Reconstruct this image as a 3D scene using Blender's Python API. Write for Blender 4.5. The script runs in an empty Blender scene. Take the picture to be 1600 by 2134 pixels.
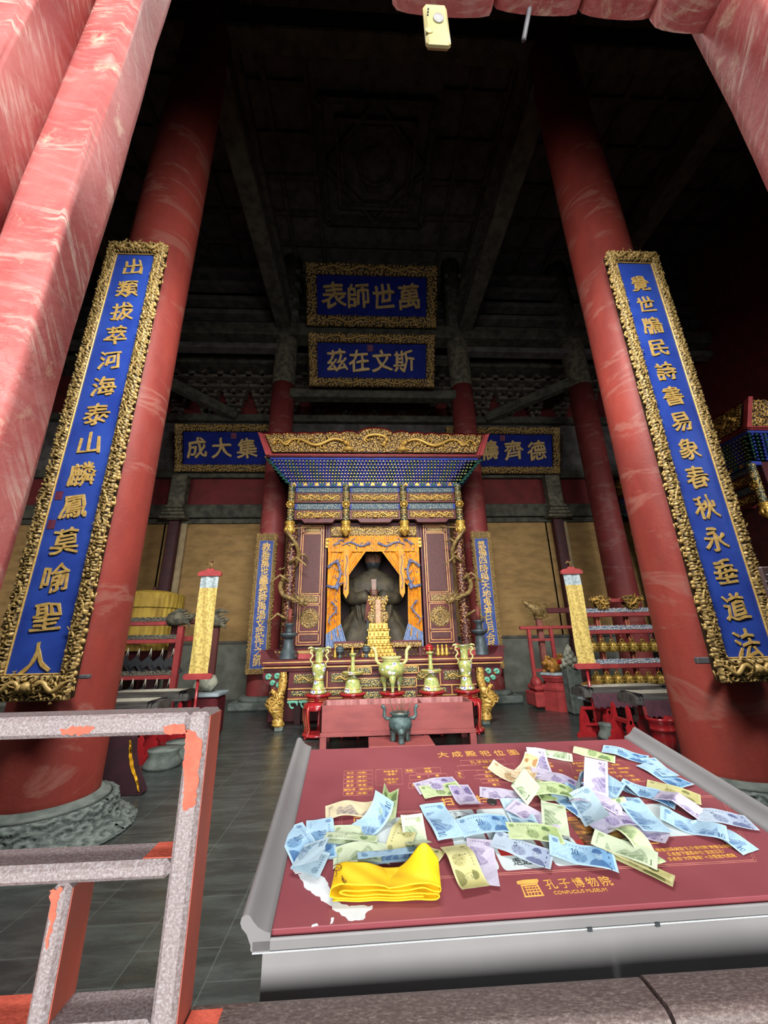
import bpy, math, random
import numpy as np
from mathutils import Matrix, Vector
random.seed(7)
rng = np.random.default_rng(7)
SC = bpy.context.scene
COL = SC.collection

# ------------------------------------------------------------------ camera
EYE = np.array([0.0, 0.0, 1.6])
F_PX, CX, CY = 802.0, 800.0, 1067.0
PITCH, YAW, ROLL = math.atan(F_PX / 2437.0), math.radians(3.0), math.radians(1.15)
_fw = np.array([math.sin(YAW) * math.cos(PITCH), math.cos(YAW) * math.cos(PITCH), math.sin(PITCH)])
_rt = np.array([math.cos(YAW), -math.sin(YAW), 0.0])
_up = np.cross(_rt, _fw)
_r2 = math.cos(ROLL) * _rt - math.sin(ROLL) * _up
_u2 = math.cos(ROLL) * _up + math.sin(ROLL) * _rt
RC = np.array([_r2, _u2, _fw])
cam_data = bpy.data.cameras.new('camera')
cam = bpy.data.objects.new('camera', cam_data)
COL.objects.link(cam)
cam_data.sensor_fit = 'HORIZONTAL'
cam_data.sensor_width = 36.0
cam_data.lens = F_PX / 1600.0 * 36.0
cam_data.clip_start = 0.02
cam.matrix_world = Matrix(((_r2[0], _u2[0], -_fw[0], EYE[0]), (_r2[1], _u2[1], -_fw[1], EYE[1]),
                           (_r2[2], _u2[2], -_fw[2], EYE[2]), (0, 0, 0, 1)))
SC.camera = cam

def ray(px, py):
    return RC.T @ np.array([(px - CX) / F_PX, -(py - CY) / F_PX, 1.0])
def at_y(px, py, Y):
    d = ray(px, py); return EYE + d * (Y / d[1])
def at_z(px, py, z):
    d = ray(px, py); return EYE + d * ((z - EYE[2]) / d[2])
def at_d(px, py, dep):
    return EYE + ray(px, py) * dep

# ------------------------------------------------------------------ light
SC.view_settings.view_transform = 'Standard'
SC.view_settings.look = 'None'
SC.view_settings.gamma = 1.0
SC.view_settings.exposure = 0.08
SC.cycles.max_bounces = 6
SC.cycles.diffuse_bounces = 4
SC.cycles.glossy_bounces = 3
SC.cycles.caustics_reflective = False
SC.cycles.caustics_refractive = False
SC.cycles.sample_clamp_indirect = 4.0
world = bpy.data.worlds.new('overcast_sky')
SC.world = world
world.use_nodes = True
_bg = world.node_tree.nodes['Background']
_bg.inputs[0].default_value = (0.93, 0.97, 1.0, 1)
_bg.inputs[1].default_value = 0.30

def area(name, loc, rot, sx, sy, power, col=(1, 1, 1), spread=180):
    l = bpy.data.lights.new(name, 'AREA')
    l.shape = 'RECTANGLE'; l.size = sx; l.size_y = sy; l.energy = power; l.color = col
    l.spread = math.radians(spread)
    o = bpy.data.objects.new(name, l); COL.objects.link(o)
    o.location = loc; o.rotation_euler = rot
    return o
# daylight of the courtyard falling in through the open doorway (and the doors of the side bays)
area('courtyard_daylight', (1.0, -15.0, 4.2), (math.radians(90), 0, 0), 16, 8.0, 7800, (1.0, 0.985, 0.95))
# added fill lamps, unseen above the doors, slanting down to brighten the hall
area('hall_fill', (0.35, 1.6, 6.75), (math.radians(40), 0, 0), 3.6, 0.7, 400, (1.0, 0.985, 0.95), 115)
area('hall_fill', (0.35, 1.6, 6.9), (math.radians(70), 0, 0), 3.6, 0.5, 150, (1.0, 0.985, 0.95), 150)
area('hall_fill', (-8.6, 1.25, 5.6), (math.radians(62), 0, 0), 3.4, 0.9, 160, (1.0, 0.985, 0.95), 130)
area('hall_fill', (9.2, 1.25, 5.6), (math.radians(62), 0, 0), 3.4, 0.9, 160, (1.0, 0.985, 0.95), 130)
# ------------------------------------------------------------------ colour and materials
def lin(c, a=1.0):
    out = []
    for x in c:
        x = x / 255.0
        out.append(x / 12.92 if x <= 0.04045 else ((x + 0.055) / 1.055) ** 2.4)
    return (out[0], out[1], out[2], a)

class NT:
    def __init__(s, name):
        s.m = bpy.data.materials.new(name); s.m.use_nodes = True
        s.t = s.m.node_tree; s.n = s.t.nodes; s.b = s.n['Principled BSDF']
    def new(s, typ, **kw):
        n = s.n.new(typ)
        for k, v in kw.items():
            if k in n.inputs.keys(): n.inputs[k].default_value = v
            else: setattr(n, k, v)
        return n
    def link(s, a, b): s.t.links.new(a, b)
    def coord(s, scale=(1, 1, 1), rot=(0, 0, 0), kind='Object'):
        tc = s.new('ShaderNodeTexCoord'); mp = s.new('ShaderNodeMapping')
        mp.inputs['Scale'].default_value = scale; mp.inputs['Rotation'].default_value = rot
        s.link(tc.outputs[kind], mp.inputs[0]); return mp.outputs[0]
    def coord2(s, rot, scale):
        tc = s.new('ShaderNodeTexCoord'); m1 = s.new('ShaderNodeMapping'); m2 = s.new('ShaderNodeMapping')
        m1.inputs['Rotation'].default_value = rot; m2.inputs['Scale'].default_value = scale
        s.link(tc.outputs['Object'], m1.inputs[0]); s.link(m1.outputs[0], m2.inputs[0]); return m2.outputs[0]
    def noise(s, vec, scale=5, detail=4, rough=.55, dist=0.0):
        n = s.new('ShaderNodeTexNoise'); s.link(vec, n.inputs['Vector'])
        n.inputs['Scale'].default_value = scale; n.inputs['Detail'].default_value = detail
        n.inputs['Roughness'].default_value = rough; n.inputs['Distortion'].default_value = dist
        return n.outputs[0]
    def ramp(s, fac, stops, interp='LINEAR'):
        r = s.new('ShaderNodeValToRGB'); r.color_ramp.interpolation = interp
        e = r.color_ramp.elements
        while len(e) < len(stops): e.new(0.5)
        for el, (p, c) in zip(e, stops):
            el.position = p; el.color = c if len(c) == 4 else lin(c)
        s.link(fac, r.inputs[0]); return r.outputs[0]
    def mix(s, fac, a, b, mode='MIX'):
        m = s.new('ShaderNodeMix', data_type='RGBA', blend_type=mode)
        for sock, v in ((m.inputs['Factor'], fac), (m.inputs['A'], a), (m.inputs['B'], b)): pass
        fi, ai, bi = m.inputs[0], m.inputs[6], m.inputs[7]
        for sock, v in ((fi, fac), (ai, a), (bi, b)):
            if hasattr(v, 'is_output'): s.link(v, sock)
            elif sock is fi: sock.default_value = v
            else: sock.default_value = v if len(v) == 4 else lin(v)
        return m.outputs[2]
    def bump(s, h, strength=.3, dist=.01):
        b = s.new('ShaderNodeBump'); b.inputs['Strength'].default_value = strength
        b.inputs['Distance'].default_value = dist
        s.link(h, b.inputs['Height']); s.link(b.outputs[0], s.b.inputs['Normal'])
    def fin(s, col, rough=.6, metal=0.0, spec=.5):
        if hasattr(col, 'is_output'): s.link(col, s.b.inputs['Base Color'])
        else: s.b.inputs['Base Color'].default_value = col if len(col) == 4 else lin(col)
        s.b.inputs['Roughness'].default_value = rough; s.b.inputs['Metallic'].default_value = metal
        s.b.inputs['Specular IOR Level'].default_value = spec
        return s.m

def mat(name, c1, c2=None, scale=6.0, rough=.6, metal=0.0, bump=0.0, bscale=None, spec=.4, stretch=(1, 1, 1), lo=.38, hi=.64, bdist=.01):
    t = NT(name)
    if c2 is None: c2 = tuple(int(x * .84) for x in c1)
    v = t.coord(stretch)
    col = t.ramp(t.noise(v, scale), [(lo, c1), (hi, c2)])
    if bump: t.bump(t.noise(v, bscale or scale * 4), bump, bdist)
    return t.fin(col, rough, metal, spec)

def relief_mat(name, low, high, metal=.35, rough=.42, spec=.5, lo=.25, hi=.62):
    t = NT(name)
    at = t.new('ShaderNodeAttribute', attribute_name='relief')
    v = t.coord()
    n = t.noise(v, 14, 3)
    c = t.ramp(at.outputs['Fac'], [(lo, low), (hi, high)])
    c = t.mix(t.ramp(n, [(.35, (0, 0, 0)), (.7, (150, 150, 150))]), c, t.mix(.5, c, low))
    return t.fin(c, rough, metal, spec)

M = {}
M['lacquer'] = None
def lacquer(name, base, dust, dark, dusty):
    t = NT(name)
    v = t.coord((1, 1, 1))
    vb = t.coord((1.2, 1.2, .45))
    c = t.ramp(t.noise(vb, 1.3, 5, .6), [(.36, base), (.62, dark)])
    band = t.noise(t.coord((.9, .9, 2.6), (0.5, 0, 0)), .9, 6, .62, .9)
    c = t.mix(t.ramp(band, [(.54, (0, 0, 0)), (.60, (190, 190, 190)), (.68, (0, 0, 0))]), c, dust)
    c = t.mix(t.ramp(t.noise(v, 3.2, 6, .7), [(.5, (0, 0, 0)), (.9, (dusty, dusty, dusty))]), c, dust)
    t.bump(t.noise(v, 26, 6, .65), .25, .012)
    return t.fin(c, .52, 0, .25)
M['lacquer'] = lacquer('red_lacquer', (148, 62, 53), (152, 104, 92), (122, 50, 44), 110)
M['lacquer_back'] = lacquer('old_red_lacquer', (136, 60, 58), (142, 98, 90), (112, 46, 46), 120)
M['maroon_wall'] = mat('maroon_wall_paint', (112, 38, 38), (92, 32, 32), 2.5, .75)
M['maroon'] = mat('maroon_lacquer', (92, 32, 38), (72, 26, 32), 5, .5, spec=.35)
M['deep_maroon'] = mat('deep_maroon_lacquer', (70, 26, 31), (52, 20, 26), 6, .5)
M['bright_red'] = mat('bright_red_lacquer', (156, 36, 40), (134, 28, 34), 5, .22, spec=.6)
M['red_paint'] = mat('red_paint', (164, 62, 62), (142, 52, 54), 6, .5)
M['box_red'] = mat('faded_red_paint', (140, 70, 68), (124, 60, 60), 4, .55, bump=.15, bscale=40, stretch=(.6, 1, 2))
M['box_inside'] = mat('dusty_pink_wood', (176, 124, 122), (140, 84, 84), 7, .8, stretch=(2, 2, .5))
M['wood_dark'] = mat('dark_timber', (92, 88, 80), (64, 62, 58), 3, .85, bump=.3, bscale=18)
M['wood_beam'] = mat('painted_beam_faded', (84, 84, 72), (54, 54, 48), 4.5, .85, bump=.2, bscale=22)
M['wood_cap'] = mat('faded_painted_capital', (112, 106, 88), (64, 64, 56), 7, .85, bump=.6, bscale=9, bdist=.03)
M['wood_bracket'] = mat('faded_bracket_timber', (112, 104, 92), (78, 73, 66), 6, .85, bump=.4, bscale=12)
M['wood_black'] = mat('blackened_roof_timber', (104, 100, 98), (74, 72, 72), 3, .9)
M['grey_wall'] = mat('grey_plaster', (112, 114, 104), (92, 94, 86), 3, .9)
M['board'] = mat('ochre_wall_board', (158, 126, 78), (134, 106, 64), 2.2, .8, stretch=(1, 1, 2.5))
M['cream_trim'] = mat('cream_trim', (168, 148, 112), None, 4, .7)
M['stone'] = mat('grey_stone', (104, 112, 106), (72, 80, 76), 6, .8, bump=.4, bscale=30)
M['gold_line'] = mat('gold_line_paint', (206, 160, 96), (180, 132, 72), 8, .45, metal=.2)
M['gold'] = mat('gilding', (206, 166, 78), (150, 112, 44), 12, .38, metal=.45)
M['dull_gold'] = mat('dull_gilding', (150, 124, 74), (92, 74, 44), 14, .55, metal=.2, bump=.4, bscale=40)
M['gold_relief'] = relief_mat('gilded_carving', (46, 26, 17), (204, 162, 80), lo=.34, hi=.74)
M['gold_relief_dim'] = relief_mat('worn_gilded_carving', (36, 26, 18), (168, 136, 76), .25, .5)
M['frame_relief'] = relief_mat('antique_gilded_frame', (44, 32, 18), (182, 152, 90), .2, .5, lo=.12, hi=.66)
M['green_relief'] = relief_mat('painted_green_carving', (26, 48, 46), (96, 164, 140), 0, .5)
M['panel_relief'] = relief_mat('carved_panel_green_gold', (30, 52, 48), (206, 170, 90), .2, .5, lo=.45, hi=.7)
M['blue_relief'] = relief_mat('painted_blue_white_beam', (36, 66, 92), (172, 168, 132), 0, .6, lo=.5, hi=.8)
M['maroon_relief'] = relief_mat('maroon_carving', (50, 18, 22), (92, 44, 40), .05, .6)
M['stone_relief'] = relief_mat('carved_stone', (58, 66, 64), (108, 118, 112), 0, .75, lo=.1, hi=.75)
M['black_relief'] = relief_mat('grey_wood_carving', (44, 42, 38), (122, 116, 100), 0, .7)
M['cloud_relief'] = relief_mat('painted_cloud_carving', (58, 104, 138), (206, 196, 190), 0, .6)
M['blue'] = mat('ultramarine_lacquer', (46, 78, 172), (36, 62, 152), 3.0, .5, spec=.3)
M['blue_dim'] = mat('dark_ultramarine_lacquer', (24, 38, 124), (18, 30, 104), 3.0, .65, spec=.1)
M['blue_dusty'] = mat('dusty_blue_lacquer', (62, 84, 142), (40, 60, 128), 5.0, .55)
M['gold_text'] = mat('gold_lettering', (232, 196, 116), (204, 160, 82), 22, .4, metal=.25)
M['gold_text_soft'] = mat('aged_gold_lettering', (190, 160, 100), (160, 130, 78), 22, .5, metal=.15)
M['seal'] = mat('red_seal_paint', (110, 44, 72), None, 30, .6)
M['blue_paint'] = mat('blue_bracket_paint', (38, 58, 150), (28, 44, 120), 6, .6)
M['green_paint'] = mat('green_bracket_paint', (28, 82, 66), (22, 64, 60), 6, .6)
M['bronze'] = mat('weathered_bronze', (88, 108, 106), (58, 74, 74), 14, .55, metal=.3, bump=.25, bscale=60)
M['pewter'] = mat('dark_pewter', (78, 88, 92), (56, 66, 70), 8, .5, metal=.3)
M['statue'] = mat('darkened_clay_robe', (70, 62, 46), (44, 40, 32), 5, .65, bump=.2, bscale=20)
M['statue_face'] = mat('dark_bronze_skin', (122, 86, 68), (92, 64, 52), 8, .4)
M['statue_red'] = mat('faded_red_cloth', (120, 58, 48), (90, 44, 38), 8, .7)
M['steel'] = mat('grey_painted_steel', (124, 123, 124), (113, 112, 113), 3, .4, spec=.5)
M['yellow_cloth'] = mat('yellow_satin', (222, 180, 20), (204, 160, 12), 4, .55, bump=.1, bscale=300)
M['ink_brown'] = mat('brown_print', (96, 62, 14), None, 10, .7)
M['scroll_yellow'] = mat('yellow_scroll_silk', (210, 186, 106), (168, 142, 74), 26, .7, lo=.42, hi=.62)
M['scroll_pale'] = mat('pale_grey_silk', (176, 188, 190), (130, 146, 152), 22, .7)
M['canopy_yellow'] = mat('yellow_pleated_silk', (186, 156, 62), (150, 120, 44), 5, .7, stretch=(1, 1, .4))
M['bell_gold'] = mat('brass_bell', (196, 166, 84), (128, 100, 44), 24, .35, metal=.6, bump=.3, bscale=50)
M['chime_black'] = mat('black_chime_stone', (18, 22, 30), (12, 15, 22), 6, .5)
M['rope'] = mat('white_cord', (196, 190, 172), None, 30, .8)
M['zither_grey'] = mat('grey_zither_wood', (84, 82, 79), (54, 54, 53), 5, .45, stretch=(.4, 3, 3))
M['zither_plum'] = mat('plum_cloth', (84, 50, 62), (62, 36, 48), 6, .7)
M['maroon_velvet'] = mat('dark_maroon_velvet', (52, 20, 30), (38, 14, 22), 5, .9)
M['gold_satin'] = mat('gold_satin', (214, 160, 30), (184, 130, 20), 8, .5)
M['tiger'] = mat('orange_tiger_paint', (178, 128, 54), (120, 76, 30), 12, .6)
M['white_stone'] = mat('white_stone_carving', (168, 168, 150), (120, 124, 112), 10, .8)
M['pale_edge'] = mat('pale_blue_edge', (150, 164, 170), None, 8, .7)
M['device'] = mat('cream_plastic', (206, 196, 140), None, 3, .4)
M['device_lens'] = mat('grey_glass_lens', (170, 170, 168), (150, 150, 150), 3, .2)
M['rod_grey'] = mat('grey_metal_rod', (92, 92, 96), None, 5, .5)
M['sign_brown'] = mat('brown_sign_board', (96, 76, 74), None, 5, .5)
M['white_card'] = mat('white_print', (188, 198, 199), (176, 190, 192), 12, .45)
M['peel_white'] = mat('bare_white_backing', (196, 202, 206), (180, 188, 192), 30, .6)
M['print_gold'] = mat('gold_print', (222, 164, 78), None, 20, .5)
M['print_line'] = mat('pale_pink_print', (190, 122, 110), None, 20, .5)
M['print_dark'] = mat('dark_print', (60, 66, 70), None, 20, .5)
M['print_red'] = mat('red_print', (160, 44, 40), None, 20, .5)
M['orange_primer'] = mat('orange_primer', (204, 92, 72), (182, 78, 60), 40, .7, bump=.5, bscale=160, bdist=.002)
M['side_primer'] = mat('worn_primer_side', (176, 84, 66), (140, 80, 70), 9, .6, stretch=(1, 1, .3))
M['coin'] = mat('dark_coin', (86, 84, 80), None, 20, .3, metal=.7)
M['incense'] = mat('incense_brown', (116, 92, 76), None, 20, .8)
M['ash'] = mat('incense_ash', (150, 142, 134), None, 20, .9)

def _speckle():
    t = NT('speckled_brown_paint')
    v = t.coord()
    c = t.ramp(t.noise(v, 260, 5, .75), [(.34, (100, 86, 84)), (.5, (126, 116, 117)), (.68, (160, 155, 159))])
    c = t.mix(t.ramp(t.noise(v, 9, 4), [(.4, (0, 0, 0)), (.7, (110, 110, 110))]), c, (132, 110, 106))
    t.bump(t.noise(v, 170, 4), .35, .002)
    return t.fin(c, .5, 0, .5)
M['speckle'] = _speckle()
def _speckle2():
    t = NT('brown_speckled_rail')
    v = t.coord((1, 2.4, 2.4), (0, 0, .35))
    c = t.ramp(t.noise(v, 120, 5, .75), [(.36, (68, 54, 52)), (.52, (90, 76, 74)), (.70, (130, 118, 112))])
    t.bump(t.noise(v, 140, 4), .35, .002)
    return t.fin(c, .5, 0, .5)
M['speckle_rail'] = _speckle2()
def _jamb():
    t = NT('weathered_red_timber')
    v = t.coord()
    base = t.ramp(t.noise(v, 2.2, 5, .6), [(.36, (186, 108, 104)), (.6, (168, 82, 80))])
    # slanting pale scrapes across the timber
    s = t.noise(t.coord2((math.radians(-36), 0, 0), (3.0, 26, 2.6)), 1.5, 5, .62, .5)
    s2 = t.noise(t.coord2((0, math.radians(70), 0), (14, 3.0, 2.0)), 1.6, 5, .62, .4)
    fac = t.mix(1.0, t.ramp(s, [(.50, (0, 0, 0)), (.62, (215, 215, 215))]), t.ramp(t.noise(v, 2.6, 4, .6), [(.40, (40, 40, 40)), (.62, (255, 255, 255))]), 'MULTIPLY')
    c = t.mix(fac, base, (216, 186, 172))
    c = t.mix(t.ramp(s2, [(.52, (0, 0, 0)), (.68, (140, 140, 140))]), c, (200, 154, 152))
    p = t.noise(v, 4.4, 8, .72, .4)
    c = t.mix(t.ramp(p, [(.57, (0, 0, 0)), (.70, (215, 215, 215))]), c, (222, 198, 170))
    vo = t.new('ShaderNodeTexVoronoi', feature='DISTANCE_TO_EDGE'); vo.inputs['Scale'].default_value = 16
    dv = t.new('ShaderNodeVectorMath', operation='ADD')
    nn = t.new('ShaderNodeTexNoise'); nn.inputs['Scale'].default_value = 7; t.link(v, nn.inputs['Vector'])
    sc = t.new('ShaderNodeVectorMath', operation='SCALE'); sc.inputs['Scale'].default_value = .25
    t.link(nn.outputs[1], sc.inputs[0]); t.link(v, dv.inputs[0]); t.link(sc.outputs[0], dv.inputs[1])
    t.link(dv.outputs[0], vo.inputs['Vector'])
    crack = t.ramp(vo.outputs['Distance'], [(0.0, (255, 255, 255)), (.035, (0, 0, 0))])
    gate = t.ramp(t.noise(v, 3.0, 3), [(.5, (0, 0, 0)), (.62, (170, 170, 170))])
    c = t.mix(t.mix(1.0, crack, gate, 'MULTIPLY'), c, (120, 44, 44))
    t.bump(t.noise(v, 30, 8, .7), .35, .006)
    return t.fin(c, .6, 0, .35)
M['jamb'] = _jamb()
def _floor():
    t = NT('dark_stone_tiles')
    tc = t.new('ShaderNodeTexCoord'); mp = t.new('ShaderNodeMapping')
    t.link(tc.outputs['Object'], mp.inputs[0])
    mp.inputs['Rotation'].default_value = (0, 0, math.radians(90)); mp.inputs['Location'].default_value = (0.05, .80, 0)
    b = t.new('ShaderNodeTexBrick'); t.link(mp.outputs[0], b.inputs['Vector'])
    b.offset = 0.5
    b.inputs['Scale'].default_value = 1.0; b.inputs['Brick Width'].default_value = .46
    b.inputs['Row Height'].default_value = .45; b.inputs['Mortar Size'].default_value = .0045; b.inputs['Bias'].default_value = -.2
    b.inputs['Color1'].default_value = lin((50, 55, 54)); b.inputs['Color2'].default_value = lin((43, 48, 47)); b.inputs['Mortar'].default_value = lin((70, 76, 74))
    v = t.coord()
    c = t.mix(t.ramp(t.noise(t.coord((.7, 3.2, 1)), 2.4, 8, .7, .5), [(.44, (0, 0, 0)), (.72, (170, 170, 170))]), b.outputs[0], (104, 112, 108))
    c = t.mix(t.ramp(t.noise(v, 1.1, 4), [(.45, (0, 0, 0)), (.7, (130, 130, 130))]), c, (36, 41, 41))
    t.bump(t.noise(t.coord((1, 2.5, 1)), 7, 6, .65), .35, .02)
    m = t.fin(c, .42, 0, .5)
    rr = t.ramp(t.noise(v, 5, 4), [(.3, (80, 80, 80)), (.7, (150, 150, 150))]); t.link(rr, t.b.inputs['Roughness'])
    return m
M['tiles'] = _floor()
def _cloisonne():
    t = NT('yellow_floral_enamel')
    v = t.coord()
    c = t.ramp(t.noise(v, 26, 4, .6, 1.0), [(.40, (176, 172, 104)), (.50, (166, 164, 92)), (.56, (98, 138, 80)), (.63, (148, 160, 108))])
    vo = t.new('ShaderNodeTexVoronoi'); vo.inputs['Scale'].default_value = 8.5; t.link(v, vo.inputs['Vector'])
    d = vo.outputs['Distance']
    fl = t.ramp(d, [(.0, (90, 84, 168)), (.10, (70, 104, 176)), (.15, (226, 222, 226)), (.27, (222, 214, 226)), (.31, (130, 150, 150))], 'CONSTANT')
    g = t.ramp(d, [(.30, (255, 255, 255)), (.34, (0, 0, 0))])
    c = t.mix(g, c, fl)
    return t.fin(c, .25, 0, .5)
M['enamel'] = _cloisonne()
M['enamel_plain'] = mat('pale_yellow_enamel', (190, 186, 130), (164, 164, 104), 26, .28)
def _curtain():
    t = NT('orange_dragon_silk')
    v = t.coord()
    c = t.ramp(t.noise(v, 7, 3), [(.35, (214, 142, 30)), (.65, (190, 118, 22))])
    c = t.mix(t.ramp(t.noise(v, 17, 3, .5, 1.2), [(.62, (0, 0, 0)), (.66, (255, 255, 255))]), c, (66, 62, 104))
    return t.fin(c, .6, 0, .35)
M['curtain'] = _curtain()
M['silk_blue'] = mat('blue_grey_embroidery', (112, 120, 146), (66, 70, 110), 30, .55)
M['hem_blue'] = mat('blue_wave_hem', (140, 158, 186), (78, 96, 140), 24, .6, stretch=(3, 3, .6))
def _panelred():
    t = NT('maroon_printed_laminate')
    v = t.coord()
    c = t.ramp(t.noise(v, 3, 4), [(.4, (130, 66, 72)), (.62, (119, 57, 64))])
    c = t.mix(t.ramp(t.noise(t.coord((1, 6, 1), (0, 0, .3)), 14, 5, .7), [(.66, (0, 0, 0)), (.8, (90, 90, 90))]), c, (170, 110, 112))
    return t.fin(c, .36, 0, .5)
M['laminate'] = _panelred()
def _note():
    t = NT('banknote_paper')
    a = t.new('ShaderNodeAttribute', attribute_name='print')
    return t.fin(a.outputs['Color'], .7, 0, .2)
M['note'] = _note()
def _picture():
    t = NT('printed_hall_picture')
    v = t.coord()
    c = t.ramp(t.noise(t.coord((1, 3, 1)), 30, 4), [(.35, (92, 62, 44)), (.5, (150, 96, 50)), (.6, (178, 140, 70)), (.7, (120, 44, 40))], 'CONSTANT')
    return t.fin(c, .4)
M['picture'] = _picture()

# ------------------------------------------------------------------ mesh building
def V3(*a): return np.array(a, float)
def unit(v):
    v = np.array(v, float); return v / (np.linalg.norm(v) + 1e-12)
ROOT = {}
class MB:
    def __init__(s):
        s.v = []; s.f = []; s.mi = []; s.sm = []; s.a = []; s.n = 0
        s.T = None; s.vc = None
    def add(s, verts, faces, m=0, smooth=False, a=1.0):
        verts = np.asarray(verts, float).reshape(-1, 3)
        if s.T is not None:
            R, t = s.T; verts = verts @ R.T + t
        s.v.append(verts)
        k = len(verts)
        s.a.append(np.broadcast_to(np.asarray(a, float).reshape(-1) if np.ndim(a) else np.full(k, a), (k,)).copy())
        o = s.n
        s.f.extend([tuple(i + o for i in f) for f in faces])
        s.mi.extend([m] * len(faces)); s.sm.extend([smooth] * len(faces)); s.n += k
    def box(s, lo, hi, m=0, b=0.0, R=None, a=1.0):
        lo = np.minimum(lo, hi).astype(float); hi2 = np.maximum(lo, hi).astype(float)
        c = (lo + hi2) / 2; h = (hi2 - lo) / 2
        s.cbox(c, h, m, b, R, a)
    def cbox(s, c, h, m=0, b=0.0, R=None, a=1.0):
        c = np.asarray(c, float); h = np.asarray(h, float)
        sg = [(-1, -1, -1), (1, -1, -1), (1, 1, -1), (-1, 1, -1), (-1, -1, 1), (1, -1, 1), (1, 1, 1), (-1, 1, 1)]
        if b <= 0:
            vs = np.array(sg) * h
            fs = [(0, 3, 2, 1), (4, 5, 6, 7), (0, 1, 5, 4), (1, 2, 6, 5), (2, 3, 7, 6), (3, 0, 4, 7)]
        else:
            b = min(b, .49 * 2 * h.min())
            vs = []; idx = {}
            for k, g in enumerate(sg):
                for ax in range(3):
                    p = np.array(g) * (h - b); p[ax] = g[ax] * h[ax]
                    idx[(k, ax)] = len(vs); vs.append(p)
            fs = []
            q = {(2, -1): (0, 3, 2, 1), (2, 1): (4, 5, 6, 7), (1, -1): (0, 1, 5, 4), (0, 1): (1, 2, 6, 5), (1, 1): (2, 3, 7, 6), (0, -1): (3, 0, 4, 7)}
            for (ax, _), f in q.items(): fs.append(tuple(idx[(k, ax)] for k in f))
            for i in range(8):
                for j in range(i + 1, 8):
                    d = [k for k in range(3) if sg[i][k] != sg[j][k]]
                    if len(d) == 1:
                        x, y = [k for k in range(3) if k != d[0]]
                        fs.append((idx[(i, x)], idx[(j, x)], idx[(j, y)], idx[(i, y)]))
            for k in range(8): fs.append((idx[(k, 0)], idx[(k, 1)], idx[(k, 2)]))
            vs = np.array(vs)
            # orient outward
            out = []
            for f in fs:
                p = vs[list(f)]; n = np.cross(p[1] - p[0], p[2] - p[0])
                out.append(f if n @ p.mean(0) > 0 else f[::-1])
            fs = out
        if R is not None: vs = vs @ np.asarray(R).T
        s.add(vs + c, fs, m, False, a)
    def beam(s, p, q, w, t, m=0, b=0.0, up=(0, 0, 1)):
        p = np.asarray(p, float); q = np.asarray(q, float)
        d = q - p; L = np.linalg.norm(d); x = d / L
        up = np.asarray(up, float)
        if abs(x @ up) > .98: up = np.array([0, 1.0, 0])
        y = unit(np.cross(up, x)); z = np.cross(x, y)
        s.cbox((p + q) / 2, (L / 2, w / 2, t / 2), m, b, np.array([x, y, z]).T)
    def tube(s, pts, r, n=8, m=0, caps=True, a=1.0, flat=None):
        P = np.asarray(pts, float); k = len(P)
        r = np.broadcast_to(np.asarray(r, float), (k,))
        T = np.gradient(P, axis=0); T /= (np.linalg.norm(T, axis=1)[:, None] + 1e-12)
        ref = np.array([0, 0, 1.0]) if abs(T[0][2]) < .9 else np.array([1.0, 0, 0])
        ring = []; u = unit(np.cross(T[0], ref))
        ang = np.linspace(0, 2 * np.pi, n, endpoint=False)
        for i in range(k):
            u = unit(u - T[i] * (u @ T[i])); w = np.cross(T[i], u)
            ring.append(P[i] + r[i] * (np.cos(ang)[:, None] * u + np.sin(ang)[:, None] * w))
        vs = np.concatenate(ring)
        fs = []
        for i in range(k - 1):
            for j in range(n):
                j2 = (j + 1) % n
                fs.append((i * n + j, i * n + j2, (i + 1) * n + j2, (i + 1) * n + j))
        if caps: fs += [tuple(range(n))[::-1], tuple(range((k - 1) * n, k * n))]
        s.add(vs, fs, m, True, a)
    def lathe(s, prof, c=(0, 0, 0), n=24, m=0, smooth=True, a=1.0, sx=1.0, sy=1.0, mats=None):
        c = np.asarray(c, float); ang = np.linspace(0, 2 * np.pi, n, endpoint=False)
        vs = []
        for r, z in prof:
            r = max(r, 1e-4)
            for t in ang: vs.append((c[0] + r * math.cos(t) * sx, c[1] + r * math.sin(t) * sy, c[2] + z))
        k = len(prof)
        fs = [(i * n + j, i * n + (j + 1) % n, (i + 1) * n + (j + 1) % n, (i + 1) * n + j) for i in range(k - 1) for j in range(n)]
        fs += [tuple(range(n))[::-1], tuple(range((k - 1) * n, k * n))]
        s.add(vs, fs, m, smooth, a)
    def blob(s, c, r, m=0, nu=12, nv=8, R=None, a=1.0):
        r = np.broadcast_to(np.asarray(r, float), (3,))
        vs = []
        for i in range(nv + 1):
            ph = math.pi * i / nv
            for j in range(nu):
                th = 2 * math.pi * j / nu
                vs.append((math.sin(ph) * math.cos(th), math.sin(ph) * math.sin(th), -math.cos(ph)))
        vs = np.array(vs) * r
        if R is not None: vs = vs @ np.asarray(R).T
        fs = [(i * nu + j, i * nu + (j + 1) % nu, (i + 1) * nu + (j + 1) % nu, (i + 1) * nu + j) for i in range(nv) for j in range(nu)]
        s.add(vs + np.asarray(c, float), fs, m, True, a)
    def prism(s, poly, O, U, V, N, d, m=0, a=1.0, smooth=False):
        O = np.asarray(O, float); U = np.asarray(U, float); V = np.asarray(V, float); N = np.asarray(N, float)
        k = len(poly)
        A = np.array([O + U * x + V * y for x, y in poly]); B = A + N * d
        fs = [tuple(range(k))[::-1], tuple(range(k, 2 * k))]
        fs += [(i, (i + 1) % k, k + (i + 1) % k, k + i) for i in range(k)]
        s.add(np.concatenate([A, B]), fs, m, smooth, a)
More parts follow.
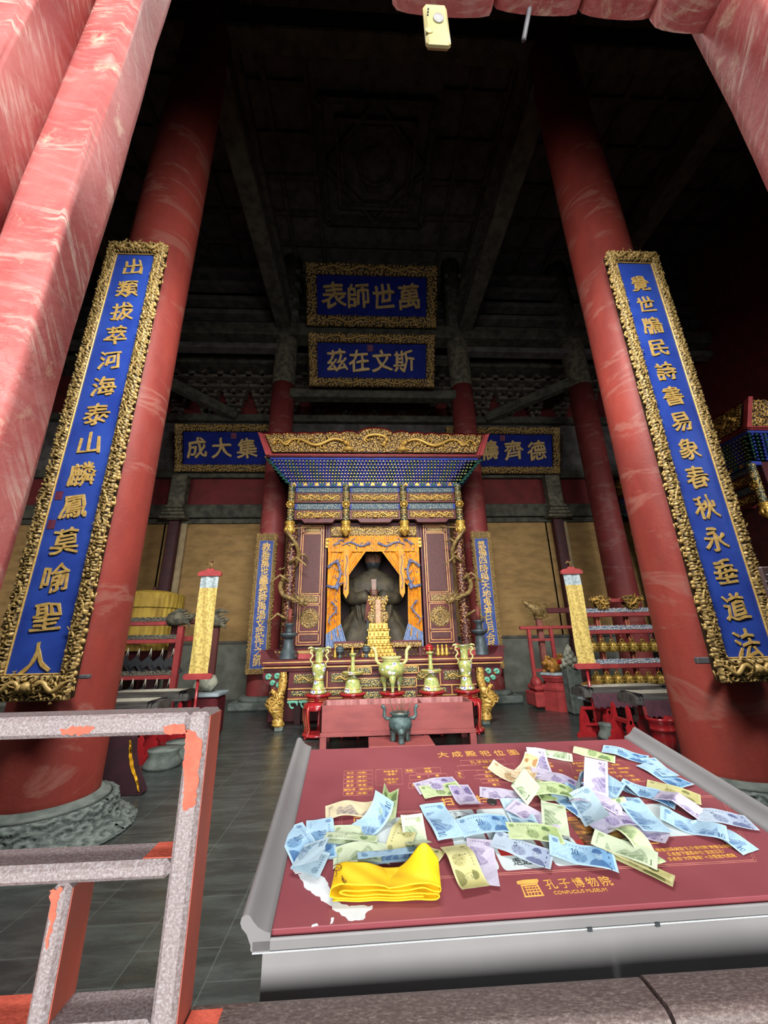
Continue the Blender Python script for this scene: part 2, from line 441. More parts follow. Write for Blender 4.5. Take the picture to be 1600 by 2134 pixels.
    def grid(s, P, m=0, smooth=True, a=1.0, wrap=False):
        P = np.asarray(P, float); nu, nv = P.shape[:2]
        fs = [(i * nv + j, (i + 1) * nv + j, (i + 1) * nv + j + 1, i * nv + j + 1) for i in range(nu - 1) for j in range(nv - 1)]
        if wrap: fs += [((nu - 1) * nv + j, j, j + 1, (nu - 1) * nv + j + 1) for j in range(nv - 1)]
        s.add(P.reshape(-1, 3), fs, m, smooth, a if np.ndim(a) == 0 else np.asarray(a).reshape(-1))
    def relief(s, O, U, V, N, w, h, cell, amp, seed=0, m=0, res=None, edge=0.0, power=1.0, base=0.0, rag=0.0):
        """carved scroll relief on a w x h rectangle, standing amp proud of it"""
        res = res or cell / 6.5
        nu = max(4, int(w / res)); nv = max(4, int(h / res))
        u = np.linspace(0, w, nu); v = np.linspace(0, h, nv)
        uu, vv = np.meshgrid(u, v, indexing='ij')
        hh = swirl(uu, vv, cell, seed) ** power
        mask = np.ones_like(hh); mask[0] = mask[-1] = 0; mask[:, 0] = 0; mask[:, -1] = 0
        O = np.asarray(O, float); U = np.asarray(U, float); V = np.asarray(V, float); N = np.asarray(N, float)
        z = base + amp * hh; z[mask == 0] = 0
        du = 0
        P = O + U * uu[..., None] + V * vv[..., None] + N * z[..., None]
        s.grid(P, m, True, hh)
    def build(s, name, mats, parent=None, world=True):
        me = bpy.data.meshes.new(name)
        vs = np.concatenate(s.v) if s.v else np.zeros((0, 3))
        if parent is not None and world and parent.name in ROOT:
            vs = vs - ROOT[parent.name]
        me.from_pydata(vs.tolist(), [], s.f)
        if not isinstance(mats, (list, tuple)): mats = [mats]
        for x in mats: me.materials.append(M[x] if isinstance(x, str) else x)
        me.polygons.foreach_set('material_index', s.mi)
        me.polygons.foreach_set('use_smooth', s.sm)
        al = np.concatenate(s.a)
        if al.size:
            at = me.attributes.new('relief', 'FLOAT', 'POINT'); at.data.foreach_set('value', al.astype(np.float32))
        if s.vc is not None:
            at = me.color_attributes.new('print', 'FLOAT_COLOR', 'POINT')
            at.data.foreach_set('color', np.asarray(s.vc, np.float32).reshape(-1))
        me.update()
        o = bpy.data.objects.new(name, me); COL.objects.link(o)
        if parent is not None:
            o.parent = parent
            if parent.name in ROOT and parent.type == 'EMPTY': ROOT[o.name] = ROOT[parent.name]
            elif parent.name in ROOT: ROOT[o.name] = ROOT[parent.name]
        return o

def swirl(u, v, cell, seed):
    """height field 0..1 of packed scrolls: every cell holds its own spiral"""
    r = np.random.default_rng(int(seed) * 7919 + 13)
    W, Hh = u.max() + cell, v.max() + cell
    nx, ny = int(W / cell) + 2, max(1, int(Hh / cell) + 1)
    gx, gy = np.meshgrid(np.arange(nx), np.arange(ny), indexing='ij')
    cx = (gx - .25 + .5 * r.random(gx.shape) + .5 * (gy % 2)).ravel() * cell
    cy = (gy - .0 + .5 * r.random(gx.shape)).ravel() * cell
    ph = r.random(cx.size) * 6.28; sg = np.where(r.random(cx.size) > .5, 1, -1)
    best = np.full(u.shape, 1e9); out = np.zeros(u.shape)
    for i in range(cx.size):
        dx, dy = u - cx[i], v - cy[i]; d = np.hypot(dx, dy)
        near = d < best
        if not near.any(): continue
        hgt = .5 + .5 * np.sin(d / cell * 15.0 + sg[i] * np.arctan2(dy, dx) + ph[i])
        dome = np.clip(1 - .55 * d / cell, .25, 1)
        out = np.where(near, np.clip(hgt, 0, 1) * dome, out)
        best = np.where(near, d, best)
    return np.clip(out * 1.1, 0, 1)

# ------------------------------------------------------------------ lettering
_G = {}
def glyph(s, bold):
    key = (s, bold)
    if key in _G: return _G[key]
    cu = bpy.data.curves.new('g', 'FONT'); cu.body = s; cu.size = 1.0; cu.resolution_u = 3
    cu.offset = bold; cu.extrude = .5; cu.align_x = 'CENTER'
    ob = bpy.data.objects.new('g', cu); COL.objects.link(ob)
    dg = bpy.context.evaluated_depsgraph_get()
    me = bpy.data.meshes.new_from_object(ob.evaluated_get(dg), depsgraph=dg)
    vs = np.empty(len(me.vertices) * 3); me.vertices.foreach_get('co', vs)
    fs = [tuple(p.vertices) for p in me.polygons]
    bpy.data.objects.remove(ob); bpy.data.curves.remove(cu); bpy.data.meshes.remove(me)
    vs = vs.reshape(-1, 3)
    _G[key] = (vs, fs); return _G[key]
def write(mb, s, c, size, U, V, N, bold=.0, depth=.004, m=0, brush=0.0, sx=1.0):
    """lettering centred at c; brush > 0 gives the slant and swelling of brush strokes"""
    vs, fs = glyph(s, 0.0)
    if len(vs) == 0: return
    vs = vs.copy()
    mid = (vs.max(0) + vs.min(0)) / 2; x = vs[:, 0] - mid[0]; y = vs[:, 1] - (mid[1] if len(s) == 1 else .36)
    if brush:
        y2 = y + brush * .13 * x + brush * .03 * np.sin(x * 9 + 1.3 * y)
        x2 = x * (1 - .12 * brush * (y > .1) * 1.0) + brush * .03 * np.sin(y * 10 + 1.0) - brush * .06 * y
        x, y = x2, y2
    offs = ((0, 0),) if not bold else ((0, 0), (bold, 0), (-bold, 0), (0, bold), (0, -bold), (bold * .7, bold * .7), (-bold * .7, -bold * .7))
    if bold and size < .05: offs = ((0, 0), (bold, bold * .4))
    for k, (ox_, oy_) in enumerate(offs):
        P = np.asarray(c, float) + np.outer((x + ox_) * size * sx, U) + np.outer((y + oy_) * size, V) + np.outer((vs[:, 2] + .5) * depth * (1 + .02 * k), N)
        mb.add(P, fs, m)

# ------------------------------------------------------------------ naming
def tag(o, label=None, cat=None, group=None, kind=None):
    if label: o['label'] = label
    if cat: o['category'] = cat
    if group: o['group'] = group
    if kind: o['kind'] = kind
    return o
def thing(name, loc, label, cat, group=None, rz=0.0):
    o = bpy.data.objects.new(name, None); COL.objects.link(o)
    o.empty_display_size = .1
    o.location = loc; o.rotation_euler = (0, 0, rz)
    ROOT[o.name] = np.array(loc, float)
    return tag(o, label, cat, group)
def copy_tree(o, parent=None):
    c = o.copy(); COL.objects.link(c)
    if parent is not None: c.parent = parent
    for ch in list(KIDS(o)): copy_tree(ch, c)
    return c
def KIDS(o): return [x for x in o.children]
def structure(mb, name, mats, parent=None):
    o = mb.build(name, mats, parent)
    o['kind'] = 'structure'
    return o
X_, Y_, Z_ = V3(1, 0, 0), V3(0, 1, 0), V3(0, 0, 1)
NY = V3(0, -1, 0)

def dragon(mb, pts, r, m=0, n=7, head=True, spikes=True, legs=True, a=1.0, N=NY):
    P = np.asarray(pts, float)
    # smooth the path
    t = np.linspace(0, 1, len(P)); tt = np.linspace(0, 1, len(P) * 6)
    Q = np.array([np.interp(tt, t, P[:, k]) for k in range(3)]).T
    for _ in range(3):
        Q[1:-1] = (Q[:-2] + 2 * Q[1:-1] + Q[2:]) / 4
    rr = r * np.interp(tt, [0, .12, .5, .85, 1], [.75, .9, 1.0, .7, .2])
    mb.tube(Q, rr, n, m, True, a)
    d = unit(Q[0] - Q[4])
    if head:
        mb.blob(Q[0] + d * r * .6, r * 1.45, m, 8, 6, a=a)
        side = unit(np.cross(d, N)); 
        mb.blob(Q[0] + d * r * 2.2 + side * r * .3, (r * .9, r * .9, r * .7), m, 7, 5, a=a)
        mb.blob(Q[0] + d * r * 1.9 - side * r * .7, (r * .7, r * .7, r * .5), m, 7, 5, a=a)
        for s_ in (-1, 1):
            h0 = Q[0] + N * r * .9
            mb.tube([h0, h0 - d * r * 1.6 + side * s_ * r * .9 + N * r * .7, h0 - d * r * 3.2 + side * s_ * r * 1.1 + N * r * .6], [r * .35, r * .25, r * .08], 5, m, True, a)
            mb.tube([Q[0] + d * r * 2, Q[0] + d * r * 2.6 + side * s_ * r * 1.8, Q[0] + d * r * 1.0 + side * s_ * r * 3.0], [r * .2, r * .14, r * .05], 4, m, True, a)
    if legs:
        for f, s_ in ((.25, 1), (.4, -1), (.62, 1), (.75, -1)):
            i = int(f * (len(Q) - 2)); dd = unit(Q[i + 1] - Q[i]); sd = unit(np.cross(dd, N)) * s_
            k = Q[i] + sd * r * 2.3 + dd * r * .8; e = k - dd * r * 1.9 + sd * r * .9
            mb.tube([Q[i], k, e], [r * .6, r * .42, r * .3], 5, m, True, a)
            for q in (-1, 0, 1):
                mb.tube([e, e + sd * r * .9 + dd * q * r * .7 + N * r * .2], [r * .22, r * .06], 4, m, True, a)
# ================================================================== the hall itself
XL, XR, YB, ZC = -11.5, 12.5, 12.6, 15.2
mb = MB(); mb.box((XL, -3.5, -.2), (XR, YB + .3, 0)); structure(mb, 'floor', 'tiles')
mb = MB()
mb.box((XL, YB, 0), (XR, YB + .3, ZC), 0)
mb.box((XL, YB - .06, 0), (XR, YB, 1.56), 1)                      # plaster dado
mb.box((XL, YB - .10, 1.54), (XR, YB, 1.62), 3)
mb.box((XL, YB - .03, 1.6), (XR, YB, 5.36), 2)                    # ochre boards
mb.box((XL, YB - .12, 5.34), (XR, YB, 5.50), 4, .01)
mb.box((XL, YB - .20, 5.52), (XR, YB, 5.98), 4, .02)
mb.box((XL, YB - .05, 5.98), (XR, YB, 6.95), 5)
mb.box((XL, YB - .22, 6.95), (XR, YB, 7.26), 4, .02)
mb.box((XL, YB - .06, 7.26), (XR, YB, 9.2), 6)
mb.box((XL, YB - .28, 9.15), (XR, YB, 9.42), 4, .02)
for k, (z0, z1, d) in enumerate(((11.15, 11.45, .9), (11.6, 11.75, .75), (12.0, 12.15, .6), (12.5, 13.1, 1.0), (13.4, 13.55, .7), (14.0, 14.15, .6), (14.5, 14.65, .5))):
    mb.box((XL, YB - d, z0), (XR, YB, z1), 4 if k in (0, 3) else 6, .02)
structure(mb, 'wall_back', ['maroon_wall', 'grey_wall', 'board', 'wood_dark', 'wood_beam', 'maroon_wall', 'wood_black'])
mb = MB(); mb.box((XL - .3, 0, 0), (XL, YB, ZC)); structure(mb, 'wall_left', 'maroon_wall')
mb = MB(); mb.box((XR, 0, 0), (XR + .3, YB, ZC)); structure(mb, 'wall_right', 'maroon_wall')
mb = MB()
JL, JR = -1.30, 1.93                                              # inner faces of the doorway
for a_, b_, z0, z1 in ((XL, XR, 5.6, ZC), (XL, -10.2, 0, 5.6), (-7.0, JL - .62, 0, 5.6), (JR + .7, 7.6, 0, 5.6), (10.8, XR, 0, 5.6)):
    mb.box((a_, .95, z0), (b_, 1.15, z1))
structure(mb, 'wall_front', 'wood_black')
mb = MB()
mb.box((XL, .9, ZC), (XR, YB + .3, ZC + .3), 0)
for x in np.arange(XL + .6, XR, 1.05):
    if not -1.3 < x < 2.0: mb.box((x - .06, 1.2, ZC - .16), (x + .06, YB, ZC), 1)
for y in np.arange(1.8, YB, 1.05):
    if 5.5 < y < 9.7:
        mb.box((XL, y - .06, ZC - .15), (-1.4, y + .06, ZC), 1); mb.box((2.1, y - .06, ZC - .15), (XR, y + .06, ZC), 1)
    else: mb.box((XL, y - .06, ZC - .15), (XR, y + .06, ZC), 1)
structure(mb, 'ceiling', ['wood_black', 'wood_dark'])
mb = MB()                                                          # square well with a turned square and an octagon inside
cc = V3(.36, 7.75, ZC - .12); hw = 1.55
def ring_beams(pts, w, t, m, z):
    for p, q in zip(pts, pts[1:] + pts[:1]):
        mb.beam((cc[0] + p[0], cc[1] + p[1], z), (cc[0] + q[0], cc[1] + q[1], z), w, t, m)
sq = [(-hw, -hw), (hw, -hw), (hw, hw), (-hw, hw)]
ring_beams(sq, .14, .3, 0, ZC - .15)
ring_beams([(x * .72, y * .72) for x, y in sq], .09, .2, 1, ZC - .12)
ring_beams([(0, -hw), (hw, 0), (0, hw), (-hw, 0)], .09, .2, 0, ZC - .1)
oc = [(1.08 * math.cos(math.pi / 8 + k * math.pi / 4), 1.08 * math.sin(math.pi / 8 + k * math.pi / 4)) for k in range(8)]
ring_beams(oc, .08, .2, 1, ZC - .12)
dragon(mb, [(cc[0] + .5 * math.cos(t), cc[1] + .5 * math.sin(t), ZC - .1) for t in np.linspace(0, 5, 12)], .06, 1, N=V3(0, 0, -1))
structure(mb, 'trim_1', ['wood_beam', 'wood_dark'])
# roof beams running between the rows of columns
mb = MB()
CXL, CXR = -2.90, 3.62
for x in (CXL + .15, CXR - .1):
    mb.box((x - .24, 4.3, 11.7), (x + .24, 11, 12.35), 0, .04); mb.box((x - .16, 4.3, 13.2), (x + .16, 11, 13.5), 0, .03)
for x in (-7.05, 7.46):
    mb.box((x - .22, 1.2, 11.7), (x + .22, 12.4, 12.3), 0, .04)
mb.box((-2.6, 10.75, 9.10), (3.2, 11.1, 9.42), 0, .03)
for x0, x1 in ((XL, -2.9), (3.5, XR)): mb.box((x0, 10.75, 11.0), (x1, 11.1, 11.2), 1, .02)
for z in (12.4, 13.0, 13.7, 14.3): mb.box((XL, 10.7, z), (-2.3, 11.1, z + .18), 1, .02); mb.box((3.0, 10.7, z), (XR, 11.1, z + .18), 1, .02)
mb.box((XL, 10.6, 11.45), (XR, 11.2, 11.95), 0, .04)
mb.box((XL, 4.1, 12.6), (XR, 4.5, 13.3), 0, .03)
for (x0, x1) in ((-6.9, -4.6), (3.9, 7.3)):                         # raking struts above the side bays
    s_ = -1 if x0 < 0 else 1
    mb.beam((x0 if s_ < 0 else x1, 11, 10.0), ((x1 if s_ < 0 else x0 + .6), 12.3, 9.3), .3, .34, 0, .03)
structure(mb, 'trim_2', ['wood_beam', 'wood_black'])

# ------------------------------------------------------------------ columns
def column(name, x, y, r, red_top, label, m='lacquer', base='round', h=ZC):
    t = thing(name, (x, y, 0), label, 'column', 'red lacquered hall columns')
    mb = MB(); n = 56
    zs = [.30, .34, .6, 2, 4, 6, 8, red_top]
    mb.lathe([(r * .985, .28)] + [(r * (1.0 + .012 * math.sin(z * .9)) * (1 - .006 * z), z) for z in zs], (x, y, 0), n)
    mb.build('shaft', m, t)
    if red_top < h - .5:
        mb = MB(); mb.lathe([(r * .93, red_top), (r * .96, red_top + .05), (r * .96, red_top + 1.7), (r * .99, red_top + 1.75), (r * .99, red_top + 1.95), (r * .92, red_top + 2.0), (r * .92, h)], (x, y, 0), n)
        mb.build('painted_capital', 'wood_cap', t)
    mb = MB()
    if base == 'round':
        mb.lathe([(r * 1.0, .30), (r * 1.07, .30), (r * 1.10, .275), (r * 1.18, .275), (r * 1.24, .25)], (x, y, 0), 64, 1)
        nu, nv = 260, 34
        th = np.linspace(0, 2 * np.pi, nu); s_ = np.linspace(0, 1, nv)
        T, S = np.meshgrid(th, s_, indexing='ij')
        hh = .6 * swirl(T * r * 1.6, S * .62, .23, 5 + int(abs(x) * 3)) + .4 * swirl(T * r * 1.6, S * .62, .10, 8); hh[:, 0] *= 0; 
        prof_r = np.interp(S, [0, .12, .45, .62, .8, 1], [r * 1.24, r * 1.33, r * 1.40, r * 1.47, r * 1.60, r * 1.78])
        prof_z = np.interp(S, [0, .12, .45, .62, .8, 1], [.25, .235, .12, .075, .04, .005])
        R = prof_r + .03 * hh
        mb.grid(np.stack([x + R * np.cos(T), y + R * np.sin(T), prof_z + .012 * hh], -1), 0, True, hh)
        mb.build('carved_base', ['stone_relief', 'stone'], t)
    else:
        mb.box((x - r * 1.7, y - r * 1.5, 0), (x + r * 1.7, y + r * 1.5, .18), 0, .03)
        mb.lathe([(r * 1.45, .18), (r * 1.4, .26), (r * 1.1, .30), (r, .30)], (x, y, 0), 40, 0)
        mb.build('stone_base', 'stone', t)
    return t
column('hall_column', CXL - .04, 4.3, .425, ZC, 'huge red column behind the long blue couplet board beside the metal barrier')
column('hall_column', CXR + .08, 4.3, .425, ZC, 'huge red column carrying the couplet board that ends beside the red bucket')
column('hall_column', -2.68, 11, .385, 9.62, 'slimmer dark red column behind the shrine on the drum canopy side', 'lacquer_back', 'square')
column('hall_column', 3.30, 11, .385, 9.62, 'slimmer dark red column behind the shrine on the bell rack side', 'lacquer_back', 'square')
column('hall_column', 7.46, 11, .40, 9.7, 'dark red rear column rising behind the rack of brass bells', 'lacquer_back', 'square')
column('hall_column', -7.05, 11, .40, 9.7, 'dark red rear column half hidden behind the yellow drum canopy', 'lacquer_back', 'square')

# slender timber posts in the back wall
def wall_post(x, label):
    t = thing('wall_post', (x, YB - .1, 0), label, 'post', 'slender posts of the back wall')
    mb = MB(); mb.box((x - .17, YB - .30, 1.5), (x + .17, YB - .04, 5.4), 0, .03); mb.box((x - .2, YB - .32, 0), (x + .2, YB - .04, 1.5), 0, .03)
    mb.build('shaft', 'deep_maroon', t)
    mb = MB()
    for s_ in (-1, 1): mb.box((x + s_ * .17, YB - .12, 1.62), (x + s_ * .36, YB - .03, 5.34), 0)
    mb.build('edge_strip', 'cream_trim', t)
    mb = MB(); mb.box((x - .26, YB - .42, 5.4), (x + .26, YB - .05, 7.0), 0, .05)
    for k in range(4): mb.box((x - .42 + .05 * k, YB - .5, 5.42 + .12 * k), (x + .42 - .05 * k, YB - .1, 5.52 + .12 * k), 0, .03)
    mb.build('painted_capital', 'wood_cap', t)
wall_post(-6.22, 'slender maroon wall post above the yellow drum canopy')
wall_post(6.62, 'slender maroon wall post behind the yellow banner by the bells')

# bracket clusters under the roof above the back wall: one built, the rest copied
def roof_bracket(x):
    t = thing('roof_bracket', (x, YB - .1, 9.42), 'dark timber bracket cluster under the roof beam above the back wall', 'bracket', 'dark bracket clusters above the back wall')
    mb = MB()
    for k in range(5):
        w = .16 + .115 * k; z = 9.46 + .33 * k; d = .18 + .10 * k
        mb.box((x - w, YB - d, z), (x + w, YB - .05, z + .12), 0, .02)
        mb.box((x - .06, YB - d - .16, z + .06), (x + .06, YB - .05, z + .2), 0, .02)
        for q in (-1, 0, 1):
            mb.box((x + q * w * .9 - .07, YB - d - .03, z + .13), (x + q * w * .9 + .07, YB - .05, z + .25), 0, .025)
        mb.tube([(x, YB - d, z + .08), (x, YB - d - .24, z + .02), (x, YB - d - .34, z - .09)], [.06, .05, .02], 6)
    mb.build('stacked_arms', 'wood_bracket', t)
    return t
rb = roof_bracket(-7.8)
for k in range(1, 17):
    c = copy_tree(rb); c.location.x = -7.8 + k * 1.02

# ------------------------------------------------------------------ doorway
def jamb(name, x0, x1, y0, y1, z1, r=.05):
    mb = MB()
    pts = []
    for cx_, cy_, a0 in ((x1 - r, y1 - r, 0), (x0 + r, y1 - r, 90), (x0 + r, y0 + r, 180), (x1 - r, y0 + r, 270)):
        for q in range(5):
            a_ = math.radians(a0 + q * 22.5); pts.append((cx_ + r * math.cos(a_), cy_ + r * math.sin(a_)))
    zs = np.linspace(0, z1, 40); n = len(pts)
    P = np.array([[(px + .006 * math.sin(z * 3.1 + i), py + .006 * math.cos(z * 2.3 + i * 2), z) for z in zs] for i, (px, py) in enumerate(pts)])
    mb.grid(P, 0, True, wrap=True)
    return structure(mb, name, 'jamb')
jamb('door_1', -1.49, -1.245, 1.2, 1.41, 5.75, .035)
jamb('trim_3', -1.95, -1.49, .985, 1.26, 5.75, .03)
jamb('trim_4', -2.45, -1.80, .80, 1.0, 5.75, .05)
jamb('door_2', JR, JR + .50, .86, 1.205, 5.75, .06)
jamb('trim_5', JR + .34, JR + .9, .70, .9, 5.75, .05)
# lobed boards of the lintel
mb = MB(); mb.box((JL - .5, .86, 5.35), (JR + .7, 1.2, 5.75), 0, .03)
structure(mb, 'trim_6', 'jamb')
def lobe(x0, x1, z, zt=5.4, y0=1.0, y1=1.14):
    mb = MB(); pts = [(x0, zt), (x0, z + .10)]
    for q in np.linspace(0, 1, 9):
        a_ = math.pi * q
        pts.append(((x0 + x1) / 2 - (x1 - x0) / 2 * math.cos(a_), z + .10 - .10 * math.sin(a_) ** .6))
    pts += [(x1, z + .10), (x1, zt)]
    mb.prism(pts, (0, y0, 0), X_, Z_, Y_, y1 - y0, 0)
    o = mb.build('lintel_board', 'jamb'); return o
def zat(px, py, y=1.1): return at_y(px, py, y)
for a_, b_, lab in ((((820, 6), (1032, 12)), None, 'pale lobed board of the door lintel above the cream sensor'),
                    (((1034, 4), (1215, 6)), None, 'lobed lintel board above the hanging grey rod'),
                    (((1217, 14), (1373, 24)), None, 'red and white lobed lintel board, middle of three'),
                    (((1375, 44), (1500, 48)), None, 'round-ended lintel board touching the door jamb by the bell side')):
    p, q = zat(*a_[0]), zat(*a_[1])
    o = lobe(p[0], q[0], p[2]); tag(o, lab, 'lintel board', 'lobed boards of the door lintel')
p = zat(905, 45, 1.1)
t = thing('sensor_box', (p[0], 1.06, p[2]), 'cream plastic sensor with a round grey lens hanging under the lintel', 'sensor')
pa, pb, pc = zat(884, 10, 1.06), zat(934, 13, 1.06), zat(904, 84, 1.06)
w_, h_ = pb[0] - pa[0], pa[2] - pc[2]
mb = MB(); mb.box((p[0] - w_ / 2, 1.06, pc[2]), (p[0] + w_ / 2, 1.10, pa[2] + .02), 0, .014); mb.build('housing', 'device', t)
mb = MB(); q = zat(913, 40, 1.06); mb.lathe([(.034, 0), (.034, .006), (.030, .008), (.0, .012)], (0, 0, 0), 28)
o = mb.build('round_lens', 'device_lens', t, False); o.location = (q[0] - p[0], -.001, q[2] - p[2]); o.rotation_euler = (math.pi / 2, 0, 0); o.scale = (.8, 1.25, 1)
mb = MB(); q = zat(894, 65, 1.06); mb.lathe([(.019, 0), (.019, .004), (.017, .005), (.007, .005), (.006, .010), (.0, .010)], (0, 0, 0), 22)
o = mb.build('button', 'device', t, False); o.location = (q[0] - p[0], -.001, q[2] - p[2]); o.rotation_euler = (math.pi / 2, 0, 0); o.scale = (1, 1.25, 1)
mb = MB()
for k in range(3):
    q = zat(892 - .5 * k, 20 + 6 * k, 1.06); mb.cbox((q[0], 1.058, q[2]), (.004, .002, .006))
mb.build('indicator_marks', 'print_dark', t)
mb = MB(); mb.tube([zat(1118, -60, 1.12), zat(1091, 83, 1.12)], .013, 8, 0)
tag(mb.build('hanging_rod', 'rod_grey'), 'thin grey metal rod hanging slanted below the lintel', 'rod')

# ------------------------------------------------------------------ hanging boards with lettering
def ragged(mb, p, q, out, N, r, seed, step=.075, a=.75):
    """lumps and claws that break up the outer edge of a carved frame"""
    rr = np.random.default_rng(seed); p = np.array(p, float); q = np.array(q, float); L = np.linalg.norm(q - p); d = (q - p) / L
    for s_ in np.arange(step / 2, L, step):
        k = rr.uniform(.55, 1.15)
        c = p + d * (s_ + rr.uniform(-.02, .02)) + out * rr.uniform(-.012, .014) + N * .025
        mb.blob(c, (r * k, r * k * .8, r * k), 0, 8, 5, a=rr.uniform(.55, 1.0))
        if rr.random() < .35:
            mb.tube([c, c + out * r * 1.3 + d * r * rr.uniform(-1.5, 1.5), c + out * r * .8 + d * r * rr.uniform(-2.6, 2.6)], [r * .45, r * .35, r * .12], 5, 0, True, .95)

def couplet(x0, x1, z0, z1, y, text, fw, ft, fb, size, label, group, dim=False, amp=.04, blue='blue', tm='gold_text', seals=(), inner=True, ztop=None, zbot=None):
    cx_ = (x0 + x1) / 2
    t = thing('couplet_board', (cx_, y, z0), label, 'couplet board', group)
    k = (x1 - x0) / .7
    mb = MB(); mb.box((x0 + fw * .3, y - .035 * k, z0 + .04), (x1 - fw * .3, y + .05 * k, z1 - .04), 0, .008); mb.build('blue_field', blue, t)
    mb = MB(); N = NY; yf = y - .03 * k; c_ = .066 * k
    res = None
    mb.relief((x0, yf, z0), X_, Z_, N, fw, z1 - z0, c_, amp, 3, 0, c_ / 7, base=.02 * k)
    mb.relief((x1 - fw, yf, z0), X_, Z_, N, fw, z1 - z0, c_, amp, 4, 0, c_ / 7, base=.02 * k)
    mb.relief((x0, yf - .004, z1 - ft), X_, Z_, N, x1 - x0, ft, c_, amp * 1.1, 5, 0, c_ / 7, base=.02 * k)
    mb.relief((x0, yf - .004, z0), X_, Z_, N, x1 - x0, fb, c_ * 1.2, amp * 1.1, 6, 0, c_ / 7, base=.02 * k)
    mb.box((x0 + .01 * k, y - .03 * k, z0 + .01), (x0 + fw - .01 * k, y + .05 * k, z1 - .01), 0, .01, a=.1)
    mb.box((x1 - fw + .01 * k, y - .03 * k, z0 + .01), (x1 - .01 * k, y + .05 * k, z1 - .01), 0, .01, a=.1)
    mb.box((x0 + .01, y - .03 * k, z1 - ft), (x1 - .01, y + .05 * k, z1 - .01), 0, .01, a=.1); mb.box((x0 + .01, y - .03 * k, z0 + .01), (x1 - .01, y + .05 * k, z0 + fb), 0, .01, a=.1)
    r_ = .024 * k
    st = .05 * k
    ragged(mb, (x0, y, z0 + .05), (x0, y, z1), -X_, N, r_, 11, st); ragged(mb, (x1, y, z0 + .05), (x1, y, z1), X_, N, r_, 12, st)
    ragged(mb, (x0, y, z1), (x1, y, z1), Z_, N, r_ * 1.2, 13, st)
    if inner:
        # dragons climbing the long sides and a pair at the top and the foot
        for s_, xs in ((1, x0 + fw / 2), (-1, x1 - fw / 2)):
            for j in range(5):
                zz = z0 + fb + (z1 - z0 - ft - fb) * (j + .12) / 5; L = (z1 - z0) / 6.4
                dragon(mb, [(xs + s_ * fw * .30 * math.sin(q * 13 + j), y - .066 * k, zz + L * .8 * (1 - q)) for q in np.linspace(0, 1, 15)], .013 * k, 0, 6, a=1.0)
        for s_ in (-1, 1):
            dragon(mb, [(cx_ + s_ * (.05 * k + q * (x1 - x0) * .40), y - .085 * k, z1 - ft * .5 + ft * .24 * math.sin(q * 9)) for q in np.linspace(0, 1, 8)], .022 * k, 0, 6, a=1.0)
            dragon(mb, [(cx_ + s_ * (.06 * k + q * (x1 - x0) * .40), y - .085 * k, z0 + fb * .55 + fb * .2 * math.sin(q * 8)) for q in np.linspace(0, 1, 8)], .024 * k, 0, 6, a=1.0)
        mb.blob((cx_, y - .08 * k, z0 + fb * .55), .045 * k, 0, 12, 8, a=.7); mb.blob((cx_, y - .08 * k, z1 - ft * .4), .04 * k, 0, 12, 8, a=.8)
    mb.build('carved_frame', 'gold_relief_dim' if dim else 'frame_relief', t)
    mb = MB(); b = .011 * k; i0, i1, j0, j1 = x0 + fw, x1 - fw, z0 + fb, z1 - ft
    for lo, hi in (((i0, 0, j0), (i0 + b, 0, j1)), ((i1 - b, 0, j0), (i1, 0, j1)), ((i0, 0, j0), (i1, 0, j0 + b)), ((i0, 0, j1 - b), (i1, 0, j1))):
        mb.box((lo[0], y - .05 * k, lo[2]), (hi[0], y - .02 * k, hi[2]), 0, .003 * k)
    mb.build('gold_bead', tm, t)
    mb = MB(); n = len(text)
    za = ztop if ztop else z1 - ft - size * .75; zb = zbot if zbot else z0 + fb + size * .75
    for i, ch in enumerate(text):
        write(mb, ch, ((i0 + i1) / 2, y - .035 * k, za + (zb - za) * i / (n - 1)), size, X_, Z_, N, .014, .008 * k, 0, 1.0)
    mb.build('lettering', tm, t)
    if seals:
        for (sx_, sz) in seals:
            mb = MB(); mb.box((sx_ - .035, y - .038 * k, sz - .045), (sx_ + .035, y - .03 * k, sz + .045)); mb.build('red_seal', 'seal', t)
    return t
zs = lambda px, py, Y=3.72: at_y(px, py, Y)[2]
GRP = 'long blue couplet boards on the front columns'
couplet(-3.22, -2.53, 1.15, 6.45, 3.78, '出類拔萃河海泰山麟鳳莫喻聖人', .105, .17, .21, .275, 'long blue couplet board with gold characters on the column beside the metal barrier', GRP,
        seals=((-3.05, 3.02), (-3.05, 2.72)), ztop=zs(275, 553), zbot=zs(70, 1372))
couplet(3.30, 4.01, 1.15, 6.55, 3.78, '覺世牖民詩書易象春秋永垂道法', .105, .17, .21, .275, 'long blue couplet board with gold characters on the column by the bell rack', GRP,
        ztop=zs(1323, 588), zbot=zs(1557, 1342))
mb = MB(); mb.box((3.21, 3.84, 1.31), (3.34, 3.89, 1.37), 0, .008); tag(mb.build('board_bracket', 'rod_grey'), 'small iron bracket holding the foot of the right-hand couplet board', 'bracket')
mb = MB(); mb.box((-2.56, 3.84, 1.31), (-2.47, 3.89, 1.345), 0, .008); tag(mb.build('board_bracket', 'rod_grey'), 'small iron bracket at the foot of the left-hand couplet board', 'bracket')
GRP2 = 'narrow couplet boards beside the shrine'
couplet(-2.96, -2.42, .82, 4.40, 10.45, '教垂萬世繼堯舜禹湯文武作之師', .075, .17, .12, .25, 'narrow blue couplet board left of the shrine, behind the altar horn', GRP2, True, .03, 'blue_dusty', inner=False)
couplet(3.00, 3.54, .82, 4.42, 10.45, '氣備四時與天地鬼神日月合其德', .075, .17, .12, .25, 'narrow blue couplet board right of the shrine, beside the pewter candlestick', GRP2, True, .03, 'blue_dusty', inner=False)

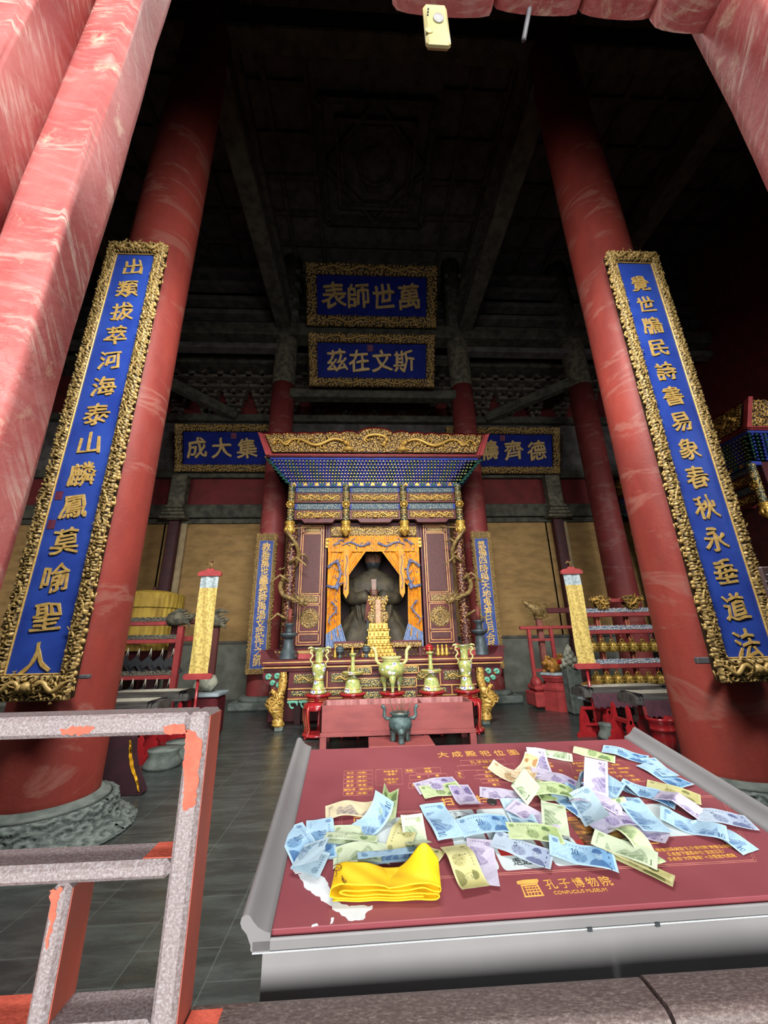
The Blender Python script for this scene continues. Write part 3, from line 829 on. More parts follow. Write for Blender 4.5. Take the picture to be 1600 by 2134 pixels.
def plaque(x0, x1, z0, z1, y, chars, label, size, tilt=0.0, fw=.3, blue='blue_dim', tm='gold_text_soft', xs=None, seal=None, group='horizontal blue name boards', zt=None, hang=0):
    cx_ = (x0 + x1) / 2
    t = thing('name_board', (cx_, y, z0), label, 'name board', group)
    R = np.array([[1, 0, 0], [0, math.cos(tilt), -math.sin(tilt)], [0, math.sin(tilt), math.cos(tilt)]])
    def T(mb): mb.T = (R, V3(cx_, y, z0)); return mb
    w, h = x1 - x0, z1 - z0; hw_ = w / 2
    mb = T(MB()); mb.box((-hw_ + .05, 0, .05), (hw_ - .05, .1, h - .05), 0, .01); mb.build('blue_field', blue, t)
    mb = T(MB()); c_ = fw * .62
    # bevelled carved frame: inner edge set back
    for (O, U, V, ww, hh, sd) in ((( -hw_, -.05, 0), X_, Z_, w, fw, 1), ((-hw_, -.05, h - fw), X_, Z_, w, fw, 2), ((-hw_, -.052, 0), X_, Z_, fw, h, 3), ((hw_ - fw, -.052, 0), X_, Z_, fw, h, 4)):
        mb.relief(O, U, V, NY, ww, hh, c_, .07, sd, 0, c_ / 8, base=.03)
        mb.box((O[0] + .01, -.05, O[2] + .01), (O[0] + ww - .01, .1, O[2] + hh - .01), 0, .01, a=.05)
    for s_ in (-1, 1):
        for zc in (fw * .5, h - fw * .5):
            dragon(mb, [(s_ * (.1 + q * (hw_ - .4)), -.15, zc + fw * .22 * math.sin(q * 12)) for q in np.linspace(0, 1, 10)], fw * .11, 0, 6, a=1.0)
        dragon(mb, [(s_ * (hw_ - fw * .5) + fw * .2 * math.sin(q * 8), -.15, h * .2 + q * h * .6) for q in np.linspace(0, 1, 8)], fw * .1, 0, 6, a=1.0)
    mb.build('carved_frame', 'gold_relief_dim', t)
    if hang:
        for s_ in (-1, 1):
            mb = T(MB()); mb.tube([(s_ * hw_ * .7, .1, h - .2), (s_ * hw_ * .7, .5, h - .3), (s_ * hw_ * .7, 1.05, h - 1.9)], .035, 6, 0); mb.build('iron_hanger', 'wood_black', t)
    mb = T(MB()); n = len(chars)
    for i, ch in enumerate(chars):
        if ch == ' ': continue
        xx = xs[i] - cx_ if xs else -hw_ + fw + (w - 2 * fw) * (i + .62) / (n + .24)
        write(mb, ch, (xx, -.01, (zt - z0) if zt else h / 2), size, X_, Z_, NY, .018, .04, 0, .8)
    mb.build('lettering', tm, t)
    if seal:
        mb = T(MB()); mb.box((seal[0] - cx_ - .09, -.012, seal[1] - z0 - .1), (seal[0] - cx_ + .09, 0, seal[1] - z0 + .1)); mb.build('red_seal', 'seal', t)
    return t
Yp = 10.25
k_ = lambda px, py, Y=Yp: at_y(px, py, Y)
def px_xs(lst, py, Y): return [at_y(p, py, Y)[0] for p in lst]
TX_ = lambda lst, py, Y: px_xs(lst, py, Y)
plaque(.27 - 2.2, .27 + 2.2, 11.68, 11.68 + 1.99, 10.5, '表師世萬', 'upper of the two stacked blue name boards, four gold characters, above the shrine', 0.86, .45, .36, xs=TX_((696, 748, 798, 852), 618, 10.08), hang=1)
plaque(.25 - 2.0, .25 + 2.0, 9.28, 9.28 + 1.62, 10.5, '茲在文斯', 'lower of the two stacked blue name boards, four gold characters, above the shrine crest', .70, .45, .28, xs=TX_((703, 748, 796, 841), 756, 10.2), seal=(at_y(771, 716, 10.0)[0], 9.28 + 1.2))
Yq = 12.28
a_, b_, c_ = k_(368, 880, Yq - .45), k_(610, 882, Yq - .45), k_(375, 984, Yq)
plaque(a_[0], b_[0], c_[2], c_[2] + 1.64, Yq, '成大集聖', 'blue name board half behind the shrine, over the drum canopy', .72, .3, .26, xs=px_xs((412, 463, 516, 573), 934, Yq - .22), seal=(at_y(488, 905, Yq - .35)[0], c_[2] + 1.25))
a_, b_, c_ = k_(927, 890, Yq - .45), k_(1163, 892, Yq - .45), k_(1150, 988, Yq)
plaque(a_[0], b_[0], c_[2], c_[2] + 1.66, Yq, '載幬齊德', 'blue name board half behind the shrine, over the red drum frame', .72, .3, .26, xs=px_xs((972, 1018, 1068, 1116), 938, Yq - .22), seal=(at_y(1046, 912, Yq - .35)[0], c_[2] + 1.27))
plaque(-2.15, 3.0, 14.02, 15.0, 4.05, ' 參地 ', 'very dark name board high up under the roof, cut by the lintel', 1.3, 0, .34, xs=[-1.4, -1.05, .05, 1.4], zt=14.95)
# ================================================================== shrines
def canopy(t, T):
    """crest, bracket tiers, painted friezes and hanging posts of a shrine; local x right, -y front"""
    def new():
        m_ = MB(); m_.T = T; return m_
    # --- crest board
    def top(x):
        ax = abs(x); z = 6.46 + .03 * (ax / 2.7) ** 3
        for c0, w0, h0 in ((0, .46, .17), (.66, .24, .09), (1.05, .2, .07), (1.42, .2, .055), (1.78, .2, .05), (2.12, .18, .045), (2.44, .16, .04)):
            if abs(ax - c0) < w0: z = max(z, 6.43 + 1.25 * h0 * math.sqrt(max(0, 1 - ((ax - c0) / w0) ** 2)) + .03)
        return z
    mb = new(); nu, nv = 340, 36; us = np.linspace(-1, 1, nu); vs = np.linspace(0, 1, nv)
    for inset, y, m_, hgt in ((0.0, -.40, 1, 0), (.045, -.46, 0, 1)):
        P = np.zeros((nu, nv, 3)); A = np.zeros((nu, nv))
        for i, u in enumerate(us):
            xt = u * (2.82 - inset * 2); zt = top(xt) - inset
            for j, v in enumerate(vs):
                P[i, j] = ((2.60 + .22 * v - inset * 2) * u, y, 5.90 + inset + (zt - 5.90 - inset) * v)
        if hgt:
            hh = swirl(P[..., 0] + 3, P[..., 2] - 5.8, .105, 21); hh[0] = hh[-1] = 0; hh[:, 0] = hh[:, -1] = 0
            P[..., 1] -= .055 * hh; A = hh
            mb.grid(P, 0, True, A)
        else:
            mb.grid(P, 1, False, 1.0); Q = P.copy(); Q[..., 1] += .07; mb.grid(Q[::-1], 1, False, 1.0)
            rim = np.stack([P[:, -1], P[:, -1] + V3(0, .07, 0)], 1); mb.grid(rim, 1, False, 1.0)
            rim2 = np.stack([P[:, -1] + V3(0, -.065, 0), P[:, -1]], 1); mb.grid(rim2, 1, False, 1.0)
    for s_ in (-1, 1):
        mb.prism([(s_ * 2.58, 5.88), (s_ * 2.66, 5.88), (s_ * 2.90, 6.50), (s_ * 2.78, 6.46)], (0, -.48, 0), X_, Z_, Y_, .1, 1)
        # the crest runs back along the sides
        P = np.zeros((70, 20, 3)); 
        for i, d in enumerate(np.linspace(0, 1.6, 70)):
            for j, v in enumerate(np.linspace(0, 1, 20)): P[i, j] = (s_ * (2.62 + .22 * v), -.40 + d, 5.92 + (.50 + .03 * abs(math.sin(d * 8))) * v)
        hh = swirl(P[..., 1] + 1, P[..., 2] - 5.8, .105, 24); P[..., 0] += s_ * .04 * hh; mb.grid(P, 0, True, hh)
        mb.box((s_ * 2.5, -.4, 5.84), (s_ * 2.63, 1.3, 5.92), 1)
    for (xs_, z0, dirn) in ((-1.5, 6.2, 1), (1.5, 6.2, -1)):
        dragon(mb, [(xs_ + dirn * (.75 - 1.5 * q), -.54, z0 + .09 * math.sin(q * 10)) for q in np.linspace(0, 1, 12)], .042, 0)
    dragon(mb, [(.28 * math.cos(q), -.55, 6.27 + .14 * math.sin(q)) for q in np.linspace(-.6, 3.9, 9)], .042, 0)
    for s_ in (-1, 1):
        dragon(mb, [(s_ * (2.45 - .5 * q), -.53, 6.2 + .08 * math.sin(q * 9)) for q in np.linspace(0, 1, 8)], .032, 0)
        mb.lathe([(.15, 0), (.13, .05), (.05, .08), (.028, .1), (.024, .3), (.0, .31)], (s_ * .66, -.50, 5.98), 12, 0)
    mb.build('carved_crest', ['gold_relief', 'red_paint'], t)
    # --- red eave moulding
    mb = new(); mb.box((-2.63, -.44, 5.845), (2.63, 1.2, 5.90), 0, .015); mb.box((-2.57, -.40, 5.79), (2.57, 1.2, 5.85), 1, .01); mb.build('eave_moulding', ['maroon', 'blue_paint'], t)
    # --- bracket tiers
    mb = new(); NTi = 8
    for k in range(NTi):
        z = 5.31 + .058 * k; y = .04 - .058 * k; hw_ = 2.14 + .056 * k
        mb.box((-hw_, y, z), (hw_, y + .3, z + .058), 0)
        n = 59
        for i in range(n):
            x = -hw_ + .05 + (2 * hw_ - .1) * (i + .5 * (k % 2)) / (n - .5)
            g = 1 if (i // 3) % 2 else 0
            if abs(x) > hw_ - .03: continue
            mb.box((x - .026, y - .05, z + .008), (x + .026, y + .02, z + .052), g)
            mb.box((x - .016, y - .062, z + .016), (x + .016, y - .049, z + .040), 2)
        for s_ in (-1, 1):
            for i in range(13):
                yy = y + .05 + i * .10
                mb.box((s_ * (hw_ - .02), yy - .02, z + .008), (s_ * (hw_ + .045), yy + .02, z + .05), 1 if i % 2 else 0)
            mb.box((s_ * (hw_ - .3), y, z), (s_ * hw_, y + 1.5, z + .058), 0)
            mb.beam((s_ * (hw_ - .05), y + .05, z + .03), (s_ * (hw_ + .11), y - .09, z + .045), .03, .04, 1)
    mb.build('bracket_tiers', ['blue_paint', 'green_paint', 'gold'], t)
    mb = new()
    for i in range(30):                                            # little lotus row under the brackets
        x = -2.02 + 4.04 * i / 29
        mb.prism([(x - .06, 5.24), (x + .06, 5.24), (x + .035, 5.30), (x, 5.33), (x - .035, 5.30)], (0, -.06, 0), X_, Z_, Y_, .05, 1 if i % 2 else 2)
    mb.box((-2.12, -.04, 5.22), (2.12, .2, 5.31), 0)
    mb.build('lotus_row', ['blue_paint', 'green_paint', 'gold'], t)
    # --- three bays of painted and gilded beams
    edges = (-2.07, -.73, .69, 2.07)
    for b in range(3):
        x0, x1 = edges[b] + .11, edges[b + 1] - .11
        for z0, z1, sd in ((5.09, 5.20, 31), (4.64, 4.78, 32)):
            mb = new(); mb.box((x0, 0, z0 - .01), (x1, .14, z1 + .01), 1)
            mb.relief((x0 + .02, -.002, z0), X_, Z_, NY, x1 - x0 - .04, z1 - z0, .085, .016, sd + b, 0, .011, base=.004)
            for e in (x0 - .02, x1 - .03): mb.box((e, -.012, z0), (e + .05, .05, z1), 2)
            mb.build('painted_beam', ['blue_relief', 'green_paint', 'blue_paint'], t)
        for z0, z1, sd, low in ((4.81, 5.07, 41, False), (4.36, 4.62, 44, True)):
            mb = new(); xm = (x0 + x1) / 2; w_ = (x1 - x0)
            if low: pl = [(x0 - .02, z1), (x0 - .02, z0 + .02), (xm - w_ * .36, z0 + .02), (xm - w_ * .30, z0 - .06), (xm + w_ * .30, z0 - .06), (xm + w_ * .36, z0 + .02), (x1 + .02, z0 + .02), (x1 + .02, z1)]
            else: pl = [(x0 - .02, z1), (x0 - .02, z0), (x1 + .02, z0), (x1 + .02, z1)]
            mb.prism(pl, (0, -.01, 0), X_, Z_, Y_, .14, 1)
            mb.relief((x0 + .03, -.012, z0 + .045), X_, Z_, NY, w_ - .06, z1 - z0 - .085, .082, .03, sd + b, 0, .0105, base=.008)
            for s_ in (-1, 1):
                dragon(mb, [(xm + s_ * (.12 + q * w_ * .33), -.055, (z0 + z1) / 2 + .045 * math.sin(q * 9)) for q in np.linspace(0, 1, 9)], .018, 0, 6)
            mb.lathe([(.05, 0), (.045, .03), (.014, .05), (.01, .12), (0, .125)], (xm, -.05, z0 + .05), 8, 0)
            mb.build('gilded_beam', ['gold_relief', 'maroon'], t)
    for x in edges:
        mb = new(); nu, nv = 26, 70
        th = np.linspace(0, 2 * np.pi, nu); zz = np.linspace(4.30, 5.26, nv); Tt, Zz = np.meshgrid(th, zz, indexing='ij')
        hh = swirl(Tt * .08, Zz - 4.2, .06, 50)
        R = .068 + .02 * hh; mb.grid(np.stack([x + R * np.cos(Tt), -.03 + R * np.sin(Tt), Zz], -1), 0, True, hh * .8 + .1)
        for zc in (4.52, 4.96): mb.blob((x, -.10, zc), (.05, .03, .055), 1, 10, 7)
        mb.build('hanging_post', ['panel_relief', 'dull_gold'], t)
        mb = new()
        for k in range(10):
            a_ = k * math.pi / 5; mb.blob((x + .085 * math.cos(a_), -.12, 4.73 + .085 * math.sin(a_)), (.024, .02, .024), 0, 7, 5)
        mb.blob((x, -.12, 4.73), (.055, .03, .055), 0, 10, 6)
        mb.build('rosette', 'gold', t)
        mb = new(); mb.lathe([(.06, .36), (.115, .34), (.12, .30), (.09, .275), (.105, .25), (.115, .20), (.10, .16), (.11, .13), (.10, .07), (.055, .02), (.015, -.02), (.0, -.03)], (x, -.03, 3.97), 18, 0)
        for k in range(8):
            a_ = k * math.pi / 4; mb.blob((x + .1 * math.cos(a_), -.03 + .1 * math.sin(a_), 4.11), (.035, .035, .07), 0, 7, 5)
        mb.build('lotus_pendant', 'gold', t)

SX, SY = .27, 9.0
shrine = thing('shrine', (SX, SY, 0), 'gilded maroon shrine with a dragon crest around the seated statue', 'shrine')
TI = (np.eye(3), V3(SX, SY, 0))
canopy(shrine, TI)
def NB():
    m_ = MB(); m_.T = TI; return m_
mb = NB()                                                          # body
mb.box((-1.95, .34, 1.38), (-1.24, .46, 4.4), 0); mb.box((1.13, .34, 1.38), (1.88, .46, 4.4), 0)
mb.box((-1.26, .34, 3.97), (1.15, .46, 4.4), 0)
mb.box((-1.95, .46, 1.38), (-1.85, 2.3, 5.4), 0); mb.box((1.80, .46, 1.38), (1.9, 2.3, 5.4), 0)
mb.box((-1.95, 2.25, 0), (1.9, 2.3, 5.4), 0); mb.box((-1.95, .3, 5.3), (1.9, 2.3, 5.4), 0); mb.box((-1.95, .4, 4.4), (1.9, .5, 5.3), 0)
mb.build('cabinet_body', 'deep_maroon', shrine)
mb = NB(); mb.box((-2.3, -.05, 0), (2.25, 2.3, 1.2), 0, .02); mb.box((-2.36, -.12, 1.2), (2.3, 2.3, 1.42), 0, .03)
mb.build('plinth', 'maroon', shrine)
mb = NB()
for i in range(46):
    x = -2.2 + 4.4 * i / 45
    mb.blob((x, -.125, 1.36), (.042, .03, .035), 0, 7, 5); mb.blob((x + .045, -.125, 1.27), (.035, .025, .03), 0, 7, 5)
mb.build('bead_moulding', 'dull_gold', shrine)
def door(x0, x1):
    fr = NB(); mids = (x0, x1)
    d = NB(); d.box((x0, .27, 1.47), (x1, .34, 4.33), 0, .01)
    o = d.build('panelled_door', 'maroon', shrine)
    g = NB(); b = .014; ya = .262
    def rect(a0, a1, z0, z1):
        for lo, hi in (((a0, z0), (a0 + b, z1)), ((a1 - b, z0), (a1, z1)), ((a0, z0), (a1, z0 + b)), ((a0, z1 - b), (a1, z1))): g.box((lo[0], ya, lo[1]), (hi[0], ya + .02, hi[1]))
    i0, i1 = x0 + .07, x1 - .07
    rect(x0 + .02, x1 - .02, 1.49, 4.31)
    for z0, z1 in ((4.12, 4.26), (2.63, 4.10), (2.40, 2.60), (1.78, 2.38), (1.55, 1.74)): rect(i0, i1, z0, z1)
    g.build('gold_lining', 'gold_line', o)
    l = NB(); l.relief((i0 + .03, .268, 2.66), X_, Z_, NY, i1 - i0 - .06, 1.41, .035, .006, 3, 0, .008); l.build('lattice_panel', 'maroon_relief', o)
    for z0, z1, sd in ((4.14, 4.24, 4), (2.43, 2.57, 5), (1.58, 1.71, 6)):
        l = NB(); l.relief((i0 + .05, .268, z0), X_, Z_, NY, i1 - i0 - .1, z1 - z0, .06, .012, sd, 0, .009); l.build('carved_strip', 'gold_relief_dim' if z0 > 2 else 'maroon_relief', o)
    l = NB(); xc = (x0 + x1) / 2; zc = 2.08; rr_ = min(.235, (i1 - i0) / 2 - .02)
    nr, na = 26, 60; r_, a_ = np.meshgrid(np.linspace(.004, rr_, nr), np.linspace(0, 2 * np.pi, na), indexing='ij')
    xx, zz = xc + r_ * np.cos(a_), zc + r_ * np.sin(a_); hh = swirl(xx - xx.min(), zz - zz.min(), .07, 9); hh[-1] = 0
    l.grid(np.stack([xx, .266 - .02 * hh - .004, zz], -1)[:, ::-1], 0, True, hh[:, ::-1])
    for k in range(30):
        q = k * math.pi / 15; l.blob((xc + (rr_ + .008) * math.cos(q), .258, zc + (rr_ + .008) * math.sin(q)), .016, 0, 6, 4)
    dragon(l, [(xc + rr_ * .62 * math.cos(q), .238, zc + rr_ * .62 * math.sin(q)) for q in np.linspace(0, 5.2, 12)], .02, 0, 6)
    l.build('dragon_medallion', 'gold_relief_dim', o)
door(-1.86, -1.26); door(1.17, 1.80)
mb = NB()
for x in (-1.22, -1.15, 1.05, 1.12): mb.box((x - .015, .25, 1.45), (x + .015, .36, 4.33), 0)
mb.box((-1.25, .25, 4.30), (1.15, .36, 4.34), 0)
mb.build('door_posts', 'maroon', shrine)
mb = NB(); mb.box((-1.14, .28, 4.0), (1.04, .40, 4.30), 1); mb.relief((-1.12, .262, 4.02), X_, Z_, NY, 2.14, .25, .085, .03, 61, 0, .012, base=.008)
mb.build('inner_frieze', ['gold_relief', 'deep_maroon'], shrine)
for x in (-1.19, 1.08):
    mb = NB(); mb.box((x - .05, .20, 3.72), (x + .05, .25, 3.97), 0, .015); mb.blob((x, .19, 3.9), .03, 0, 8, 5); mb.blob((x, .19, 3.8), .03, 0, 8, 5); mb.build('curtain_hook', 'gold', shrine)
# curtains
def cloth(P, fold, n=9, m=0, mbx=None):
    mbx.grid(P, m, True)
cur = thing('shrine_curtain', (SX, SY + .25, 3.0), 'orange silk curtain embroidered with dragons, tied back in the shrine', 'curtain')
mb = NB()
nu = 120; us = np.linspace(-1.165, 1.055, nu)
P = np.array([[(x, .20 + .012 * math.sin(x * 60), z) for z in np.linspace(3.62, 3.97 + (.05 if abs(x + .05) < .62 else 0), 8)] for x in us]); mb.grid(P, 0)
mb.build('pelmet', 'curtain', cur)
mb = NB()
for s_ in (-1, 1):
    dragon(mb, [(-.055 + s_ * (.16 + .62 * q), .17, 3.80 - .05 * math.sin(q * 7)) for q in np.linspace(0, 1, 9)], .026, 0, 6)
    dragon(mb, [(-.055 + s_ * (.78 + .22 * q), .17, 3.90 - .14 * q + .03 * math.sin(q * 9)) for q in np.linspace(0, 1, 6)], .018, 0, 6)
mb.build('embroidered_dragon', 'silk_blue', cur)
for s_, xe in ((-1, -1.165), (1, 1.055)):
    mb = NB(); zs_ = np.linspace(3.64, 1.60, 70); nf = 44
    P = np.zeros((70, nf, 3))
    for i, z in enumerate(zs_):
        f = (3.64 - z) / 2.04
        if z > 2.78: w_ = .93 - (3.64 - z) / .86 * .62 if z > 2.80 else .3
        else: w_ = .29 + .05 * f
        for j in range(nf):
            q = j / (nf - 1)
            P[i, j] = (xe - s_ * (w_ * q) + (0 if s_ else 0), .235 - .022 * math.sin(q * 34) - .02 * math.sin(q * 13 + z * 2) - .05 * math.exp(-((z - 2.78) / .2) ** 2), z)
    mb.grid(P, 0)
    o = mb.build('side_drape', 'curtain', cur)
    mb = NB()
    P = np.zeros((16, nf, 3))
    for i, z in enumerate(np.linspace(1.72, 1.38, 16)):
        for j in range(nf):
            q = j / (nf - 1); P[i, j] = (xe - s_ * ((.34 + .012 * i) * q), .20 - .03 * math.sin(q * 34), z - .0 + .22 * q * (1 - i / 15))
    mb.grid(P, 0); mb.build('wave_hem', 'hem_blue', o)
    mb = NB()
    dragon(mb, [(xe - s_ * (.17 + .14 * math.sin(q * 2.6 + .6)), .155, 3.34 - .62 * q) for q in np.linspace(0, 1, 10)], .032, 0, 6)
    dragon(mb, [(xe - s_ * (.06 + .22 * q), .155, 3.28 + .08 * math.sin(q * 3)) for q in np.linspace(0, 1, 6)], .026, 0, 6, legs=False)
    dragon(mb, [(xe - s_ * (.15 + .09 * math.sin(q * 6)), .15, 2.4 - .5 * q) for q in np.linspace(0, 1, 9)], .02, 0, 6)
    mb.build('embroidered_dragon', 'silk_blue', o)
    mb = NB(); mb.tube([(xe, .18, 2.80), (xe - s_ * .15, .12, 2.76), (xe - s_ * .30, .18, 2.82)], .035, 8, 0); mb.blob((xe - s_ * .24, .12, 2.76), (.05, .04, .07), 0); mb.build('tie_band', 'silk_blue', o)
for s_ in (-1, 1):
    xc = -.055 + s_ * .66
    mb = NB(); mb.prism([(xc - .062, 3.66), (xc - .062, 2.62), (xc, 2.50), (xc + .062, 2.62), (xc + .062, 3.66)], (0, .14, 0), X_, Z_, Y_, .015, 0); o = mb.build('hanging_streamer', 'curtain', cur)
    mb = NB()
    mb.tube([(xc + .022 * math.sin(k * 1.3), .132, 3.5 - k * .1) for k in range(9)], .010, 5, 0); mb.build('stitched_scroll', 'silk_blue', o)

# dragon columns of the shrine
def dragon_column(x, s_, label):
    t = thing('dragon_column', (SX + x, SY + .05, 0), label, 'dragon column', 'carved dragon columns of the shrine')
    mb = NB(); nu, nv = 30, 150
    th = np.linspace(0, 2 * np.pi, nu); zz = np.linspace(1.42, 4.25, nv); Tt, Zz = np.meshgrid(th, zz, indexing='ij')
    hh = swirl(Tt * .1, Zz, .07, 70); R = .10 + .03 * hh
    mb.grid(np.stack([x + R * np.cos(Tt), .10 + R * np.sin(Tt), Zz], -1), 0, True, hh)
    mb.build('shaft', relief_mat('studded_maroon_shaft', (62, 22, 26), (186, 140, 80), .2, .5, lo=.5, hi=.85) if 'shaft_m' not in M else M['shaft_m'], t)
    mb = NB()
    pts = [(x - s_ * .32, -.22, 2.42)] + [(x + .19 * math.cos(a_) * (1 if s_ > 0 else -1), .02 + .19 * math.sin(a_), 2.55 + (a_ + 1.2) * .235) for a_ in np.linspace(-1.2, 5.4, 16)] + [(x - s_ * .42, .1, 4.22)]
    dragon(mb, pts, .06, 0, 8)
    h0 = V3(*pts[0])
    for k in range(9):
        a_ = .6 + k * .3; mb.tube([h0, h0 + V3(s_ * .12 * math.cos(a_), -.02, .14 * math.sin(a_)), h0 + V3(s_ * .30 * math.cos(a_), .02, .26 * math.sin(a_) + .03)], [.016, .011, .003], 5, 0)
    for z, d in ((2.05, 1), (3.3, -1), (2.9, 1)):
        mb.tube([(x, -.05, z), (x + s_ * d * .18, -.14, z + .12), (x + s_ * d * .36, -.12, z - .03), (x + s_ * d * .40, -.12, z - .12)], [.04, .03, .02, .008], 6, 0)
        for q in (-1, 0, 1): mb.tube([(x + s_ * d * .36, -.12, z - .03), (x + s_ * d * (.43 + .03 * q), -.13, z - .06 + .05 * q)], [.012, .003], 4, 0)
    mb.build('coiled_dragon', 'dull_gold', t)
dragon_column(-2.02, -1, 'carved column with a coiled dragon, left of the shrine doors')
dragon_column(2.02, 1, 'carved column with a coiled dragon, right of the shrine doors')

# the seated statue (one continuous body)
st = thing('seated_statue', (SX - .05, 10.2, 1.42), 'dark seated statue in wide robes behind the gold tablet', 'statue')
mb = MB(); ox, oy = SX - .06, 10.25
secs = [(1.42, 1.02, .62, 0), (1.55, 1.04, .66, 0), (1.8, .92, .60, 0), (2.05, .72, .50, .02), (2.25, .60, .42, .04), (2.5, .60, .40, .06), (2.75, .64, .40, .08), (2.95, .66, .38, .1), (3.10, .58, .32, .12), (3.22, .36, .24, .13), (3.30, .17, .17, .12), (3.36, .15, .16, .1), (3.44, .19, .2, .08), (3.56, .225, .235, .06), (3.70, .225, .24, .06), (3.82, .20, .22, .08), (3.92, .13, .15, .1), (3.96, .02, .02, .1)]
nz = 90; zz = np.linspace(1.42, 3.96, nz); th = np.linspace(0, 2 * np.pi, 72)
S_ = np.array(secs); ax_, ay_, yo = [np.interp(zz, S_[:, 0], S_[:, k]) for k in (1, 2, 3)]
P = np.zeros((nz, 72, 3))
for i, z in enumerate(zz):
    fold = .05 * max(0, min(1, (3.1 - z) / 1.0))
    for j, a_ in enumerate(th):
        e = .8
        cx_ = math.copysign(abs(math.cos(a_)) ** e, math.cos(a_)); sy_ = math.copysign(abs(math.sin(a_)) ** e, math.sin(a_))
        k = 1 + fold * math.sin(a_ * 16 + z * 2.5) * .5
        fy = 0
        if z > 3.36 and math.sin(a_) < 0:                         # nose, brow, mouth and beard
            fx = cx_ * ax_[i]
            fy -= .055 * math.exp(-((fx) / .035) ** 2 - ((z - 3.60) / .06) ** 2)
            fy -= .02 * math.exp(-((abs(fx) - .08) / .06) ** 2 - ((z - 3.68) / .02) ** 2)
            fy += .03 * math.exp(-((abs(fx) - .08) / .04) ** 2 - ((z - 3.64) / .025) ** 2)
            fy -= .02 * math.exp(-((fx) / .06) ** 2 - ((z - 3.505) / .015) ** 2)
            fy -= .05 * math.exp(-((fx) / .10) ** 2 - ((z - 3.40) / .08) ** 2)
        P[i, j] = (ox + cx_ * ax_[i] * k, oy - .25 + yo[i] + sy_ * ay_[i] * k + fy, z)
mb.grid(P.transpose(1, 0, 2)[::-1], 0, True)
for fi, f in enumerate(mb.f):                                      # face and neck show skin, the rest is robe and crown
    q = np.concatenate(mb.v)[f[0]] if fi == 0 else VV[f[0]]
    if fi == 0: VV = np.concatenate(mb.v)
    if 3.36 < q[2] < 3.80 and q[1] < oy - .12: mb.mi[fi] = 1 if q[2] > 3.46 else 2
mb.build('robed_body', ['statue', 'statue_face', 'print_dark'], st)
mb = MB()
for s_ in (-1, 1):
    pts = [(ox + s_ * .55, oy - .15, 3.0), (ox + s_ * .74, oy - .35, 2.6), (ox + s_ * .52, oy - .66, 2.42), (ox + s_ * .14, oy - .82, 2.60)]
    mb.tube(np.array([np.array(pts)[0] * (1 - q) ** 3 + 3 * np.array(pts)[1] * q * (1 - q) ** 2 + 3 * np.array(pts)[2] * q * q * (1 - q) + np.array(pts)[3] * q ** 3 for q in np.linspace(0, 1, 14)]), np.linspace(.2, .15, 14), 14, 0)
    P = np.array([[(ox + s_ * (.16 + .30 * u + .06 * math.sin(v * 8) * v), oy - .80 + .12 * u + .03 * math.sin(u * 14), 2.62 - v * (1.0 + .2 * (1 - u))) for v in np.linspace(0, 1, 16)] for u in np.linspace(0, 1, 20)])
    mb.grid(P, 0)
mb.build('hanging_sleeves', 'statue', st)
mb = MB(); mb.blob((ox, oy - .86, 2.66), (.11, .08, .10), 0)
for s_ in (-1, 1):
    for k in range(4): mb.tube([(ox + s_ * .09, oy - .88, 2.71 - .045 * k), (ox + s_ * .03, oy - .96, 2.70 - .045 * k), (ox - s_ * .03, oy - .93, 2.69 - .045 * k)], [.024, .022, .016], 6, 0)
    mb.tube([(ox + s_ * .06, oy - .86, 2.74), (ox + s_ * .02, oy - .92, 2.79)], [.024, .016], 6, 0)
mb.build('clasped_hands', 'statue_face', st)
mb = MB(); mb.prism([(-.045, 0), (.045, 0), (.06, .34), (-.06, .34)], (ox, oy - .96, 2.62), X_, Z_, Y_, .02, 0); mb.build('held_tablet', 'statue_face', st)
mb = MB(); mb.prism([(-.17, 2.5), (.17, 2.5), (.22, 2.05), (.2, 2.0), (-.2, 2.0), (-.22, 2.05)], (ox, oy - .90, 0), X_, Z_, Y_, .05, 0)
for s_ in (-1, 1): mb.box((ox + s_ * .02, oy - .93, 2.10), (ox + s_ * .15, oy - .9, 2.15), 1)
mb.box((ox - .18, oy - .94, 1.75), (ox + .18, oy - .88, 2.04), 2)
mb.build('apron_panel', ['statue_red', 'gold', 'print_dark'], st)
mb = MB(); mb.box((ox - .24, oy - .62, 3.90), (ox + .24, oy + .28, 3.95), 0, .01); mb.lathe([(.21, 0), (.22, .12), (.2, .2)], (ox, oy - .17, 3.72), 24, 0)
for k in range(9):
    x = ox - .2 + .05 * k; mb.tube([(x, oy - .6, 3.9), (x + .004, oy - .6, 3.6 + .02 * (k % 2))], .008, 5, 1)
mb.build('crown', ['statue', 'dull_gold'], st)
mb = MB()
for s_ in (-1, 1): mb.blob((ox + s_ * .42, oy - .9, 1.47), (.17, .2, .07), 0, 14, 8); mb.blob((ox + s_ * .42, oy - 1.02, 1.49), (.10, .1, .06), 1, 12, 7)
mb.build('shoe_tips', ['statue', 'dull_gold'], st)

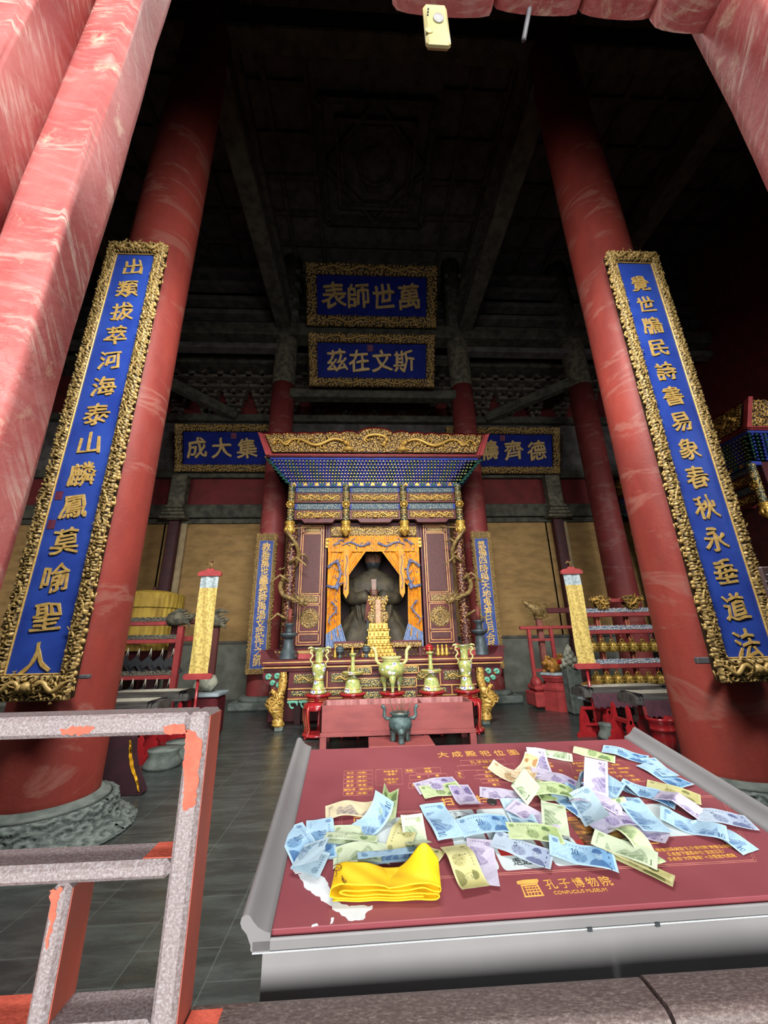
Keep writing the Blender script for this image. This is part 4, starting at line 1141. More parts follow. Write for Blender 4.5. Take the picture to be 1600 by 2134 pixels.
# gilded spirit tablet on its stepped stand
tb = thing('spirit_tablet', (SX, 8.70, 1.24), 'gilded carved tablet on a stepped gold stand before the statue', 'tablet')
mb = MB(); cx_ = SX + .01
for z0, z1, w_ in ((1.24, 1.32, .36), (1.32, 1.40, .31), (1.40, 1.46, .28), (1.46, 1.50, .30), (1.50, 1.60, .235), (1.60, 1.64, .26), (1.64, 1.76, .225), (1.76, 1.80, .245), (1.80, 1.92, .205)):
    mb.box((cx_ - w_, 8.70 - w_ * .55, z0), (cx_ + w_, 8.70 + .15, z1), 0, .01)
    n = int(w_ * 26)
    for k in range(n): mb.blob((cx_ - w_ + 2 * w_ * (k + .5) / n, 8.70 - w_ * .55, (z0 + z1) / 2), (.02, .015, (z1 - z0) * .33), 0, 6, 4)
mb.build('stepped_base', 'gold', tb)
mb = MB(); mb.box((cx_ - .06, 8.62, 1.9), (cx_ + .06, 8.68, 2.42), 0, .01); mb.build('name_plate', mat('pinkish_gold_plate', (176, 138, 104), (150, 112, 84), 20, .5), tb)
mb = MB(); nu, nv = 40, 46
P = np.zeros((nu, nv, 3)); A = np.zeros((nu, nv))
for i, u in enumerate(np.linspace(-1, 1, nu)):
    for j, v in enumerate(np.linspace(0, 1, nv)):
        w_ = .16 + .055 * math.sin(v * 9.5 - .8) + .03 * math.sin(v * 4)
        if v > .84: w_ = .225 * math.sqrt(max(0, 1 - ((v - .86) / .145) ** 2)) + .02
        P[i, j] = (cx_ + u * w_, 8.66, 1.90 + .60 * v)
hh = swirl(P[..., 0] - P[..., 0].min(), P[..., 2] - 1.9, .07, 81); hh[0] = hh[-1] = 0; hh[:, -1] = 0
P[..., 1] -= .03 * hh + .0; mask = np.abs(P[..., 0] - cx_) < .06; P[..., 1][mask] += .012
mb.grid(P, 0, True, hh); Q = P.copy(); Q[..., 1] = 8.74; mb.grid(Q[::-1], 0, True, hh)
for s_ in (-1, 1):
    for v in np.linspace(0, 1, 9): mb.blob((cx_ + s_ * (.17 + .04 * math.sin(v * 9.5 - .8)), 8.68, 1.92 + .56 * v), (.03, .03, .035), 0, 8, 5, a=.9)
mb.build('carved_surround', 'gold_relief', tb)

# side shrine seen past the right-hand column
Rm = np.array([[0.0, 1, 0], [-1, 0, 0], [0, 0, 1]])
side = thing('shrine', (8.9, 9.75, 0), 'second shrine in shadow, seen only past the right couplet board, gold crest and dark brackets', 'shrine')
TS = (Rm, V3(8.9, 9.75, 0)); canopy(side, TS)
mb = MB(); mb.T = TS; mb.box((-2.1, .2, 1.2), (2.1, 2.2, 5.4), 0); mb.box((-2.4, 0, 0), (2.4, 2.2, 1.2), 0); mb.build('cabinet_body', 'deep_maroon', side)

# ================================================================== altar table
al = thing('altar_table', (SX + .08, 8.4, 0), 'long maroon altar table with upturned ends and gilded dragon legs', 'altar table')
ax0, ax1, ay = -2.02, 2.76, 8.2
mb = MB(); mb.box((ax0, ay - .05, 1.13), (ax1, ay + .66, 1.24), 0, .015); mb.box((ax0 + .05, ay, 1.02), (ax1 - .05, ay + .62, 1.13), 0, .01)
for s_, xe in ((1, ax0), (-1, ax1)):
    pl = [(0, 1.14), (.5, 1.14), (.42, 1.235), (.28, 1.245), (.16, 1.28), (.10, 1.36), (.07, 1.41), (.02, 1.43), (-.05, 1.42), (-.08, 1.38), (-.04, 1.37), (-.02, 1.33), (-.03, 1.24)]
    mb.prism([(xe + s_ * x, z) for x, z in pl], (0, ay - .06, 0), X_, Z_, Y_, .7, 0)
mb.build('table_top', 'maroon', al)
mb = MB()
for z in (1.185, 1.09): mb.box((ax0 + .02, ay - .062, z), (ax1 - .02, ay - .03, z + .022))
bx0, bx1 = -1.50, 2.20
for z in (.70, .52): mb.box((bx0, ay + .015, z), (bx1, ay + .06, z + .02))
for x in (-.75, -.05, .75, 1.48): mb.box((x - .01, ay + .015, .72), (x + .01, ay + .06, 1.03))
for x in (-1.0, -.3, .35, 1.0, 1.7): mb.box((x - .01, ay + .015, .54), (x + .01, ay + .06, .70))
mb.build('gold_lining', 'gold_line', al)
mb = MB(); mb.box((bx0, ay + .04, .50), (bx1, ay + .6, 1.03), 0)
mb.build('carved_apron', 'maroon', al)
for (x0, x1, z0, z1, sd) in ((-1.40, -.82, .80, .97, 1), (-.68, -.12, .80, .97, 2), (.05, .68, .80, .97, 3), (.83, 1.40, .80, .97, 4), (1.56, 2.12, .80, .97, 5), (-1.44, -1.08, .575, .665, 6), (-.92, -.4, .575, .665, 7), (-.2, .28, .575, .665, 8), (.42, .92, .575, .665, 9), (1.08, 1.6, .575, .665, 10), (1.78, 2.14, .575, .665, 11)):
    mb = MB(); mb.relief((x0, ay + .035, z0), X_, Z_, NY, x1 - x0, z1 - z0, .07, .02, 90 + sd, 0, .010, base=.004)
    if z0 > .7:
        dragon(mb, [(x0 + .12 + q * (x1 - x0 - .24), ay + .0, (z0 + z1) / 2 + .035 * math.sin(q * 9)) for q in np.linspace(0, 1, 9)], .016, 0, 6)
    mb.build('carved_panel', 'panel_relief', al)
for s_, xe in ((1, ax0), (-1, ax1)):
    mb = MB(); pl = [(.02, 1.02), (.42, 1.02), (.42, .66), (.22, .68), (.17, .78), (.07, .84), (.02, .93)]
    mb.prism([(xe + s_ * x, z) for x, z in pl], (0, ay + .03, 0), X_, Z_, Y_, .05, 0); o = mb.build('end_bracket', 'maroon', al)
    mb = MB()
    for (q, r_) in ((0, .05), (1, .05), (2, .045), (3, .04)):
        c0 = [(.13, .93), (.30, .94), (.34, .78), (.22, .82)][q]
        mb.tube([(xe + s_ * (c0[0] + r_ * math.cos(a_) * (1 - a_ / 9)), ay + .015, c0[1] + r_ * math.sin(a_) * (1 - a_ / 9)) for a_ in np.linspace(0, 6.5, 14)], .030, 6, 0)
    mb.blob((xe + s_ * .16, ay + .01, .91), (.03, .015, .025), 1)
    mb.build('scroll_carving', ['green_relief', 'gold'], o)
mb = MB()
for x in np.linspace(bx0 + .1, bx1 - .1, 17):
    mb.tube([(x + .09 * math.cos(a_) * (1 - a_ / 8), ay + .04, .43 + .06 * math.sin(a_)) for a_ in np.linspace(-.3, 5.5, 12)], .018, 6, 0)
    mb.box((x - .1, ay + .03, .46), (x + .1, ay + .06, .50), 0)
mb.build('openwork_skirt', 'green_relief', al)
for s_, xe in ((1, -1.60), (-1, 2.28)):
    mb = MB(); y0 = ay - .0
    zz = [1.02, .95, .85, .75, .66, .60, .52, .44, .36, .28, .2, .14, .1, .06]
    xo = [0, 0, 0, -.005, -.03, -.09, -.13, -.135, -.11, -.07, -.05, -.045, -.045, -.03]
    rr_ = [.06, .075, .078, .075, .08, .12, .16, .165, .145, .11, .085, .105, .11, .08]
    P = np.zeros((24, 80, 3)); zq = np.linspace(1.02, .06, 80)
    xq = np.interp(-zq, [-z for z in zz], xo); rq = np.interp(-zq, [-z for z in zz], rr_)
    th = np.linspace(0, 2 * np.pi, 24)
    Zg = np.broadcast_to(zq, (24, 80)); Tg = np.broadcast_to(th[:, None], (24, 80))
    hh = swirl(Tg * .1, 1.1 - Zg, .075, 101)
    R = rq[None] * (.92 + .22 * hh)
    mb.grid(np.stack([xe + s_ * xq[None] + R * np.cos(Tg), y0 + R * np.sin(Tg) * .8, Zg], -1), 0, True, np.clip(hh + .35, 0, 1))
    dragon(mb, [(xe + s_ * (-.12 + .07 * math.sin(q * 6)), y0 - .13, .66 - .34 * q) for q in np.linspace(0, 1, 8)], .03, 0, 7)
    mb.build('leg', 'gold_relief', al)
    mb = MB(); mb.box((xe - s_ * .02 - .075, y0 - .07, 0), (xe - s_ * .02 + .075, y0 + .07, .07), 0, .01); mb.build('foot_block', 'stone', al)
mb = MB()
for x in (bx0 + .12, bx1 - .12): mb.box((x - .06, ay + .55, 0), (x + .06, ay + .7, 1.02), 0)
mb.build('rear_legs', 'deep_maroon', al)

# lower offering table in front of the altar
ft_ = thing('offering_table', (.33, 8.0, 0), 'low carved offering table with gold-lined frame behind the enamel censer', 'offering table')
mb = MB(); mb.box((-.33, 7.90, .94), (1.02, 8.12, 1.00), 0, .01); mb.box((-.28, 7.94, .45), (.97, 8.11, .94), 0); 
for x in (-.24, .93): mb.box((x - .05, 7.94, 0), (x + .05, 8.04, .5), 0)
mb.build('table_body', 'maroon', ft_)
mb = MB()
for (x0, x1, z0, z1) in ((-.33, .12, .965, 1.10), (.60, 1.02, .965, 1.10), (-.28, .97, .72, .90)):
    for lo, hi in (((x0, z0), (x0 + .014, z1)), ((x1 - .014, z0), (x1, z1)), ((x0, z0), (x1, z0 + .014)), ((x0, z1 - .014), (x1, z1))): mb.box((lo[0], 7.885, lo[1]), (hi[0], 7.90, hi[1]))
mb.build('gold_lining', 'gold_line', ft_)
for x0, x1, z0, z1, sd in ((-.31, .10, .98, 1.085, 1), (.62, 1.0, .98, 1.085, 2), (-.25, .30, .74, .88, 3), (.38, .94, .74, .88, 4), (-.25, .94, .5, .66, 5)):
    mb = MB(); mb.box((x0, 7.905, z0), (x1, 7.96, z1), 0, a=.0); mb.relief((x0, 7.90, z0), X_, Z_, NY, x1 - x0, z1 - z0, .07, .018, 120 + sd, 0, .011); mb.build('carved_panel', 'panel_relief', ft_)

# ------------------------------------------------------------------ the five enamel vessels on red stands
def stand(x, y, ztop, label):
    t = thing('vessel_stand', (x, y, 0), label, 'stand', 'red lacquer stands in front of the altar')
    mb = MB(); mb.lathe([(.0, ztop - .05), (.19, ztop - .05), (.235, ztop - .035), (.24, ztop - .015), (.225, ztop), (.17, ztop), (.16, ztop - .008), (0, ztop - .008)], (x, y, 0), 40, 0); mb.build('round_top', 'bright_red', t)
    mb = MB(); mb.lathe([(.17, ztop - .13), (.185, ztop - .12), (.185, ztop - .06), (.20, ztop - .05)], (x, y, 0), 40, 0)
    for k in range(5):
        a_ = k * 2 * math.pi / 5 + .3
        for q in np.linspace(-.32, .32, 7):
            mb.cbox((x + .187 * math.cos(a_ + q), y + .187 * math.sin(a_ + q), ztop - .075), (.004, .018, .004), 1, R=np.array([[math.cos(a_ + q), -math.sin(a_ + q), 0], [math.sin(a_ + q), math.cos(a_ + q), 0], [0, 0, 1]]))
            mb.cbox((x + .187 * math.cos(a_ + q), y + .187 * math.sin(a_ + q), ztop - .108), (.004, .018, .004), 1, R=np.array([[math.cos(a_ + q), -math.sin(a_ + q), 0], [math.sin(a_ + q), math.cos(a_ + q), 0], [0, 0, 1]]))
    mb.build('waist', ['bright_red', 'gold_line'], t)
    mb = MB(); n = 90
    P = np.array([[(x + r_ * math.cos(a_), y + r_ * math.sin(a_), z) for (r_, z) in ((.185, ztop - .13), (.23, ztop - .16), (.25, ztop - .20), (.245, ztop - .225 - .03 * abs(math.sin(a_ * 2.5 - .3)) ))] for a_ in np.linspace(0, 2 * np.pi, n)])
    mb.grid(P, 0, True); mb.build('scalloped_apron', 'bright_red', t)
    for k in range(5):
        a_ = k * 2 * math.pi / 5 - math.pi / 2 + .63; d = V3(math.cos(a_), math.sin(a_), 0); b0 = V3(x, y, 0)
        mb = MB(); path = [(.225, ztop - .17), (.25, ztop - .26), (.245, ztop - .38), (.22, ztop - .5), (.205, .16), (.215, .09), (.24, .05), (.25, .03)]
        mb.tube([b0 + d * r_ + Z_ * z for r_, z in path], [.036, .036, .030, .026, .025, .026, .028, .022], 8, 0)
        o = mb.build('leg', 'bright_red', t)
        e = V3(-d[1], d[0], 0); mb = MB()
        for s_ in (-1, 1): mb.tube([b0 + d * (r_ + .02) + e * s_ * .024 + Z_ * z for r_, z in path[:6]], .004, 4, 0)
        mb.build('gold_edge', 'gold_line', o)
    mb = MB(); mb.lathe([(.2, .03), (.25, .03), (.26, .05), (.24, .075), (.2, .075)], (x, y, 0), 40, 0)
    for a_ in np.linspace(0, 6.28, 6)[:-1]: mb.blob((x + .24 * math.cos(a_ + .1), y + .24 * math.sin(a_ + .1), .016), (.03, .03, .016), 0, 8, 5)
    mb.build('floor_ring', 'bright_red', t)
VY = 7.62
vx = [at_y(p, 1440, VY)[0] for p in (663, 735, 817, 900, 973)]
ST = .691
for x, lab in zip(vx, ('red stand under the leftmost enamel vase', 'red stand under the left bell-shaped enamel candlestick', 'red stand under the three-legged enamel censer', 'red stand under the right bell-shaped enamel candlestick', 'red stand under the rightmost enamel vase')): stand(x, VY, ST, lab)
def vase(x, label):
    t = thing('enamel_vase', (x, VY, ST), label, 'vase', 'yellow enamel vases')
    mb = MB(); mb.lathe([(.0, .0), (.135, .0), (.14, .02), (.125, .06), (.10, .09), (.088, .17), (.08, .20), (.085, .215), (.078, .23), (.10, .30), (.118, .37), (.118, .41), (.095, .46), (.07, .475), (.074, .49), (.066, .50), (.064, .56), (.072, .64), (.09, .69), (.125, .72), (.128, .73), (.10, .725), (.07, .69), (.0, .66)], (x, VY, ST), 40, 0)
    mb.build('vase_body', 'enamel', t)
    mb = MB()
    for z in (.062, .215, .49): mb.lathe([(.087 if z > .1 else .128, z - .008), (.092 if z > .1 else .132, z), (.087 if z > .1 else .126, z + .008)], (x, VY, ST), 36, 0)
    mb.build('rim_rings', 'gold', t)
    for s_ in (-1, 1):
        mb = MB()
        mb.tube([(x + s_ * r_, VY, ST + z) for r_, z in ((.09, .69), (.15, .69), (.16, .65), (.13, .63), (.11, .60), (.13, .57), (.155, .54), (.14, .50), (.105, .47), (.125, .44), (.12, .41))], [.016, .018, .017, .015, .016, .016, .016, .015, .013, .010, .006], 7, 0)
        mb.tube([(x + s_ * r_, VY, ST + z) for r_, z in ((.10, .715), (.15, .735), (.19, .725), (.20, .70))], [.016, .02, .016, .006], 7, 0)
        mb.build('scroll_handle', 'enamel_plain', t)
vase(vx[0], 'leftmost of the yellow floral enamel vases, with scroll handles'); vase(vx[4], 'rightmost yellow floral enamel vase, before the gilded column foot')
def candlestick(x, label):
    t = thing('enamel_candlestick', (x, VY, ST), label, 'candlestick', 'bell-based enamel candlesticks')
    mb = MB(); mb.lathe([(.0, .0), (.160, .0), (.162, .015), (.147, .05), (.137, .09), (.122, .15), (.100, .21), (.075, .235), (.04, .255), (.035, .27), (.0, .27)], (x, VY, ST), 40, 0); mb.build('bell_base', 'enamel', t)
    mb = MB(); mb.lathe([(.0, .27), (.12, .275), (.182, .29), (.185, .33), (.177, .335), (.03, .325), (.0, .325)], (x, VY, ST), 40, 0); mb.build('drip_tray', 'enamel', t)
    mb = MB(); mb.lathe([(.035, .325), (.042, .34), (.036, .42), (.03, .52), (.035, .56), (.028, .585), (.06, .60), (.066, .625), (.0, .63)], (x, VY, ST), 30, 0); mb.build('stem', 'enamel', t)
    mb = MB(); mb.lathe([(.012, .63), (.008, .66), (.003, .72), (.0, .725)], (x, VY, ST), 10, 0); mb.build('pricket', 'gold', t)
    mb = MB(); mb.lathe([(.147, .05), (.151, .056), (.145, .062)], (x, VY, ST), 36, 0); mb.lathe([(.185, .308), (.188, .314), (.185, .320)], (x, VY, ST), 36, 0); mb.build('rim_rings', 'gold', t)
candlestick(vx[1], 'yellow enamel candlestick with a bell-shaped foot, between left vase and censer'); candlestick(vx[3], 'yellow enamel candlestick with a bell-shaped foot, between censer and right vase')
t = thing('enamel_censer', (vx[2], VY, ST), 'round yellow enamel tripod censer with tall upswept ears', 'censer')
x = vx[2]
mb = MB(); mb.lathe([(.0, .20), (.08, .205), (.15, .24), (.195, .30), (.205, .36), (.195, .42), (.165, .455), (.13, .47), (.13, .49), (.0, .49)], (x, VY, ST), 48, 0); mb.build('bowl', 'enamel', t)
mb = MB(); mb.lathe([(.13, .475), (.14, .49), (.135, .515), (.155, .53), (.16, .555), (.145, .565), (.12, .56), (.0, .55)], (x, VY, ST), 44, 0); mb.build('neck_rim', 'enamel_plain', t)
for s_ in (-1, 1):
    mb = MB(); mb.tube([(x + s_ * r_, VY, ST + z) for r_, z in ((.16, .44), (.20, .45), (.235, .50), (.235, .58), (.24, .65), (.27, .70), (.30, .72))], [.02, .026, .028, .026, .026, .028, .03], 9, 0); mb.build('ear_handle', 'enamel_plain', t)
for a_ in (-1.57, .5, 2.64):
    mb = MB(); d = V3(math.cos(a_), math.sin(a_), 0)
    mb.tube([V3(x, VY, ST) + d * r_ + Z_ * z for r_, z in ((.12, .26), (.145, .20), (.135, .14), (.125, .08), (.128, .02), (.13, .0))], [.05, .052, .036, .024, .02, .026], 10, 0); mb.build('leg', 'enamel', t)

for nm, kx in (('enamel_vase', 1.05), ('enamel_candlestick', 1.05), ('enamel_censer', 1.2)):
    for o in list(COL.objects):
        if o.type == 'EMPTY' and o.name.startswith(nm): o.scale = (kx, kx, 1.06)
# things standing on the altar table
def pewter(x, y, label):
    t = thing('pewter_candlestick', (x, y, 1.24), label, 'candlestick', 'tall pewter candlesticks')
    mb = MB(); mb.lathe([(.0, 0), (.19, 0), (.19, .02), (.155, .05), (.15, .16), (.115, .18), (.11, .28), (.10, .29), (.095, .38), (.0, .38)], (x, y, 1.24), 36, 0); mb.build('stepped_foot', 'pewter', t)
    mb = MB(); mb.lathe([(.06, .38), (.17, .46), (.175, .50), (.165, .51), (.0, .505)], (x, y, 1.24), 36, 0); mb.build('drip_tray', 'pewter', t)
    mb = MB(); mb.lathe([(.075, .50), (.065, .56), (.07, .64), (.11, .67), (.115, .70), (.0, .71)], (x, y, 1.24), 30, 0); mb.build('socket', 'pewter', t)
    mb = MB(); mb.lathe([(.045, .70), (.043, 1.0), (.0, 1.0)], (x, y, 1.24), 20, 0); mb.build('candle', 'statue_red', t)
pewter(-1.60, 8.55, 'tall pewter candlestick on the altar under the left dragon column')
pewter(2.45, 8.55, 'tall pewter candlestick on the altar under the right dragon column')
def dou(x, y, m, label):
    t = thing('footed_bowl', (x, y, 1.24), label, 'footed bowl', 'footed ritual bowls on the altar')
    mb = MB(); mb.lathe([(.0, 0), (.06, 0), (.045, .03), (.025, .06), (.04, .09), (.085, .12), (.09, .16), (.0, .165)], (x, y, 1.24), 24, 0); mb.build('bowl', m, t)
    mb = MB(); mb.lathe([(.092, .16), (.085, .20), (.04, .23), (.015, .235), (.0, .26)], (x, y, 1.24), 24, 0); mb.build('lid', m, t)
dou(-.52, 8.42, 'pewter', 'dark footed bowl behind the left enamel candlestick'); dou(1.32, 8.42, 'bright_red', 'red footed bowl just right of the enamel censer'); dou(1.92, 8.42, 'red_paint', 'red footed bowl beside the right enamel candlestick'); dou(.02, 8.42, 'pewter', 'dark footed bowl just left of the enamel censer')
for x, lab in ((-1.20, 'red offering box with a tan top beside the left pewter candlestick'), (2.12, 'red offering box with a tan top beside the right enamel vase')):
    t = thing('offering_box', (x, 8.45, 1.24), lab, 'box', 'red offering boxes on the altar'); mb = MB(); mb.box((x - .15, 8.33, 1.24), (x + .15, 8.57, 1.34), 0, .005); mb.build('box_body', 'red_paint', t); mb = MB(); mb.box((x - .15, 8.33, 1.342), (x + .15, 8.57, 1.40), 0, .005); mb.build('lid', 'board', t)
for i, x in enumerate((1.52, 1.61, 1.70, -.27, -.62)):
    t = thing('gilded_figurine', (x, 8.5, 1.24), ['small gilded figurine, first of three right of the censer ear', 'small gilded figurine, middle of three right of the censer ear', 'small gilded figurine, last of three right of the censer ear', 'small gilded figurine behind the left candlestick stem', 'small gilded figurine between left vase and candlestick'][i], 'figurine', 'small gilded figurines on the altar')
    mb = MB(); mb.lathe([(.0, 0), (.04, 0), (.042, .03), (.03, .05), (.036, .10), (.03, .14), (.02, .155), (.026, .18), (.024, .21), (.0, .23)], (x, 8.5, 1.24), 14, 0); mb.build('figure', 'gold', t)
for s_, lab in ((-1, 'low gilded fretwork rack before the left robe hem'), (1, 'low gilded fretwork rack before the right robe hem')):
    cx_ = SX + s_ * .62
    t = thing('fretwork_rack', (cx_, 8.75, 1.42), lab, 'rack', 'gilded racks before the statue')
    mb = MB()
    for e in (-.28, .28): mb.box((cx_ + e - .03, 8.70, 1.24), (cx_ + e + .03, 8.80, 1.52), 0)
    mb.box((cx_ - .32, 8.66, 1.52), (cx_ + .32, 8.84, 1.56), 0, .005); mb.build('shelf', 'maroon', t)
    mb = MB(); mb.relief((cx_ - .32, 8.66, 1.42), X_, Z_, NY, .64, .1, .06, .02, 77 + s_, 0, .01); mb.box((cx_ - .32, 8.665, 1.42), (cx_ + .32, 8.70, 1.52), 0, a=.2); mb.build('fret', 'gold_relief', t)

# red donation box
bx = thing('donation_box', (.49, 6.9, 0), 'open three-part red wooden box in front of the enamel vessels', 'box')
x0, x1, y0, y1 = at_y(668, 1475, 6.68)[0], at_y(987, 1466, 6.68)[0], 6.68, 7.34
zt, zb = at_y(820, 1467, 6.68)[2], at_y(820, 1523, 6.68)[2]
mb = MB(); 
mb.box((x0, y0, zb), (x1, y0 + .025, zt), 0, .004); mb.box((x0, y1 - .025, zb), (x1, y1, zt), 0, .004)
mb.box((x0, y0, zb), (x0 + .025, y1, zt), 0, .004); mb.box((x1 - .025, y0, zb), (x1, y1, zt), 0, .004)
mb.build('outer_boards', 'box_red', bx)
mb = MB(); mb.box((x0 + .02, y0 + .02, zb), (x1 - .02, y1 - .02, zb + .02), 0)
for q in (1 / 3, 2 / 3): mb.box((x0 + (x1 - x0) * q - .012, y0 + .02, zb), (x0 + (x1 - x0) * q + .012, y1 - .02, zt - .01), 0)
mb.box((x0 + .025, y1 - .032, zb), (x1 - .025, y1 - .026, zt - .005), 0); mb.box((x0 + .026, y0 + .03, zb), (x0 + .032, y1 - .03, zt - .005), 0); mb.box((x1 - .032, y0 + .03, zb), (x1 - .026, y1 - .03, zt - .005), 0)
mb.build('compartments', 'box_inside', bx)
mb = MB(); mb.box((x0, y0 - .015, zb - .06), (x1, y0 + .02, zb), 0, .004); mb.box((x0, y1 - .02, zb - .06), (x1, y1, zb), 0, .004); mb.build('lower_rail', 'box_red', bx)
for x in (x0 + .05, x1 - .05):
    for y in (y0 + .02, y1 - .04):
        mb = MB(); mb.box((x - .05, y - .03, 0), (x + .05, y + .03, zb - .02), 0, .004); mb.build('leg', 'box_red', bx)

# bronze censer on its small table
lt = thing('low_table', (.5, 6.25, 0), 'small low red table under the bronze incense burner', 'table')
q0, q1 = at_y(768, 1557, 6.05), at_y(907, 1552, 6.05)
tz = (q0[2] + q1[2]) / 2
mb = MB(); mb.box((q0[0], 6.05, tz - .04), (q1[0], 6.62, tz), 0, .005); mb.build('table_top', 'box_red', lt)
for x in (q0[0] + .05, q1[0] - .05):
    for y in (6.1, 6.55): mb = MB(); mb.box((x - .04, y - .04, 0), (x + .04, y + .04, tz - .04), 0); mb.build('leg', 'box_red', lt)
cb = at_y(835, 1546, 6.28); cxx, cz = cb[0], tz; kx = (at_y(873, 1480, 6.28)[0] - at_y(797, 1480, 6.28)[0]) / 2
ce = thing('incense_burner', (cxx, 6.28, cz), 'weathered bronze incense burner holding burnt sticks before the red box', 'incense burner')
hgt = at_y(835, 1470, 6.28)[2] - cz
mb = MB(); k = hgt / .52
mb.lathe([(.0, .12), (.09, .125), (.17, .17), (.195, .24), (.185, .31), (.15, .345), (.135, .36), (.14, .38), (.165, .40), (.17, .42), (.15, .42), (.13, .40), (.0, .39)], (cxx, 6.28, cz), 44, 0)
mb.v[-1] = (mb.v[-1] - V3(cxx, 6.28, cz)) * V3(.88, .88, k) + V3(cxx, 6.28, cz)
mb.blob((cxx, 6.12, cz + .17 * k), (.05, .04, .05), 0); mb.blob((cxx, 6.09, cz + .16 * k), (.025, .02, .02), 0)
mb.build('bowl', 'bronze', ce)
for s_ in (-1, 1):
    mb = MB(); mb.tube([(cxx + s_ * r_, 6.28, cz + z * k) for r_, z in ((.13, .34), (.20, .33), (.235, .38), (.225, .44), (.23, .49), (.265, .525))], [.02, .026, .026, .024, .026, .03], 9, 0); mb.build('ear_handle', 'bronze', ce)
for a_ in (-1.57, .55, 2.6):
    mb = MB(); d = V3(math.cos(a_), math.sin(a_), 0); mb.tube([V3(cxx, 6.28, cz) + d * r_ + Z_ * z for r_, z in ((.10, .2), (.125, .13), (.12, .07), (.125, .02), (.125, 0))], [.05, .055, .04, .042, .048], 10, 0); mb.build('leg', 'bronze', ce)
mb = MB(); mb.lathe([(.0, .395 * k), (.12, .395 * k), (.0, .41 * k)], (cxx, 6.28, cz), 24, 0); mb.build('ash_bed', 'ash', ce)
for i, (dx, h_, tl) in enumerate(((-.09, .20, -.06), (-.02, .17, -.02), (.055, .19, .01), (.115, .16, .05), (-.05, .13, .02), (.02, .22, .0))):
    mb = MB(); mb.tube([(cxx + dx, 6.28 + .02 * (i % 2), cz + .40 * k), (cxx + dx + tl * .5, 6.28, cz + .40 * k + h_ * .5), (cxx + dx + tl, 6.27, cz + .40 * k + h_)], [.010, .009, .006], 6, 0)
    tag(mb.build('incense_stick', 'incense'), ['leftmost leaning burnt incense stick in the bronze burner', 'second incense stick from the left in the bronze burner', 'incense stick right of centre in the bronze burner', 'rightmost leaning incense stick in the bronze burner', 'short incense stick left of centre in the bronze burner', 'tallest incense stick at the centre of the bronze burner'][i], 'incense stick', 'incense sticks in the bronze burner')
# ================================================================== ritual instruments at the sides
def banner(pt, pb, x0, x1, z0, z1, y, label, stand_):
    t = thing('silk_banner', (pt[0], y, 0), label, 'banner', 'yellow scroll banners on red poles')
    xm = (x0 + x1) / 2
    mb = MB(); mb.tube([(xm, y + .03, 0.02), (xm, y + .03, z0)], .022, 8, 0); mb.build('pole', 'bright_red', t)
    mb = MB(); mb.tube([(xm, y + .04, z0 - .02), (xm, y + .04, z1 + .2)], .014, 8, 0); mb.build('upper_pole', 'deep_maroon', t)
    mb = MB(); n = 14; P = np.array([[(x0 + .025 + (x1 - x0 - .05) * i / (n - 1), y + .012 * math.sin(i * .9 + k * .25), z0 + .08 + (z1 - z0 - .14) * k / 29) for k in range(30)] for i in range(n)])
    zc = z1 - .06 - (z1 - z0) * .145
    mb.grid(P[:, :26], 0, True); mb.build('yellow_scroll', 'scroll_yellow', t)
    mb = MB(); mb.grid(P[:, 25:], 0, True); mb.build('pale_head_strip', 'scroll_pale', t)
    pl = [(x0 - .02, z1 - .08), (x0 - .03, z1 - .03), (x0 + .02, z1 + .01), (x0 + .1, z1 + .02), (xm - .04, z1 + .06), (xm, z1 + .04), (xm + .04, z1 + .06), (x1 - .1, z1 + .02), (x1 - .02, z1 + .01), (x1 + .03, z1 - .03), (x1 + .02, z1 - .08)]
    mb = MB(); mb.prism(pl, (0, y - .03, 0), X_, Z_, Y_, .05, 0); mb.build('red_head_board', 'red_paint', t)
    mb = MB()
    pl = []
    for cx_, s_ in ((x0 - .02, 1), (x1 + .02, -1)):
        for q in np.linspace(-math.pi / 2, math.pi / 2, 7): pl.append((cx_ - s_ * .03 * math.cos(q), z0 + .045 + s_ * .045 * math.sin(-q) * -1) if s_ > 0 else (cx_ + .03 * math.cos(q), z0 + .045 - .045 * math.sin(q) * -1))
    pl = [(x0 - .02, z0), (x0 - .05, z0 + .03), (x0 - .05, z0 + .06), (x0 - .02, z0 + .09), (x1 + .02, z0 + .09), (x1 + .05, z0 + .06), (x1 + .05, z0 + .03), (x1 + .02, z0)]
    mb.prism(pl, (0, y - .025, 0), X_, Z_, Y_, .045, 0); mb.build('red_foot_bar', 'red_paint', t)
    mb = MB(); mb.tube([(xm, y + .02, z1 + .04), (xm + .01, y, z1 + .13), (xm - .06, y - .02, z1 + .15), (xm - .09, y - .02, z1 + .11)], [.022, .02, .014, .005], 6, 0); mb.tube([(xm, y, z1 + .12), (xm + .05, y, z1 + .17)], [.014, .004], 5, 0); mb.build('finial', 'dull_gold', t)
    mb = MB()
    for s_ in (-1, 1):
        pl = [(-.16, 0), (-.15, .06), (-.11, .07), (-.09, .15), (-.07, .3), (-.03, .42), (0, .46), (.03, .42), (.07, .3), (.09, .15), (.11, .07), (.15, .06), (.16, 0)]
        mb.prism(pl, (xm + s_ * .20, y + .0, 0), X_, Z_, Y_, .03, 0)
    mb.box((xm - .2, y - .02, .40), (xm + .2, y + .06, .45), 0, .01); mb.box((xm - .2, y - .02, .16), (xm + .2, y + .06, .20), 0, .01)
    mb.build('footed_stand', 'bright_red', t)
bl0, bl1 = at_y(416, 1205, 7), at_y(458, 1205, 7)
zl = at_y(436, 1196, 7)[2]; zl0 = at_y(412, 1416, 7)[2]
xl = (at_y(415, 1300, 7)[0] + at_y(453, 1300, 7)[0]) / 2
